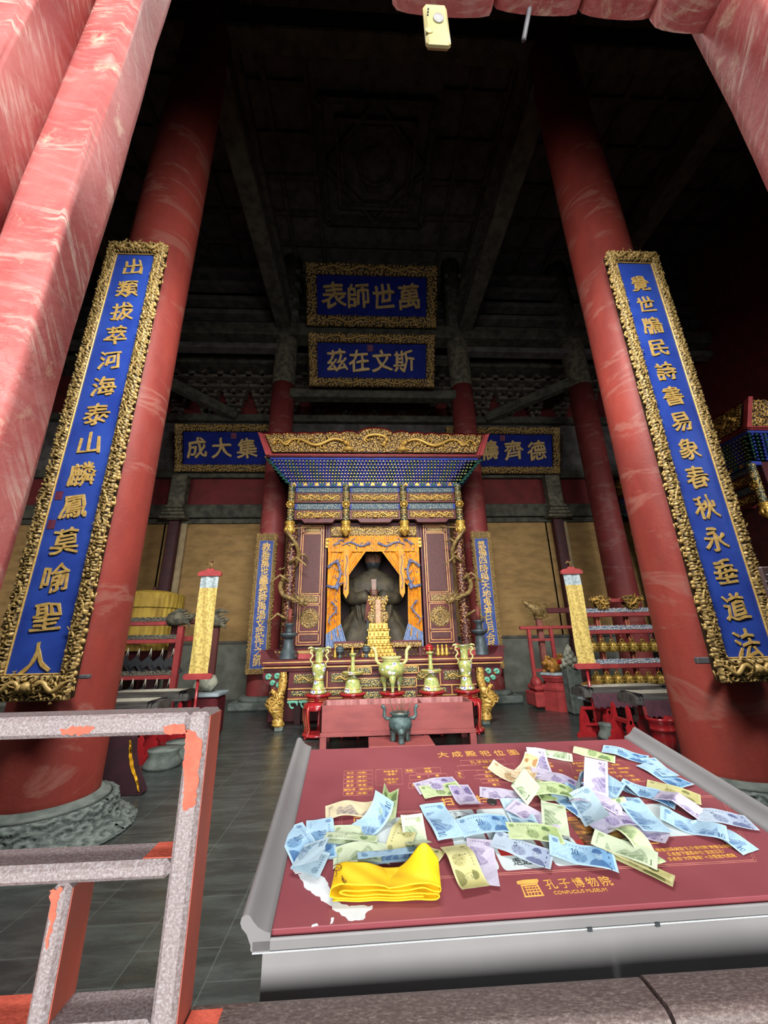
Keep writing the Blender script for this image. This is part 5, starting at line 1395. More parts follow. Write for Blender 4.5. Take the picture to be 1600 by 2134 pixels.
xl = (bl0[0] + bl1[0]) / 2 
banner((xl, 0), 0, xl - .18, xl + .18, zl0, zl + .04, 7, 'yellow scroll banner on a red pole beside the rack of black chime stones', True)
br0, br1 = at_y(1172, 1202, 7), at_y(1211, 1202, 7)
xr = (br0[0] + br1[0]) / 2; zr = at_y(1190, 1192, 7)[2]; zr0 = at_y(1225, 1394, 7)[2]
banner((xr, 0), 0, xr - .18, xr + .18, zr0, zr + .04, 7, 'yellow scroll banner on a red pole beside the brass bells', True)

def rack_beam(mb, x0, x1, y, z, h=.09, d=.1): mb.box((x0, y - d / 2, z - h), (x1, y + d / 2, z), 0, .01)
def cloud_strip(x0, x1, y, z, h, m, parent, sd):
    mb = MB(); nu = int((x1 - x0) / .012); P = np.zeros((nu, 10, 3))
    for i in range(nu):
        x = x0 + (x1 - x0) * i / (nu - 1); t_ = h * (.62 + .38 * abs(math.sin(x * 26)) )
        for j in range(10): P[i, j] = (x, y - .04, z + t_ * j / 9)
    hh = swirl(P[..., 0] - x0, P[..., 2] - z, .07, sd); P[..., 1] -= .03 * hh; mb.grid(P, 0, True, hh)
    Q = P.copy(); Q[..., 1] = y + .02; mb.grid(Q[::-1], 0, True, hh); mb.build('cloud_carving', m, parent)
# --- rack of brass bells
BY = 8.0
rk = thing('bell_rack', (5.3, BY, 0), 'red rack with three cloud-carved shelves holding brass bells beside the column', 'bell rack')
bx0 = at_y(1222, 1300, BY)[0] - .3; bx1 = 6.6
zz1, zz2, zz3 = at_y(1290, 1276, BY)[2], at_y(1300, 1312, BY)[2], at_y(1310, 1382, BY)[2]
for z, h in ((zz1, .09), (zz2, .08), (zz3, .09)):
    mb = MB(); rack_beam(mb, bx0, bx1, BY, z, h); mb.build('shelf_beam', 'red_paint', rk)
for z, sd in ((zz1, 1), (zz2, 2), (zz3, 3)): cloud_strip(bx0 + .02, bx1, BY, z, .09, 'cloud_relief', rk, 200 + sd)
for x in (at_y(1252, 1310, BY)[0], at_y(1313, 1310, BY)[0], bx1 - .2):
    mb = MB(); mb.box((x - .045, BY + .05, .0), (x + .045, BY + .12, zz1), 0, .01)
    for q in (-.03, .03): mb.box((x + q - .006, BY + .04, zz3 + .1), (x + q + .006, BY + .05, zz1 - .1), 1)
    mb.build('post', ['red_paint', 'gold_line'], rk)
mb = MB(); xa, xb = at_y(1248, 1250, BY)[0], at_y(1310, 1250, BY)[0]; zt = zz1 + .32
mb.box((xa, BY - .03, zt - .12), (xb, BY + .03, zt - .04), 0, .01); mb.build('crown_bar', 'red_paint', rk)
for xc, s_ in ((xa, -1), (xb, 1)):
    mb = MB(); nu, nv = 40, 26; P = np.zeros((nu, nv, 3))
    for i, u in enumerate(np.linspace(-1, 1, nu)):
        for j, v in enumerate(np.linspace(0, 1, nv)): P[i, j] = (xc + u * (.10 + .10 * v), BY - .06, zz1 + .06 + .26 * v + .03 * math.cos(u * 3) * v)
    hh = swirl(P[..., 0] - P[..., 0].min(), P[..., 2] - zz1, .06, 210 + s_); P[..., 1] -= .05 * hh; mb.grid(P, 0, True, hh); Q = P.copy(); Q[..., 1] = BY + .04; mb.grid(Q[::-1], 0, True, hh)
    dragon(mb, [(xc + s_ * (.16 - .3 * q), BY - .12, zz1 + .26 - .12 * q + .03 * math.sin(q * 8)) for q in np.linspace(0, 1, 8)], .028, 0, 7); mb.build('gilded_dragon', 'gold_relief', rk)
def bell(x, y, z, s):
    t = thing('brass_bell', (x, y, z), None, 'bell')
    mb = MB(); mb.lathe([(.088, -.10), (.095, -.095), (.098, -.05), (.098, 0), (.09, .05), (.07, .08), (.03, .095), (.0, .097)], (x, y, z), 22, 0)
    for zz in (-.03, .02):
        mb.lathe([(.098, zz - .006), (.103, zz), (.098, zz + .006)], (x, y, z), 22, 0)
    for k in range(10):
        for zz in (-.012, .035): mb.blob((x + .1 * math.cos(k * .628), y + .1 * math.sin(k * .628), z + zz), .014, 0, 6, 4)
    mb.build('bell_body', 'bell_gold', t)
    mb = MB(); mb.tube([(x + .035 * math.cos(a_), y, z + .105 + .035 * math.sin(a_)) for a_ in np.linspace(-.4, 3.54, 9)], .014, 6, 0); mb.build('loop', 'bell_gold', t)
    mb = MB(); mb.tube([(x, y, z + .13), (x, y, z + .26)], .012, 6, 0); mb.build('hanger', 'red_paint', t)
    return t
b0 = None; ords = ['first', 'second', 'third', 'fourth', 'fifth', 'sixth', 'seventh']
for row, (pxs, py) in enumerate((((1235, 1256, 1277, 1298, 1319, 1341, 1362), 1347), ((1245, 1266, 1288, 1310, 1332, 1354, 1376), 1416))):
    for i, p in enumerate(pxs):
        c = at_y(p, py, BY - .02)
        if b0 is None: b0 = o = bell(*c, 1)
        else: o = copy_tree(b0); o.location = c
        o['label'] = '%s brass bell from the yellow banner, %s row of the rack' % (ords[i], 'upper' if row == 0 else 'lower')
        o['group'] = 'brass bells on the red rack'
# --- rack behind: slender red frame with drum plinth, plinth with tiger and phoenix post
FY = 9.8
fr = thing('drum_frame', (3.95, FY, 0), 'slender red frame on a rounded plinth, between altar and phoenix post', 'frame')
xf = at_y(1102, 1320, FY)[0]; xf2 = at_y(1140, 1320, FY)[0] + .1; zf = at_y(1100, 1305, FY)[2]
mb = MB(); 
for x in (xf, xf2): mb.box((x - .04, FY - .04, .4), (x + .04, FY + .04, zf), 0, .01)
mb.box((xf - .22, FY - .05, zf - .08), (xf2 + 1.4, FY + .05, zf), 0, .015); mb.box((xf, FY - .02, zf - .35), (xf2, FY + .02, zf - .3), 0); mb.box((xf, FY - .02, .78), (xf2, FY + .02, .84), 0)
mb.build('upright_frame', 'red_paint', fr)
mb = MB(); mb.box((xf - .16, FY - .32, .04), (xf2 + .12, FY + .3, .36), 0, .03); mb.box((xf - .12, FY - .28, .36), (xf2 + .1, FY + .26, .52), 0, .06); mb.blob((xf - .02, FY - .1, .55), (.12, .18, .14), 0, 14, 8); mb.build('rounded_plinth', 'red_paint', fr)
def hexprism(mb, c, r0, r1, z0, z1, m):
    mb.lathe([(0, z0), (r0, z0), (r1, z1), (0, z1)], (c[0], c[1], 0), 6, m, False)
def tiger_plinth(x, y, label1, label2, ph=False, mat_='red_paint'):
    t = thing('hexagonal_plinth', (x, y, 0), label1, 'plinth', 'hexagonal plinths under tiger figures')
    mb = MB(); mb.T = (np.eye(3), V3(0, 0, 0))
    for r0, r1, z0, z1 in ((.36, .36, 0, .05), (.34, .34, .05, .42), (.36, .36, .42, .46), (.31, .29, .46, .54), (.26, .26, .54, .60), (.29, .33, .60, .68), (.34, .34, .68, .74)): hexprism(mb, (x, y), r0, r1, z0, z1, 0)
    mb.build('plinth_body', mat_, t)
    mb = MB(); hexprism(mb, (x, y), .37, .35, .74, .79, 0); mb.build('pale_top_slab', 'pale_edge', t)
    g = thing('tiger_figure', (x, y, .79), label2, 'animal figure', 'painted tiger figures')
    mb = MB()
    S2 = np.array([(-.26, .05, .13), (-.2, .12, .14), (-.1, .15, .15), (.02, .15, .15), (.12, .16, .17), (.2, .15, .2), (.26, .12, .22), (.31, .06, .21)])
    qs = np.linspace(0, 1, 26); 
    sx_ = np.interp(qs, np.linspace(0, 1, 8), S2[:, 0]); sr = np.interp(qs, np.linspace(0, 1, 8), S2[:, 1]); sz = np.interp(qs, np.linspace(0, 1, 8), S2[:, 2])
    mb.tube(np.stack([x - sx_ * .75, y - sx_ * .3, .79 + sz * .95], 1), sr, 16, 0)
    for dx, dy in ((-.13, -.15), (-.2, .03), (.15, .0), (.1, .14)):
        mb.tube([(x + dx, y + dy, .88), (x + dx * 1.15, y + dy * 1.15, .82), (x + dx * 1.45, y + dy * 1.3 - .03, .806)], [.06, .05, .035], 8, 0)
    hx = V3(x - .22, y - .1, 1.02)
    for s_ in (-1, 1): mb.blob(hx + V3(.03, s_ * .07, .1), (.03, .03, .04), 0, 8, 5)
    mb.blob(hx + V3(-.07, -.03, -.03), (.07, .07, .05), 0, 10, 6)
    mb.tube([(x + .2, y + .08, .9), (x + .28, y + .12, 1.0), (x + .22, y + .12, 1.1)], [.03, .025, .012], 7, 0)
    mb.build('crouching_body', 'tiger', g)
    mb = MB(); mb.box((x + .0, y - .17, .97), (x + .16, y - .12, 1.06), 0, .02); mb.build('red_saddle', 'bright_red', g)
p1 = at_z(1180, 1483, 0)
tiger_plinth(p1[0], p1[1] + .25, 'red hexagonal plinth nearest the altar, under the phoenix post', 'orange tiger figure at the foot of the phoenix post')
tiger_plinth(p1[0] + .72, p1[1] + 1.15, 'darker hexagonal plinth behind the yellow banner by the bells', 'tiger figure on the darker plinth behind the banner', mat_='maroon')
ppx = p1[0] - .02; ppy = p1[1] + .72
t = thing('phoenix_post', (ppx, ppy, 0), 'carved brown post topped by a phoenix head carrying a bar behind the yellow banner', 'post')
zph = at_y(1140, 1290, ppy)[2]
mb = MB(); mb.box((ppx - .065, ppy - .065, 0), (ppx + .065, ppy + .065, zph), 0, .015)
for q in (-.035, 0, .035): mb.box((ppx + q - .008, ppy - .072, .95), (ppx + q + .008, ppy - .06, zph - .05), 0)
mb.build('fluted_shaft', mat('pinkish_brown_wood', (142, 84, 76), (112, 62, 58), 6, .6), t)
mb = MB(); mb.box((ppx - .1, ppy - .1, zph - .02), (ppx + .1, ppy + .1, zph + .08), 0, .04)
mb.tube([(ppx + .1, ppy, zph + .12), (ppx - .02, ppy, zph + .22), (ppx - .15, ppy, zph + .30), (ppx - .27, ppy, zph + .40), (ppx - .36, ppy, zph + .47)], [.13, .17, .13, .06, .02], 14, 0)
for k in range(7):
    a_ = -.9 + k * .3; mb.tube([(ppx + .02, ppy - .05, zph + .2), (ppx + .05 + .14 * math.cos(a_), ppy - .10, zph + .2 + .2 * math.sin(a_)), (ppx + .2 + .05 * math.cos(a_), ppy - .06, zph + .22 + .2 * math.sin(a_))], [.04, .03, .008], 6, 0)
for k in range(5): mb.tube([(ppx - .1, ppy, zph + .12), (ppx - .2 - .02 * k, ppy - .06, zph + .08 + .04 * k), (ppx - .28, ppy - .05, zph + .1 + .05 * k)], [.03, .022, .006], 6, 0)
mb.build('phoenix_head', 'dull_gold', t)
mb = MB(); mb.box((ppx + .08, ppy - .05, zph + .14), (ppx + 1.6, ppy + .05, zph + .27), 0, .01); mb.box((ppx + 1.45, ppy - .05, .3), (ppx + 1.55, ppy + .05, zph + .2), 0, .01); mb.build('cross_bar', 'maroon', t)
wx = at_y(1189, 1390, 8.95)
t = thing('white_stone_carving', (wx[0], 8.95, 0), 'pale carved stone spire behind the yellow banner by the bells', 'carving'); zz = at_y(1186, 1345, 8.95)[2]
mb = MB(); mb.box((wx[0] - .16, 8.80, 0), (wx[0] + .16, 9.10, .9), 0, .03); mb.build('pedestal', 'stone', t)
mb = MB()
for k in range(30):
    f = k / 29; a_ = k * 2.4; r_ = .15 * (1 - f) + .02
    mb.blob((wx[0] + r_ * math.cos(a_), 8.95 + r_ * math.sin(a_), .92 + f * (zz - .95)), (.07 * (1 - f * .6), .07 * (1 - f * .6), .06), 0, 8, 5)
mb.tube([(wx[0], 8.95, .9), (wx[0], 8.95, zz)], [.14, .03], 10, 0); mb.build('spire', 'white_stone', t)
# low table with yellow cushion figure behind the stands
t = thing('tiered_step', (4.6, 8.15, 0), 'small tiered table with a pale slab under a yellow animal behind the zither stands', 'table')
c0 = at_y(1255, 1490, 7.75)
mb = MB(); 
for k in range(4): mb.box((c0[0] - .32 + .05 * (k % 2), 7.42, .0 + .11 * k), (c0[0] + .42 - .05 * (k % 2), 7.86, .11 + .11 * k), 0, .01)
mb.build('tiers', 'deep_maroon', t); mb = MB(); mb.box((c0[0] - .36, 7.4, .44), (c0[0] + .46, 7.88, .48), 0, .01); mb.build('pale_slab', 'pale_edge', t)
t = thing('yellow_animal', (c0[0] - .2, 7.8, .48), 'yellow crouching animal figure low behind the red pole stand', 'animal figure')
mb = MB(); mb.tube([(c0[0] - .34, 7.55, .58), (c0[0] - .24, 7.58, .66), (c0[0] - .08, 7.62, .64), (c0[0] + .1, 7.65, .58)], [.06, .13, .13, .07], 14, 0); mb.blob((c0[0] - .36, 7.53, .68), (.08, .08, .09), 0); 
for dx in (-.3, -.2, 0, .08): mb.tube([(c0[0] + dx, 7.56, .56), (c0[0] + dx - .02, 7.54, .485)], [.045, .035], 7, 0)
mb.build('crouching_body', 'tiger', t)
# --- zithers on scalloped red stands (bell side)
def zither(xa, xb, y, z, label, m2='zither_plum', tilt=0.0, cloth=True, group='long zithers on low stands'):
    t = thing('zither', ((xa + xb) / 2, y, z), label, 'zither', group)
    mb = MB(); nu, nv = 40, 14; w_ = .22
    P = np.zeros((nu, nv, 3))
    for i, u in enumerate(np.linspace(0, 1, nu)):
        for j, v in enumerate(np.linspace(-1, 1, nv)): P[i, j] = (xa + (xb - xa) * u, y + v * w_, z + .07 + .05 * (1 - v * v) + .03 * math.cos(u * math.pi) ** 2)
    mb.grid(P[::-1], 0, True); Q = P.copy(); Q[..., 2] = z; mb.grid(Q, 0, True)
    for e in (0, -1):
        R_ = np.stack([P[e], Q[e]], 1); mb.grid(R_ if e == 0 else R_[::-1], 0, False)
    for e in (0, -1):
        R_ = np.stack([P[:, e], Q[:, e]], 1); mb.grid(R_, 0, False)
    mb.build('sound_box', 'zither_grey', t)
    mb = MB()
    for u in (.06, .1, .9, .94): mb.box((xa + (xb - xa) * u - .008, y - w_, z + .05), (xa + (xb - xa) * u + .008, y + w_, z + .15), 0, .004)
    mb.build('end_bridges', 'chime_black', t)
    mb = MB()
    for k in range(12):
        yy = y - w_ * .8 + k * w_ * 1.6 / 11; mb.tube([(xa + .1 * (xb - xa), yy, z + .15), (xa + .9 * (xb - xa), yy, z + .15)], .002, 4, 0)
    mb.build('strings', 'rope', t)
    if cloth:
        mb = MB(); n = 40; P = np.zeros((n, 6, 3))
        for i in range(n):
            x = xa + .12 + (xb - xa - .14) * i / (n - 1)
            for j in range(6): P[i, j] = (x, y - w_ - .012 - .004 * j, z + .06 - (.20 + .015 * (i % 3)) * j / 5)
        mb.grid(P, 0, True); mb.build('hanging_cloth', m2, t)
def trestle(x, y, label, h=.46, group='scalloped red trestles under the zithers'):
    t = thing('scalloped_trestle', (x, y, 0), label, 'trestle', group)
    pl = [(-.20, 0), (-.20, .05), (-.16, .07), (-.15, .11), (-.11, .12), (-.10, .19), (-.075, .22), (-.08, .30), (-.04, .36), (-.03, h - .05), (0, h), (.03, h - .05), (.04, .36), (.08, .30), (.075, .22), (.10, .19), (.11, .12), (.15, .11), (.16, .07), (.20, .05), (.20, 0)]
    for dy in (-.2, .16):
        mb = MB(); mb.prism(pl, (x, y + dy, 0), X_, Z_, Y_, .03, 0); mb.build('scalloped_end', 'bright_red', t)
    mb = MB(); mb.box((x - .02, y - .2, .34), (x + .02, y + .18, .40), 0, .005); mb.build('stretcher', 'bright_red', t)
za = at_y(1228, 1440, 6.75); zb_ = at_y(1312, 1440, 6.75)
zither(za[0], zb_[0] + .9, 7.15, .60, 'dark zither with a plum cloth edge, further of the two by the bells')
zc = at_y(1302, 1445, 6.3); zither(zc[0], zc[0] + 1.2, 6.3, .60, 'dark zither with a plum cloth edge, nearer of the two by the bells')
for i, (p, y_) in enumerate(((1262, 7.12), (1300, 6.3), (1358, 6.3))):
    c = at_y(p, 1520, y_); trestle(c[0], y_, ['scalloped red trestle leftmost under the zithers by the bells', 'scalloped red trestle in the middle under the zithers by the bells', 'scalloped red trestle beside the red bucket'][i], .598)
c = at_z(1395, 1572, 0)
t = thing('bucket', (4.2, 5.95, 0), 'red lacquered bucket on the floor against the right-hand column', 'bucket')
mb = MB(); mb.lathe([(.0, .0), (.145, .0), (.165, .2), (.175, .28), (.185, .285), (.185, .31), (.178, .315), (.19, .38), (.215, .41), (.215, .44), (.195, .44), (.18, .38), (.0, .36)], (4.2, 5.95, 0), 36, 0); mb.v[-1] = (mb.v[-1] - V3(4.2, 5.95, 0)) * V3(.86, .86, 1.05) + V3(4.2, 5.95, 0); mb.build('bucket_body', 'bright_red', t)
# round stone bases on the floor near both trestle groups
def drum_stone(x, y, r, label):
    t = thing('stone_stand', (x, y, 0), label, 'stone stand', 'round stone stands on the floor')
    mb = MB(); mb.lathe([(.0, 0), (r * 1.15, 0), (r * 1.2, .04), (r * 1.0, .1), (r * .9, .14), (r * 1.0, .2), (r * 1.02, .22), (.0, .22)], (x, y, 0), 32, 0); mb.build('stone_drum', 'stone', t)
c = at_z(1273, 1525, .1); drum_stone(c[0], c[1], .17, 'round stone stand on the floor between two red trestles by the bells')

# --- left side: chime-stone rack
CYY = 8.6
cr = thing('chime_rack', (-4.6, CYY, 0), 'red rack hung with black angled chime stones behind the left column', 'chime rack')
cx1 = at_y(376, 1330, CYY)[0]; cx0 = cx1 - 2.4
z1, z2, z3 = at_y(330, 1295, CYY)[2], at_y(330, 1332, CYY)[2], at_y(310, 1407, CYY)[2]
for z in (z1, z2, z3): mb = MB(); rack_beam(mb, cx0, cx1, CYY, z, .085); mb.build('shelf_beam', 'red_paint', cr)
for z, sd in ((z1, 1), (z2, 2), (z3, 3)): cloud_strip(cx0, cx1 - .05, CYY, z, .09, 'black_relief', cr, 220 + sd)
mb = MB(); mb.box((cx1 - .07, CYY - .06, .0), (cx1 + .05, CYY + .06, z2 + .25), 0, .012); mb.build('post', 'red_paint', cr)
mb = MB(); mb.tube([(cx1 - .25, CYY - .02, z1 + .02), (cx1 - .05, CYY - .06, z1 + .05), (cx1 + .12, CYY - .06, z1 + .03), (cx1 + .26, CYY - .06, z1 + .12)], [.13, .15, .10, .03], 12, 0)
for k in range(6): mb.tube([(cx1 - .05, CYY - .1, z1 + .02), (cx1 + .05 + .03 * k, CYY - .14, z1 + .13 - .04 * k), (cx1 + .2, CYY - .14, z1 + .16 - .06 * k)], [.035, .025, .008], 6, 0)
mb.tube([(cx1 - .3, CYY, z1 + .1), (cx1 - .1, CYY, z1 + .22), (cx1 + .05, CYY, z1 + .2)], [.05, .05, .02], 8, 0)
mb.build('phoenix_head', 'wood_cap', cr)
def chime(x, z, lab):
    t = thing('chime_stone', (x, CYY - .02, z), lab, 'chime stone', 'black chime stones on the rack')
    mb = MB(); pl = [(-.17, -.02), (-.03, .11), (.20, -.20), (.11, -.27), (-.03, -.08), (-.12, -.13)]
    mb.prism([(a_, b_) for a_, b_ in pl], (x, CYY - .04, z), X_ * .9 + Y_ * .35, Z_, Y_ * .9, .04, 0); mb.build('angled_stone', 'chime_black', t)
    mb = MB()
    for q in (-.012, .012): mb.tube([(x + q * 2 - .02, CYY - .03, z + .08), (x + q, CYY - .05, z + .17), (x, CYY - .05, z + .25)], .008, 5, 0)
    mb.build('white_cord', 'rope', t)
    return t
c0_ = None
for row, (pys, pxs_) in enumerate(((1378, (262, 285, 310, 334, 357)), (1442, (249, 272, 298, 322, 348)))):
    for i, p in enumerate(pxs_):
        c = at_y(p + 4, pys, CYY)
        lab = '%s black chime stone from the red post, %s row' % (['fifth', 'fourth', 'third', 'second', 'nearest'][i], 'upper' if row == 0 else 'lower')
        if c0_ is None: c0_ = o = chime(c[0], c[2], lab)
        else: o = copy_tree(c0_); o.location = (c[0], CYY - .02, c[2]); o['label'] = lab
# drum under a pleated yellow canopy
dx_ = (at_y(255, 1245, 10.0)[0] + at_y(385, 1245, 10.0)[0]) / 2 ; zt_ = at_y(320, 1245, 10)[2]; zb2 = at_y(320, 1355, 10)[2]
t = thing('canopied_drum', (dx_, 10, 0), 'big drum hidden under a pleated yellow silk canopy behind the chime rack', 'drum')
mb = MB(); n = 160; P = np.zeros((n, 14, 3)); A_ = np.linspace(0, 2 * np.pi, n)
for i, a_ in enumerate(A_):
    for j, v in enumerate(np.linspace(0, 1, 14)):
        r_ = .66 - .0 * v + .012 * math.sin(a_ * 38); P[i, j] = (dx_ + r_ * math.cos(a_), 10 + r_ * math.sin(a_), zt_ - v * (zt_ - zb2))
mb.grid(P, 0, True)
P = np.zeros((n, 6, 3))
for i, a_ in enumerate(A_):
    for j, v in enumerate(np.linspace(0, 1, 6)):
        r_ = .70 + .01 * math.sin(a_ * 38); P[i, j] = (dx_ + r_ * math.cos(a_), 10 + r_ * math.sin(a_), zt_ + .02 - v * .30)
mb.grid(P, 0, True); mb.lathe([(.70, 0), (.68, .04), (.35, .13), (.0, .16)], (dx_, 10, zt_ + .01), 60, 0); mb.build('pleated_canopy', 'canopy_yellow', t)
mb = MB(); mb.lathe([(.0, -.35), (.42, -.35), (.52, -.1), (.55, .15), (.5, .4), (.42, .6), (.0, .6)], (dx_, 10, 1.5), 40, 0); mb.build('drum_body', 'maroon', t)
mb = MB(); mb.tube([(dx_, 10, 0), (dx_, 10, zt_ + .1)], .06, 10, 0); mb.blob((dx_, 10, zt_ + .2), (.05, .05, .06), 0); mb.box((dx_ - .5, 9.6, 0), (dx_ + .5, 10.4, .3), 0, .04); mb.build('pole_and_foot', 'deep_maroon', t)
# white figure on a plinth and tall frame behind the left banner
fx = at_y(447, 1340, 8.9)[0]
t = thing('tall_frame', (fx, 8.9, 0), 'dark carved frame with a dragon-ended top bar behind the left yellow banner', 'frame'); zf = at_y(450, 1300, 8.9)[2]
mb = MB(); mb.box((fx - .07, 8.84, .5), (fx + .07, 8.96, zf), 0, .02); mb.box((fx - .95, 8.86, .5), (fx - .83, 8.96, zf), 0, .02); mb.box((fx - 1.1, 8.86, zf), (fx + .1, 8.98, zf + .1), 0, .02); mb.box((fx - .9, 8.88, z2 - .05), (fx, 8.94, z2 + .05), 1, .01)
mb.build('carved_posts', ['maroon_relief', 'red_paint'], t)
mb = MB(); mb.tube([(fx - .3, 8.85, zf + .06), (fx, 8.83, zf + .08), (fx + .14, 8.83, zf + .02), (fx + .26, 8.83, zf + .10)], [.12, .15, .09, .03], 12, 0)
for k in range(6): mb.tube([(fx, 8.78, zf + .06), (fx + .1 + .03 * k, 8.74, zf + .16 - .05 * k), (fx + .24, 8.74, zf + .2 - .06 * k)], [.035, .025, .008], 6, 0)
mb.tube([(fx - .2, 8.85, zf + .15), (fx + .06, 8.85, zf + .28), (fx + .26, 8.85, zf + .24)], [.05, .05, .015], 8, 0); mb.build('dragon_head', 'wood_cap', t)
fw2 = at_y(425, 1430, 8.0)
t = thing('white_animal_stand', (fw2[0], 8.0, 0), 'pale seated stone animal on a maroon plinth at the foot of the left banner', 'animal figure')
mb = MB(); mb.box((fw2[0] - .3, 7.75, 0), (fw2[0] + .35, 8.25, .66), 0, .04); mb.build('plinth', 'maroon', t)
mb = MB(); mb.box((fw2[0] - .33, 7.72, .66), (fw2[0] + .38, 8.28, .72), 0, .01); mb.build('pale_slab', 'pale_edge', t)
mb = MB(); mb.tube([(fw2[0] + .2, 8, .80), (fw2[0] + .1, 8, .88), (fw2[0] - .05, 8, .94), (fw2[0] - .10, 8, 1.05)], [.10, .15, .13, .07], 14, 0); mb.blob((fw2[0] - .13, 7.97, 1.08), (.10, .08, .09), 0)
for s_ in (-1, 1): mb.tube([(fw2[0] - .1, 8 + s_ * .07, .9), (fw2[0] - .14, 8 + s_ * .08, .73)], [.05, .045], 8, 0)
mb.build('seated_body', 'white_stone', t)
# zithers on the left
zl_ = at_y(250, 1447, 7.2); zr_ = at_y(392, 1452, 7.2)
zither(zr_[0] - 1.4, zr_[0], 7.4, zr_[2] - .06, 'grey zither, further of the two beyond the metal barrier', cloth=False)
zl2 = at_y(350, 1468, 6.6); zither(zl2[0] - 1.4, zl2[0], 6.5, zl2[2] - .06, 'grey zither, nearer of the two beyond the metal barrier', cloth=False)
for i, (p, y_) in enumerate(((300, 6.5), (374, 7.4), (322, 7.4))):
    c = at_y(p, 1560, y_); trestle(c[0], y_, ['scalloped red trestle behind the left column foot', 'scalloped red trestle nearest the barrier post, beyond the rail', 'scalloped red trestle between two others beyond the rail'][i], (zl2[2], zr_[2], zr_[2])[i] - .062)
for i, (p, q) in enumerate(((375, 1563), (340, 1580))):
    c = at_z(p, q, .1); drum_stone(c[0], c[1], .2, ['round stone stand seen through the barrier, further one', 'round stone stand seen through the barrier, nearer one'][i])
# velvet cushion back leaning beside the column foot
c1, c2 = at_z(255, 1658, 0), at_z(296, 1660, 0)
t = thing('velvet_drape', (c1[0], c1[1], 0), 'dark maroon velvet kneeler end with a gold stripe beside the column foot', 'kneeler')
cy = 5.15
mb = MB()
base = at_y(297, 1655, cy); top = at_y(262, 1535, cy)
prof = [(base[0] - .75, 0.005), (base[0] - .02, 0.005), (base[0], .03), (base[0] - .05, .12), (base[0] - .13, .26), (base[0] - .18, .40), (base[0] - .20, .56), (base[0] - .23, .60), (base[0] - .75, .60)]
mb.prism(prof, (0, cy, 0), X_, Z_, Y_, .10, 0); mb.build('velvet_body', 'maroon_velvet', t)
mb = MB(); P = np.array([[(x - .045 + .038 * u, cy - .006 - .004 * math.sin(v * 40), z) for u in (0, .5 + .5 * math.sin(v * 3.1), 1 * math.sin(v * 3.1) + .1)] for v, (x, z) in zip(np.linspace(0, 1, 30), zip(np.interp(np.linspace(0, 1, 30), [0, .2, .45, .7, 1], [base[0] - .005, base[0] - .05, base[0] - .13, base[0] - .17, base[0] - .19]), np.linspace(.04, .55, 30)))])
mb.grid(P, 0, True); mb.build('gold_stripe', 'gold_satin', t)
# brown sign at the frame edge
s0, s1 = at_y(1582, 1178, 2.2), at_y(1582, 1275, 2.2)
s0, s1 = at_y(1583, 1180, 2.6), at_y(1583, 1275, 2.6)
t = thing('round_emblem_sign', (s0[0] + .3, 2.6, 0), 'brown standing sign with a white round emblem at the photo edge', 'sign')
mb = MB(); mb.box((s0[0], 2.6, s1[2]), (s0[0] + .5, 2.63, s0[2]), 0, .012); mb.build('board', 'sign_brown', t)
mb = MB(); mb.lathe([(.0, 0), (.15, 0), (.15, .004), (.0, .004)], (0, 0, 0), 40, 0); o = mb.build('emblem_disc', 'white_card', t, False); o.location = (s0[0] + .01 + .17 - (s0[0] + .3), -.001, (s0[2] + s1[2]) / 2); o.rotation_euler = (math.pi / 2, 0, 0)
mb = MB()
for k in range(22):
    a_ = k * math.pi / 11; cxs, czs = s0[0] + .18, (s0[2] + s1[2]) / 2
    mb.beam((cxs + .155 * math.cos(a_), 2.597, czs + .155 * math.sin(a_)), (cxs + .18 * math.cos(a_), 2.597, czs + .18 * math.sin(a_)), .004, .008)
mb.build('emblem_rays', 'scroll_pale', t)
mb = MB(); mb.tube([(s0[0] + .3, 2.66, .02), (s0[0] + .3, 2.66, s1[2] + .1)], .02, 8, 0); mb.lathe([(.0, 0), (.16, 0), (.15, .02), (.0, .03)], (s0[0] + .3, 2.66, 0), 24, 0); mb.build('post', 'rod_grey', t)
# ================================================================== metal barrier in the doorway
FYB = .72
def by(px, py): return at_y(px, py, FYB)
gt = thing('metal_barrier', (-.4, FYB, 0), 'brown speckled metal barrier frame with orange paint patches, nearest the camera', 'barrier')
D_ = .062
def bar(name, lo, hi, side=False, parent=gt, m='speckle'):
    mb = MB(); mb.box((lo[0], FYB, lo[1]), (hi[0], FYB + D_, hi[1]), 0, .006)
    o = mb.build(name, m, parent)
    if side:
        mb = MB(); mb.box((hi[0] - .001, FYB + .007, lo[1] + .006), (hi[0] + .0012, FYB + D_ - .004, hi[1] - .006), 0); mb.build('worn_side', 'side_primer', o)
    return o
pr_t, pr_b = by(432, 1500), by(378, 2134)
xr_ = by(433, 1505)[0]; zt_ = by(300, 1488)[2]; 
xl_ = by(384, 1545)[0]
z_r1 = by(200, 1537)[2]
bar('post', (xl_, .1), (xr_, zt_), True)
bar('top_rail', (-1.6, z_r1), (xl_ + .002, zt_))
m1, m2 = by(200, 1800)[2], by(200, 1842)[2]
bar('middle_rail', (-1.6, m2), (xl_, m1))
v0, v1 = by(106, 1850)[0], by(146, 1850)[0]
l1, l2 = by(30, 2150)[2], by(30, 2192)[2]
bar('baluster', (v0, l1 - .03), (v1, m2), True)
bar('lower_rail', (-1.6, l2 - .02), (xl_, l1))
bar('post', (-1.62, .1), (-1.57, zt_))
bar('foot_bar', (-1.6, .1), (xl_, .14))
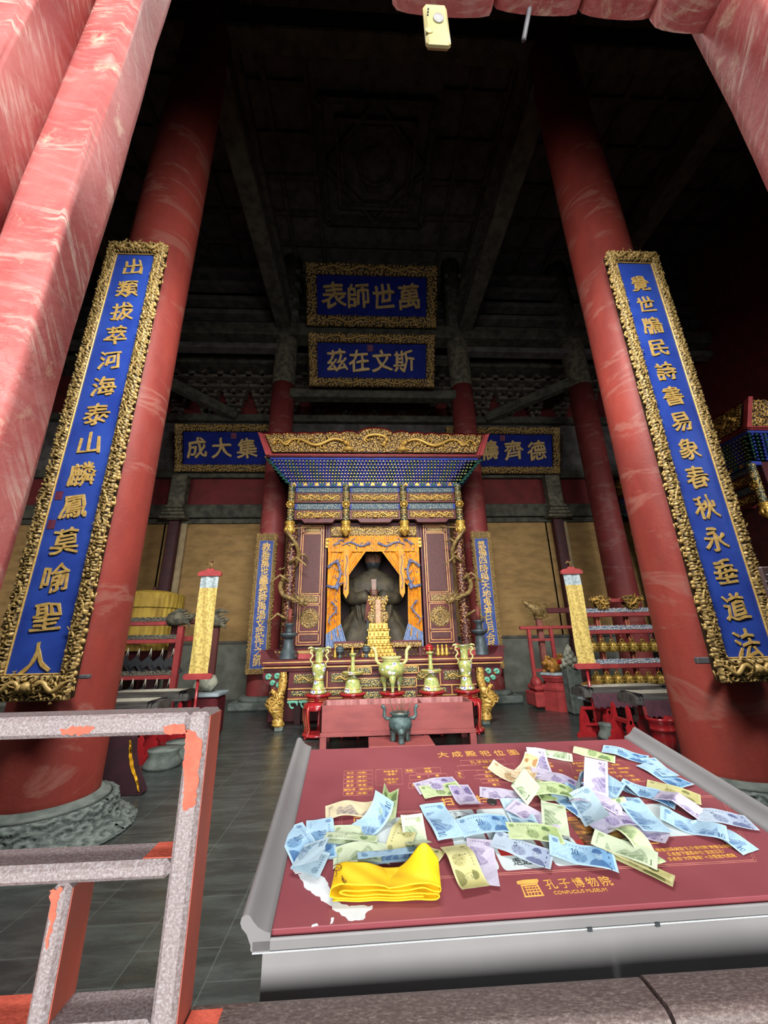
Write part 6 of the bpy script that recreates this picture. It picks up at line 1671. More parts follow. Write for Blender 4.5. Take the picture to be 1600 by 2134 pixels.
def patch(px_list, name='paint_patch', y=FYB - .0006, seed=1, parent=gt):
    """ragged patch of bare primer on the front face"""
    mb = MB(); rr = np.random.default_rng(seed); pl = []
    pts = [by(*p) for p in px_list]
    for p, q in zip(pts, pts[1:] + pts[:1]):
        L = np.hypot(q[0] - p[0], q[2] - p[2]); n = max(2, int(L / .004))
        nn = unit(V3(q[2] - p[2], 0, -(q[0] - p[0])))
        for k in range(n):
            c = p + (q - p) * k / n + nn * rr.uniform(-.0022, .0022); pl.append((c[0], c[2]))
    mb.prism(pl, (0, y, 0), X_, Z_, Y_, .0008, 0); return mb.build(name, 'orange_primer', parent)
patch([(388, 1522), (402, 1522), (418, 1540), (421, 1560), (415, 1600), (412, 1640), (408, 1678), (392, 1682), (386, 1692), (380, 1690), (383, 1620), (384, 1550)], seed=2)
patch([(124, 1522), (150, 1515), (196, 1514), (198, 1520), (180, 1530), (130, 1532)], seed=3)
patch([(340, 1512), (380, 1510), (392, 1524), (372, 1532), (345, 1530)], seed=5)
patch([(104, 1853), (132, 1850), (122, 1872), (118, 1905), (112, 1930), (104, 1960), (96, 1980), (93, 1975), (103, 1930), (104, 1890)], seed=4)
mb = MB(); mb.box((-1.2, FYB + .004, l1 - .0005), (by(70, 2120)[0], FYB + D_ - .004, l1 + .0008)); mb.build('paint_patch', 'orange_primer', gt)
mb = MB(); q0, q1 = by(296, 1766), by(356, 1756); mb.box((q0[0], FYB + .008, m1 - .0005), (xl_, FYB + D_ - .006, m1 + .0008)); mb.build('paint_patch', 'orange_primer', gt)
# lower rails in front of the table
lr = thing('barrier_rail', (0, FYB, 0), 'low brown speckled rail running from the barrier post to the gap under the table', 'barrier rail')
zr = (by(600, 2112)[2] + by(1300, 2070)[2]) / 2 - .022; xg = by(1384, 2062)[0]
def rail(x0, x1, z, parent, name):
    mb = MB(); pl = []
    for cx_, cy_, a0 in ((.052, -.006, 0), (.006, -.006, 90)):
        for q in range(6): a_ = math.radians(a0 + q * 18); pl.append((cx_ + .016 * math.cos(a_), cy_ + .016 * math.sin(a_) - .010))
    pl += [(-.010, -.10), (.068, -.10)]
    n = len(pl); xs_ = np.linspace(x0, x1, 30); P = np.array([[(x, FYB + a_, z + b_) for x in xs_] for a_, b_ in pl])
    mb.grid(P, 0, True, wrap=True)
    for x, rev in ((x0, 0), (x1, 1)):
        f = list(range(n)); mb.add([(x, FYB + a_, z + b_) for a_, b_ in pl], [tuple(f if rev else f[::-1])], 0)
    return mb.build(name, 'speckle_rail', parent)
rail(xr_ + .004, xg - .003, zr, lr, 'rail_bar')
mb = MB(); q = by(430, 2122); mb.box((xr_ + .004, FYB + .0, zr - .0042), (xr_ + .05, FYB + .05, zr + .0008), 0, .001); mb.build('paint_patch', 'orange_primer', lr)
mb = MB(); mb.box((.1, FYB + .01, 0), (.15, FYB + .05, zr - .05)); mb.build('leg', 'speckle_rail', lr)
lr2 = thing('barrier_rail', (xg + .2, FYB, 0), 'low brown speckled rail starting at the gap near the lower right corner', 'barrier rail')
rail(xg + .003, xg + .9, zr + .002, lr2, 'rail_bar')
mb = MB(); mb.box((xg + .5, FYB + .01, 0), (xg + .55, FYB + .05, zr - .05)); mb.build('leg', 'speckle_rail', lr2)

# ================================================================== information table
FL, BL, BR = at_d(570, 1937, .64), at_d(648, 1562, 1.24), at_d(1306, 1540, 1.324)
ES = unit(BR - BL); ET0 = BL - FL; ET = unit(ET0 - ES * (ET0 @ ES)); EN = np.cross(ES, ET)
if EN[2] < 0: EN = -EN
O_ = FL.copy(); O_ = BL - ET * (ET0 @ ET)
TL = ET0 @ ET; TW = (BR - BL) @ ES
tbl = thing('information_table', (O_[0] + TW / 2, O_[1] + TL / 2, 0), 'grey steel reading table with a slanted maroon printed top, covered in banknotes', 'table')
def tp(s, t, n=0.0): return O_ + ES * s + ET * t + EN * n
def on_table(px, py, lift=0.0):
    d = ray(px, py); k = ((O_ + EN * lift - EYE) @ EN) / (d @ EN); p = EYE + d * k
    r_ = p - O_; return np.array([r_ @ ES, r_ @ ET])
# right front corner may run past the frame
TW2 = TW
def slab(mb, s0, s1, t0, t1, n0, n1, m=0, b=0.0):
    mb.cbox(tp((s0 + s1) / 2, (t0 + t1) / 2, (n0 + n1) / 2), (abs(s1 - s0) / 2, abs(t1 - t0) / 2, abs(n1 - n0) / 2), m, b, np.array([ES, ET, EN]).T)
mb = MB(); slab(mb, 0, TW, 0, TL, -.012, 0, 0, .001); mb.build('printed_top', 'laminate', tbl)
mb = MB(); slab(mb, -.03, TW + .03, -.004, TL + .01, -.024, -.012, 0, .003); slab(mb, -.03, TW + .03, -.010, -.004, -.024, -.006, 0, .002); mb.build('top_tray', 'steel', tbl)
prof = [(0.0, .004), (-.008, .006), (-.020, .013), (-.028, .022), (-.034, .031), (-.041, .033), (-.047, .029), (-.049, .021), (-.046, .013), (-.038, .004), (-.034, -.006), (-.031, -.013), (-.031, -.020), (-.026, -.025), (0.0, -.025)]
for s_, x0 in ((1, 0.0), (-1, TW)):
    mb = MB(); pp = []
    for i in range(len(prof)): pp.append(prof[i])
    n = len(pp); tt = np.linspace(-.010, TL + .012, 24)
    P = np.array([[tp(x0 + s_ * a_, t_, b_) for t_ in tt] for a_, b_ in pp])
    if s_ > 0: P = P[::-1]
    mb.grid(P, 0, True, wrap=True)
    for t_, rev in ((tt[0], 1), (tt[-1], 0)):
        f = list(range(n)); mb.add([tp(x0 + s_ * a_, t_, b_) for a_, b_ in pp], [tuple(f if rev else f[::-1])], 0)
    mb.build('scroll_rail', 'steel', tbl)
# body under the tray: front board leaning slightly in, sides
mb = MB(); f0 = tp(-.012, -.006, -.024); f1 = tp(TW + .012, -.006, -.024); b0_ = tp(-.012, TL - .02, -.024); b1_ = tp(TW + .012, TL - .02, -.024)
vs = [f0, f1, b1_, b0_] + [V3(p[0], p[1], .0) for p in (f0, f1, b1_, b0_)]
mb.add(vs, [(0, 1, 2, 3), (4, 7, 6, 5), (0, 4, 5, 1), (1, 5, 6, 2), (2, 6, 7, 3), (3, 7, 4, 0)], 0); mb.build('cabinet_body', 'steel', tbl)
mb = MB(); slab(mb, -.028, TW + .028, -.0108, -.0095, -.0252, -.0236, 0); 
for px, py in ((1217, 1918), (1352, 1905)):
    c = on_table(px, py, -.024); mb.cbox(tp(c[0], -.011, -.024), (.004, .002, .003), 1, 0, np.array([ES, ET, EN]).T)
mb.build('chipped_seam', ['peel_white', 'print_dark'], tbl)

# --- printing on the top
pr = MB(); ln = MB(); PH = .0004
def ptext(mb, s, px, py, size, bold=.0, sx=1.0, brush=0.0, rot=0.0):
    c = on_table(px, py); U = ES * math.cos(rot) + ET * math.sin(rot); V = np.cross(EN, U)
    write(mb, s, tp(c[0], c[1], PH), size, U, V, EN, bold, .0004, 0, brush, sx)
def pline(mb, p, q, w=.0008):
    a_, b_ = on_table(*p), on_table(*q); mb.beam(tp(a_[0], a_[1], PH), tp(b_[0], b_[1], PH), w, .0004, 0, 0, EN)
def pbox(mb, pts, w=.0008):
    for p, q in zip(pts, pts[1:] + pts[:1]): pline(mb, p, q, w)
for i, ch in enumerate('大成殿祀位图'): ptext(pr, ch, 922 + i * 29.3, 1573 - i * .95, .036, .012, 1.0, .3)
ptext(pr, '孔子神位', 1005, 1588.5, .0195, .008)
for i, s in enumerate(('冉子（冉耕）', '宰子（宰予）', '冉子（冉求）', '言子（言偃）', '颛孙子（颛孙师）', '朱子（朱熹）')):
    ptext(pr, s, 743 - (0 if i != 4 else -4), 1611 + i * 8.6, .0108, .008)
    pbox(ln, [(717 - i * .4, 1607 + i * 8.6), (776, 1605 + i * 8.6), (776, 1613.5 + i * 8.6), (717 - i * .4, 1615.5 + i * 8.6)])
for s, x, y in (('宗圣曾子', 814, 1608), ('（曾参）', 815, 1614), ('亚圣孟子', 815, 1624.5), ('（孟轲）', 816, 1631), ('帛案', 853, 1606.5), ('特豕', 890, 1602.5), ('簠簋', 892, 1608), ('琴', 873, 1620), ('瑟', 911, 1617), ('罍', 957, 1612), ('洗', 958, 1618),
                ('供案', 1012, 1599.5), ('香案', 1017, 1609), ('铁禄几', 1022, 1618), ('太牢俎', 1027, 1627), ('香几', 1034, 1635.5), ('笾', 862, 1637), ('少牢', 1142, 1591), ('豆登', 1146, 1597), ('铏', 1168, 1606), ('太豕', 1178, 1622), ('鼎', 1200, 1621),
                ('复圣颜子', 1206, 1591), ('（颜回）', 1212, 1597), ('述圣子思', 1214, 1606), ('闵子（闵损）', 1260, 1588), ('冉子（冉雍）', 1272, 1594.5), ('端木子（端木赐）', 1285, 1602), ('仲子（仲由）', 1290, 1610), ('卜子（卜商）', 1303, 1617.5), ('有子（有若）', 1314, 1626)):
    ptext(pr, s, x, y, .0108, .008)
for b in ([(783, 1604), (837, 1602), (839, 1634), (783, 1637)], [(843, 1603), (862, 1602), (863, 1610), (844, 1611)], [(865, 1601), (917, 1599), (919, 1611), (867, 1612)], [(853, 1616), (891, 1614), (893, 1624), (853, 1626)], [(893, 1614), (930, 1612), (934, 1622), (895, 1624)], [(948, 1609), (963, 1608), (968, 1621), (952, 1622)],
          [(958, 1585), (1050, 1582), (1054, 1593), (962, 1595)], [(952, 1596), (1070, 1592), (1076, 1603), (956, 1606)], [(992, 1606), (1070, 1603), (1074, 1611), (996, 1614)], [(987, 1616), (1080, 1612), (1084, 1620), (990, 1623)], [(1000, 1625), (1085, 1620), (1089, 1629), (1004, 1632)], [(851, 1632), (880, 1631), (880, 1642), (851, 1643)],
          [(1184, 1587), (1222, 1585), (1240, 1610), (1196, 1612)], [(1238, 1588), (1295, 1584), (1348, 1628), (1290, 1632)]): pbox(ln, b)
for ch, x, y in (('扫', 931, 1671), ('扫', 1003, 1665), ('进', 1074, 1662)): ptext(pr, ch, x, y, .034, .014, 1.0, .2)
ptext(pr, '微信', 788, 1700, .026, .014)
for i, s in enumerate(('①微信扫码关注“孔子博物院”微信公众号', '②点击下面菜单栏“走进三孔”', '③点击“大字智能”→④走进大成殿')):
    ptext(pr, s, (1441, 1450, 1462)[i], (1768, 1777.5, 1787)[i], .0102, .010, 1.0)
# gold corner brackets
for c, a_, b_ in (((738, 1704), (757, 1703), (738, 1714)), ((869, 1698), (852, 1699), (872, 1707)), ((1348, 1758), (1372, 1757), (1342, 1746)), ((1188, 1690), (1174, 1691), (1190, 1695))): pline(pr, c, a_, .0022); pline(pr, c, b_, .0022)
# thin frame lines
pbox(ln, [(713, 1700), (1500, 1660), (1570, 1792), (706, 1838)], .0009); pbox(ln, [(708, 1698), (1504, 1657), (1576, 1795), (701, 1842)], .0007)
# museum emblem and name
for i, ch in enumerate('孔子博物院'): ptext(pr, ch, 1147 + i * 28.5, 1843 - i * 1.7, .0235, .014, 1.0, .3)
ptext(pr, 'CONFUCIUS MUSEUM', 1209, 1857.5, .0098, .0, 1.08)
def quad(mb, pts, h=PH, m=0):
    P = [on_table(*p) for p in pts]; mb.prism([(p[0], p[1]) for p in P], tp(0, 0, 0), ES, ET, EN, h, m)
quad(pr, [(1076, 1837), (1090, 1834), (1119, 1832), (1122, 1835), (1120, 1840), (1078, 1843)])
quad(pr, [(1084, 1844), (1119, 1841), (1133, 1865), (1130, 1866), (1117, 1844), (1088, 1847), (1096, 1867), (1093, 1868)])
quad(pr, [(1092, 1868), (1132, 1864), (1134, 1866.5), (1094, 1870)])
for i in range(3):
    y = 1849 + i * 5.4
    pline(pr, (1092 + i * 2.4, y + .6), (1121 + i * 2.6, y - 1.8), .0016)
for i, x in enumerate((1097, 1103, 1110, 1117)): pline(pr, (x - 2, 1848), (x + 5, 1866), .0016)
pr.build('gold_lettering', 'print_gold', tbl)
ln.build('thin_print_lines', 'print_line', tbl)
# white cards and pictures printed on the top (their scan codes left out)
def rcard(pts, name, m, h=.0003, r=.18):
    P = [on_table(*p) for p in pts]; pl = []
    n = len(P)
    for i in range(n):
        a_, b_, c_ = P[i - 1], P[i], P[(i + 1) % n]
        for q in np.linspace(0, 1, 5):
            p0 = b_ + (a_ - b_) * r * .5; p1 = b_ + (c_ - b_) * r * .5
            pl.append(tuple((1 - q) ** 2 * p0 + 2 * q * (1 - q) * b_ + q * q * p1))
    mb = MB(); mb.prism(pl[::-1] if False else pl, tp(0, 0, 0), ES, ET, EN, h); return mb.build(name, m, tbl)
rcard([(742, 1708), (862, 1702), (892, 1776), (762, 1782)], 'white_card_print', 'white_card', r=.02)
rcard([(1284, 1680), (1384, 1674), (1456, 1740), (1340, 1746)], 'white_card_print', 'white_card', r=.02)
rcard([(926, 1690), (984, 1686), (1043, 1812), (962, 1817)], 'white_card_print', 'white_card')
rcard([(990, 1687), (1064, 1684), (1150, 1806), (1050, 1815)], 'white_card_print', 'white_card')
rcard([(1120, 1745), (1186, 1742), (1246, 1800), (1160, 1805)], 'white_card_print', 'white_card')
rcard([(1060, 1690), (1116, 1688), (1150, 1740), (1080, 1744)], 'white_card_print', 'white_card', .00028)
rcard([(1178, 1704), (1250, 1700), (1318, 1764), (1222, 1768)], 'hall_picture_print', 'picture', .0005, .02)
rcard([(944, 1720), (966, 1718), (970, 1737), (952, 1738)], 'hall_picture_print', 'picture', .0006, .05)
o = rcard([(928, 1765), (1008, 1762), (1024, 1784), (936, 1788)], 'red_card_band', 'print_red', .0005, .02)
o = rcard([(1036, 1770), (1120, 1764), (1138, 1780), (1044, 1784)], 'red_card_band', 'print_red', .0005, .02)
o = rcard([(1196, 1752), (1214, 1749), (1224, 1760), (1206, 1764)], 'red_card_band', 'print_red', .0005, .02)
dk = MB()
for s, x, y, z in (('①', 949, 1697, .012), ('孔子博物院', 956, 1706, .017), ('走进三孔', 1107, 1823 - 28, .020), ('大成至圣', 1170, 1753, .010)):
    c = on_table(x, y); write(dk, s, tp(c[0], c[1], .0006), z, ES, ET, EN, .006, .0004)
for cx_, cy_, rx in ((956, 1705, .030), (1110, 1790, .032)):
    c = on_table(cx_, cy_); mb = MB(); mb.tube([tp(c[0] + rx * math.cos(a_), c[1] + rx * .8 * math.sin(a_), .0006) for a_ in np.linspace(0, 2 * np.pi, 40)], .0005, 4); mb.build('printed_ring', 'print_dark', tbl)
dk.build('dark_lettering', 'print_dark', tbl)
# peeled white corner
mb = MB(); rr = np.random.default_rng(5)
def ragpoly(pts, j=.0025):
    P = [on_table(*p) for p in pts]; pl = []
    for p, q in zip(P, P[1:] + P[:1]):
        n = max(2, int(np.linalg.norm(q - p) / .006))
        for k in range(n): pl.append(tuple(p + (q - p) * k / n + rr.uniform(-j, j, 2)))
    mb.prism(pl, tp(0, 0, 0), ES, ET, EN, .0005, 0)
ragpoly([(619, 1823), (640, 1815), (676, 1828), (700, 1880), (735, 1890), (775, 1888), (776, 1896), (760, 1904), (758, 1918), (730, 1921), (712, 1908), (690, 1890), (640, 1852)])
ragpoly([(608, 1812), (628, 1804), (648, 1808), (640, 1818), (616, 1822)]); ragpoly([(690, 1914), (696, 1912), (694, 1924), (689, 1926)], .001); ragpoly([(649, 1928), (660, 1924), (664, 1930), (650, 1932)], .001)
for k in range(26):
    c = on_table(rr.uniform(640, 760), rr.uniform(1835, 1915)); 
mb.build('peeled_patch', 'peel_white', tbl)

# ================================================================== banknotes
FONT = {'0': '0110100110011001100110010110', '1': '0010011000100010001000100111', '2': '0110100100010010010010001111', '5': '1111100011100001000110010110'}
def digit_mask(u, v, s, u0, v0, w, h):
    m_ = np.zeros(u.shape, bool)
    for k, ch in enumerate(s):
        du = (u - (u0 + k * w * 1.15)) / w; dv = (v0 + h - v) / h
        ok = (du >= 0) & (du < 1) & (dv >= 0) & (dv < 1)
        col = np.clip((du * 4).astype(int), 0, 3); row = np.clip((dv * 7).astype(int), 0, 6)
        g = np.array([int(c) for c in FONT[ch]]).reshape(7, 4); m_ |= ok & (g[row, col] == 1)
    return m_
PAL = {'10': ((180, 214, 236), (46, 96, 164), (104, 160, 208)), '5': ((206, 200, 220), (98, 78, 144), (166, 154, 196)), '1': ((202, 218, 172), (76, 108, 60), (160, 186, 116)),
       '20': ((236, 220, 190), (168, 110, 50), (226, 190, 130)), '1w': ((208, 222, 194), (96, 130, 84), (184, 204, 146)), '5o': ((222, 212, 176), (104, 84, 128), (206, 192, 160)), '1o': ((208, 206, 152), (112, 116, 62), (196, 190, 124)),
       '5b': ((190, 208, 224), (74, 82, 138), (158, 172, 204)), '10p': ((190, 216, 230), (84, 126, 168), (150, 190, 216))}
def note_print(kind, back, nu, nv, seed):
    base, ink, mid = [np.array(lin(c)[:3]) for c in PAL[kind]]
    u, v = np.meshgrid(np.linspace(0, 1, nu), np.linspace(0, 1, nv), indexing='ij')
    r = np.random.default_rng(seed); base = base * .74; mid = mid * .72; ink = ink * .55
    C = np.broadcast_to(base, u.shape + (3,)).copy()
    def paint(mask, col, a_): 
        mask = np.asarray(mask, float)[..., None] * a_; C[:] = C * (1 - mask) + np.array(col) * mask
    num = {'10': '10', '10p': '10', '5': '5', '5o': '5', '5b': '5', '1': '1', '1w': '1', '1o': '1', '20': '20'}[kind]
    inner = (u > .04) & (u < .96) & (v > .07) & (v < .93)
    paint(inner * (.5 + .5 * np.sin(u * 60 + 6 * np.sin(v * 7))), mid, .14)
    if not back:
        paint(inner * np.clip((u - .45) * 3, 0, 1), mid, .8)
        paint(np.hypot((u - .46) / .12, (v - .36) / .26) < 1, mid * .75, .6); paint((np.hypot((u - .46) / .10, (v - .32) / .2) < 1) * (.5 + .5 * np.sin(np.arctan2(v - .32, u - .46) * 9)), ink, .55)
        # portrait: shoulders, neck, head, hair
        sh = (np.hypot((u - .75) / .155, (v - .02) / .36) < 1) & (v > .06); paint(sh, ink, .75)
        hd = np.hypot((u - .74) / .066, (v - .56) / .25) < 1; paint(hd, base * .5 + ink * .5, .55)
        paint(np.hypot((u - .755) / .05, (v - .54) / .19) < 1, base, .55)
        paint((np.hypot((u - .735) / .074, (v - .68) / .19) < 1) & (v > .62 + .4 * np.abs(u - .76)), ink, .85)
        for eu in (.738, .772): paint(np.hypot((u - eu) / .012, (v - .575) / .02) < 1, ink, .8)
        paint((np.abs(u - .757) < .02) & (np.abs(v - .43) < .012), ink, .7)
        paint(digit_mask(u, v, num, .33 if len(num) > 1 else .36, .42, .055, .30), ink * .6, .95)
        paint((np.hypot((u - .10) / .05, (v - .80) / .10) < 1), ink, .6)
        paint((v > .80) & (v < .86) & (u > .2) & (u < .6) & (np.sin(u * 120) > 0), ink, .6)
        paint((v > .14) & (v < .19) & (u > .06) & (u < .26) & (np.sin(u * 130) > -.2), ink, .55)
        if kind in ('10', '5b'): paint((u > .895) & (u < .912) & (np.sin(v * 26) > .25), ink * .35, .95)
        paint(digit_mask(u, v, num, .92 if len(num) == 1 else .90, .76, .026, .15), ink, .8)
    else:
        n1 = .5 + .25 * np.sin(u * 9 + seed) + .15 * np.sin(u * 23 + seed * 2)
        paint((v < n1 * .9) & (v > .1) & (u > .22) & (u < .86), ink, .5); paint((v < n1 * .55) & (v > .1) & (u > .3) & (u < .8), ink, .45)
        paint(((np.sin(u * 50 + 5 * np.sin(v * 9)) > .6) & (u > .22) & (u < .86) & (v > .1) & (v < n1 + .1)), base, .45)
        paint(digit_mask(u, v, num, .84 if len(num) > 1 else .88, .10, .05, .28), ink * .7, .95)
        paint((u > .06) & (u < .10) & (np.sin(v * 60) > -.2) & (v > .15) & (v < .85), ink, .6)
        paint(np.hypot((u - .12) / .05, (v - .78) / .12) < 1, mid * .6, .7)
    sp = r.random(u.shape); paint((sp > .82) & inner, mid, .4)
    return np.concatenate([np.clip(C, 0, 1), np.ones(u.shape + (1,))], -1)
SIZE = {'10': (.140, .070), '10p': (.140, .070), '5': (.135, .063), '5o': (.135, .063), '5b': (.135, .063), '1': (.130, .063), '1w': (.130, .063), '1o': (.130, .063), '20': (.145, .070)}
NOTES = []
def note(kind, c, d, label, bend='flat', amp=.3, back=False, lift=.001, tilt=0.0, ax='u', pin='min', sc=1.0, roll=0.0):
    k = len(NOTES); sc *= .89; L, W = SIZE[kind]; L *= sc; W *= sc
    nu, nv = 120, 52
    c2 = on_table(*c, lift); d2 = on_table(c[0] + d[0], c[1] + d[1], lift) - c2
    e = d2 / np.linalg.norm(d2)
    a_u, a_v = np.linspace(0, 1, nu), np.linspace(0, 1, nv)
    n_, Lb = (nu, L) if ax == 'u' else (nv, W)
    q = np.linspace(0, 1, n_); ph = k * 1.7
    th = {'flat': amp * .28 * np.sin(2 * np.pi * q + ph), 'wave': amp * .7 * np.sin(2 * np.pi * q * 1.1 + ph), 'tent': np.where(q < .5, amp, -amp), 'vee': np.where(q < .5, -amp, amp),
          'curl': amp * np.clip((q - .35) / .65, 0, 1) ** 1.3 * 1.6, 'curl2': -amp * np.clip((.6 - q) / .6, 0, 1) ** 1.3 * 1.6, 'half': np.where(q < .48, .06, math.pi - .25 * amp) , 'third': np.where(q < .33, .3 * amp, np.where(q < .66, math.pi - .5 * amp, .5 * amp)),
          'roll': 5.5 * q * amp, 'arch': amp * (1 - 2 * q), 'sag': -amp * (1 - 2 * q)}[bend]
    sm = np.convolve(np.pad(th, 2, 'edge'), np.ones(5) / 5, 'valid')
    xx = np.concatenate([[0], np.cumsum(np.cos(sm[:-1]))]) / (n_ - 1) * Lb; zz = np.concatenate([[0], np.cumsum(np.sin(sm[:-1]))]) / (n_ - 1) * Lb
    xx -= (xx.max() + xx.min()) / 2
    uu, vv = np.meshgrid(a_u, a_v, indexing='ij')
    if ax == 'u': lx = np.broadcast_to(xx[:, None], (nu, nv)).copy(); lz = np.broadcast_to(zz[:, None], (nu, nv)).copy(); ly = (vv - .5) * W
    else: ly = np.broadcast_to(xx[None], (nu, nv)).copy(); lz = np.broadcast_to(zz[None], (nu, nv)).copy(); lx = (uu - .5) * L
    lz = lz + .0010 * np.sin(uu * 7 + ph) * np.sin(vv * 4 + ph * 2) + .0002 * np.sin(uu * 19 + vv * 11 + ph)
    if tilt:                                                       # rotate about the long axis: stands the note up
        y2 = ly + W / 2; ly, lz = y2 * math.cos(tilt) - lz * math.sin(tilt) - W / 2 * math.cos(tilt), y2 * math.sin(tilt) + lz * math.cos(tilt)
    if roll:
        x2 = lx + L / 2; lx, lz = x2 * math.cos(roll) - lz * math.sin(roll) - L / 2 * math.cos(roll), x2 * math.sin(roll) + lz * math.cos(roll)
    lz = lz - lz.min() + lift
    f = np.array([-e[1], e[0]])
    P = tp(0, 0)[None, None] + ES * (c2[0] + lx * e[0] + ly * f[0])[..., None] + ET * (c2[1] + lx * e[1] + ly * f[1])[..., None] + EN * lz[..., None]
    mb = MB(); mb.grid(P, 0, True); mb.vc = note_print(kind, back, nu, nv, k)
    o = mb.build('banknote', 'note'); tag(o, label, 'banknote', 'banknotes scattered on the table'); NOTES.append(o); return o
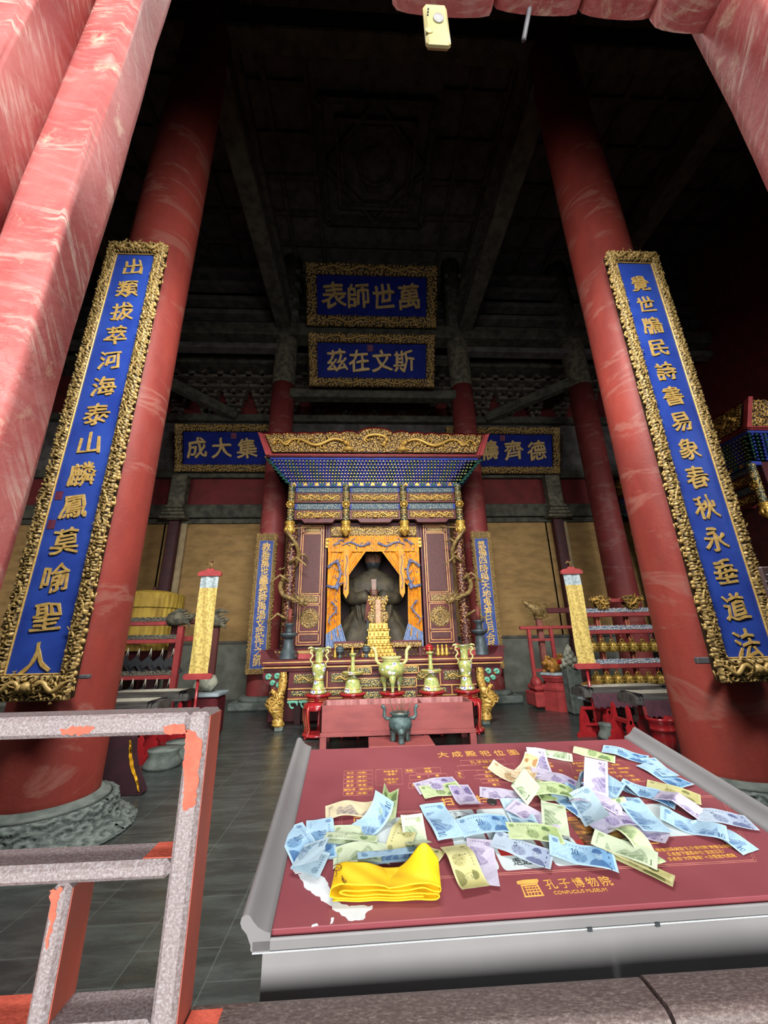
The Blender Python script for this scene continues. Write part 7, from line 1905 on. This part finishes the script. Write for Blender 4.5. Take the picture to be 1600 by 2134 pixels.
R_ = [
 ('10', (623, 1759), (27, 48), 'blue ten note leaning on the left rail of the table', dict(bend='flat', amp=.3, lift=.003)),
 ('10', (668, 1748), (2, 40), 'blue ten note with pink marks lying beside the leftmost note', dict(bend='flat', lift=.002)),
 ('10p', (700, 1772), (30, -2), 'blue note corner peeping out beside the pink-marked note', dict(bend='flat', lift=.0008, sc=.8)),
 ('10p', (648, 1798), (-30, -6), 'pale blue note folded in half, standing on the peeled white corner', dict(bend='half', amp=1.6, back=True, lift=.004, ax='u', sc=1.0)),
 ('5o', (729, 1690), (40, -4), 'old yellowed five note lying alone near the left side', dict(bend='wave', amp=.35, back=True)),
 ('1', (812, 1682), (4, -30), 'yellow-green one note folded into a V above the gold bracket mark', dict(bend='vee', amp=.8, lift=.001, tilt=.3, ax='v')),
 ('10', (768, 1722), (32, -22), 'blue ten note curled over the left blank white square', dict(bend='curl', amp=.9, back=True, lift=.002)),
 ('1w', (732, 1752), (40, 3), 'pale green note folded double beside the left white square', dict(bend='half', amp=.6, lift=.003, ax='v')),
 ('1w', (738, 1738), (40, 1), 'pale green note under the doubled green note', dict(bend='flat', back=True, lift=.0012, sc=.85)),
 ('1w', (752, 1785), (40, -3), 'grey-green note just above the yellow cloth', dict(bend='arch', amp=.35, back=True, lift=.002)),
 ('10', (808, 1788), (36, -4), 'blue ten note dropping onto the back edge of the yellow cloth', dict(bend='half', amp=1.1, back=True, lift=.006, ax='v')),
 ('1o', (842, 1742), (16, -34), 'old yellow-green note crumpled on the right part of the white square', dict(bend='wave', amp=.5, lift=.002)),
 ('1w', (866, 1752), (10, 34), 'pale crumpled one note behind the peak of the yellow cloth', dict(bend='vee', amp=.5, lift=.005, back=True, sc=.9)),
 ('1o', (893, 1776), (24, 12), 'corner of a cream note beside the yellow cloth peak', dict(bend='wave', amp=.3, lift=.001, sc=.55)),
 ('10', (918, 1711), (38, 66), 'large blue ten note, picture side up, left of the numbered card', dict(bend='flat', amp=.5, back=True, lift=.003)),
 ('5', (910, 1637), (40, -7), 'purple five note lying under a green note at the middle left', dict(bend='flat', lift=.001)),
 ('1', (919, 1648), (40, -6), 'green one note lying over the purple five note', dict(bend='flat', lift=.0025, sc=.95)),
 ('5', (969, 1664), (-27, -49), 'purple five note turned lengthwise between two gold characters', dict(bend='curl2', amp=.4, lift=.004)),
 ('5', (1041, 1656), (36, 5), 'small-looking purple five note beside the dark coin', dict(bend='flat', back=True, lift=.001, sc=.85)),
 ('20', (1068, 1618), (34, 10), 'orange twenty note bent upward near the table title', dict(bend='sag', amp=.5, back=False, lift=.002)),
 ('20', (1098, 1600), (22, -22), 'orange note standing up behind the bent twenty note', dict(bend='curl', amp=.6, lift=.002, sc=.7)),
 ('5', (1125, 1598), (-14, -34), 'white and purple five note rising at the top of the pile', dict(bend='curl', amp=.5, back=True, lift=.004)),
 ('5', (1165, 1628), (40, 14), 'purple and yellow five note lying along the top of the pile', dict(bend='wave', amp=.3, lift=.004)),
 ('20', (1104, 1627), (28, 12), 'brown note with a round medallion at the left of the pile', dict(bend='flat', back=True, lift=.002, sc=.75)),
 ('1w', (1099, 1655), (22, 36), 'pale green note standing on edge at the left of the pile', dict(bend='tent', amp=.6, back=True, lift=.002, tilt=.9)),
 ('1', (1128, 1648), (20, 24), 'dark green note half buried under the green portrait note', dict(bend='flat', lift=.002, sc=.8)),
 ('1', (1152, 1652), (32, 3), 'yellow-green portrait note near the top of the pile', dict(bend='arch', amp=.4, lift=.010)),
 ('10', (1200, 1641), (40, 6), 'blue ten note lying behind the upright white five note', dict(bend='wave', amp=.3, lift=.002)),
 ('10', (1186, 1674), (30, 22), 'blue ten note below the green portrait note', dict(bend='flat', lift=.003, sc=.85)),
 ('10p', (1211, 1652), (-8, 24), 'pale blue note standing almost edge-on left of the upright five note', dict(bend='arch', amp=.4, back=True, lift=.002, tilt=1.25, sc=.7)),
 ('5', (1243, 1650), (2, -30), 'white five note standing upright in the middle of the pile', dict(bend='arch', amp=.2, back=True, lift=.008, roll=.5)),
 ('5', (1240, 1676), (32, 10), 'white five note lying at the foot of the upright note', dict(bend='arch', amp=.5, back=True, lift=.008)),
 ('10', (1284, 1658), (34, -8), 'blue note with a raised peak right of the upright note', dict(bend='tent', amp=.7, back=True, lift=.003)),
 ('1w', (1272, 1681), (26, -6), 'pale green note rolled into a tube under the upright note', dict(bend='roll', amp=1.0, lift=.004, ax='v', sc=.75)),
 ('1w', (1155, 1705), (4, 36), 'pale one note lying lengthwise left of the hall picture', dict(bend='flat', back=True, lift=.006)),
 ('5', (1112, 1702), (30, 14), 'purple five note peeping from under the pale lengthwise note', dict(bend='flat', back=True, lift=.004)),
 ('10p', (1084, 1700), (16, 30), 'pale blue note fanned under the purple five note', dict(bend='flat', lift=.002)),
 ('1', (1113, 1736), (40, 4), 'flat green one note with portrait over the white cards', dict(bend='flat', amp=.3, lift=.009)),
 ('5b', (1087, 1771), (40, 15), 'grey-purple five note with portrait below the flat green note', dict(bend='flat', lift=.006)),
 ('10', (1212, 1782), (44, 11), 'blue ten note with portrait below the hall picture', dict(bend='wave', amp=.22, lift=.006)),
 ('10', (1012, 1723), (40, -3), 'blue ten note with portrait right of the numbered card', dict(bend='arch', amp=.25, lift=.004)),
 ('1o', (966, 1806), (24, 44), 'crumpled yellow-green note right of the yellow cloth', dict(bend='wave', amp=.55, lift=.007)),
 ('5', (1004, 1797), (4, 36), 'purple five note under the crumpled yellow-green note', dict(bend='flat', amp=.4, back=True, lift=.002)),
 ('10p', (1224, 1698), (22, 36), 'pale blue note leaning across the hall picture', dict(bend='sag', amp=.4, back=True, lift=.005, tilt=.45)),
 ('5', (1274, 1713), (34, -8), 'yellowish five note lying over the hall picture', dict(bend='wave', amp=.35, lift=.008)),
 ('5', (1336, 1731), (36, 16), 'purple-edged note trailing right from the hall picture', dict(bend='sag', amp=.3, back=True, lift=.003, sc=.85)),
 ('10', (1336, 1699), (40, 44), 'large blue ten note, picture side up, on the right blank white square', dict(bend='flat', amp=.4, back=True, lift=.009)),
 ('10', (1349, 1655), (36, 13), 'grey-blue ten portrait note above the right white square', dict(bend='wave', amp=.25, lift=.003)),
 ('1o', (1402, 1650), (34, 10), 'yellow-green note tucked behind the grey-blue portrait note', dict(bend='flat', lift=.0015)),
 ('5', (1408, 1679), (36, 15), 'purple and green five note right of the grey-blue note', dict(bend='tent', amp=.35, back=True, lift=.003)),
 ('10', (1444, 1724), (40, 13), 'blue ten note below the purple and green note', dict(bend='wave', amp=.4, back=True, lift=.002)),
 ('10', (1506, 1742), (34, 20), 'blue ten note with its corner pointing to the right rail', dict(bend='wave', amp=.3, back=True, lift=.001, sc=.85)),
 ('5b', (1503, 1706), (40, 6), 'grey portrait note lying apart near the right rail', dict(bend='flat', amp=.4, lift=.004)),
 ('10', (1383, 1617), (38, 20), 'blue ten note near the upper right rail, lower of two', dict(bend='flat', amp=.4, lift=.001)),
 ('10', (1372, 1600), (26, 20), 'blue ten note near the upper right rail, upper of two', dict(bend='flat', back=True, lift=.003, sc=.8)),
 ('1', (1238, 1573), (40, 10), 'narrow-looking green note near the far edge of the table', dict(bend='tent', amp=.35, lift=.001, ax='v')),
 ('10', (1302, 1573), (40, 10), 'blue ten note at the far edge beside the green one', dict(bend='wave', amp=.25, lift=.003)),
 ('1w', (1152, 1574), (34, 6), 'pale green curled note at the far edge below the title', dict(bend='arch', amp=.8, back=True, lift=.001, ax='v', sc=.95)),
 ('1w', (1300, 1770), (36, 14), 'pale note at the top of the folded bundle near the museum name', dict(bend='flat', back=True, lift=.012)),
 ('1o', (1326, 1803), (40, 19), 'long yellow folded note pointing to the lower right', dict(bend='half', amp=.5, lift=.004, ax='v', sc=1.05)),
 ('1', (1313, 1756), (26, 20), 'green arched note standing behind the folded bundle', dict(bend='arch', amp=1.1, back=True, lift=.002, sc=.8)),
 ('1', (1340, 1778), (26, 22), 'green note edge sticking out right of the folded bundle', dict(bend='wave', amp=.4, back=True, lift=.001, sc=.65)),
]
for kd, c, d, lab, kw in R_: note(kd, c, d, lab, **kw)
c = on_table(1025, 1672); mb = MB(); mb.lathe([(0, 0), (.0125, 0), (.0125, .0018), (.0115, .0020), (.0, .0016)], (0, 0, 0), 28, 0)
o = mb.build('coin', 'coin'); o.matrix_world = Matrix(np.vstack([np.column_stack([ES, ET, EN, tp(c[0], c[1], .0006)]), [0, 0, 0, 1]]).tolist()); tag(o, 'single dark coin lying between gold characters on the table', 'coin')

# folded yellow cloth band
c0, c1 = on_table(686, 1884), on_table(918, 1880); cw = np.linalg.norm(c1 - c0); ey = (c1 - c0) / cw; ez = np.array([-ey[1], ey[0]])
sb = thing('folded_cloth', tuple(tp(*((c0 + c1) / 2))), 'bright yellow folded cloth band lying on the table corner', 'cloth')
t_back = on_table(686, 1797, .03); dep = abs((t_back - c0) @ ez)
path = [(.006, .004), (cw * .5, .0035), (cw - .008, .004), (cw - .001, .009), (cw - .008, .014), (cw * .6, .0125), (.03, .0125), (.016, .0165), (.026, .0205), (cw * .5, .0195), (cw * .72, .019), (cw - .03, .0235), (cw - .012, .018), (cw + .0, .0165), (cw + .001, .024), (cw - .02, .0315), (cw * .62, .026), (cw * .53, .0235), (cw * .5, .0265), (cw * .3, .0300), (.02, .031), (.003, .025), (.0, .012), (.010, .0075), (.05, .0075), (cw * .5, .0075), (cw - .03, .0085)]
pa = np.array(path); tq = np.linspace(0, len(pa) - 1, 260)
cx_ = np.interp(tq, range(len(pa)), pa[:, 0]); cz_ = np.interp(tq, range(len(pa)), pa[:, 1])
for _ in range(4): cx_[1:-1] = (cx_[:-2] + 2 * cx_[1:-1] + cx_[2:]) / 4; cz_[1:-1] = (cz_[:-2] + 2 * cz_[1:-1] + cz_[2:]) / 4
mb = MB(); nd = 22; P = np.zeros((260, nd, 3))
for j, q in enumerate(np.linspace(0, 1, nd)):
    for i in range(260):
        x, z = cx_[i], cz_[i]
        top_ = 1 if 13 < tq[i] < 21.5 else 0
        rise = 0
        if top_: rise = .022 * q * q * math.exp(-((x - cw * .86) / (cw * .13)) ** 2) - .006 * q * math.exp(-((x - cw * .55) / (cw * .2)) ** 2)
        s2 = c0 + ey * (x + .004 * q) + ez * (dep * q)
        P[i, j] = tp(s2[0], s2[1], z + rise * 1.5 + .0008 * math.sin(x * 90 + q * 8))
mb.grid(P, 0, True); o = mb.build('folded_band', 'yellow_cloth', sb)
md = o.modifiers.new('thickness', 'SOLIDIFY'); md.thickness = .0016; md.offset = 0
mb = MB()
def topz(x): return .032
for (pxs_) in ([(694, 1806), (700, 1802), (708, 1803), (712, 1808), (708, 1814), (700, 1815), (696, 1811), (702, 1807), (706, 1811)], [(700, 1816), (702, 1822), (699, 1828)], [(712, 1826), (716, 1834), (722, 1838), (718, 1842), (712, 1832)]):
    pts = [on_table(px, py, .0325) for px, py in pxs_]; mb.tube([tp(p[0], p[1], .0332) for p in pts], .0008, 4, 0)
mb.build('brown_print', 'ink_brown', sb)
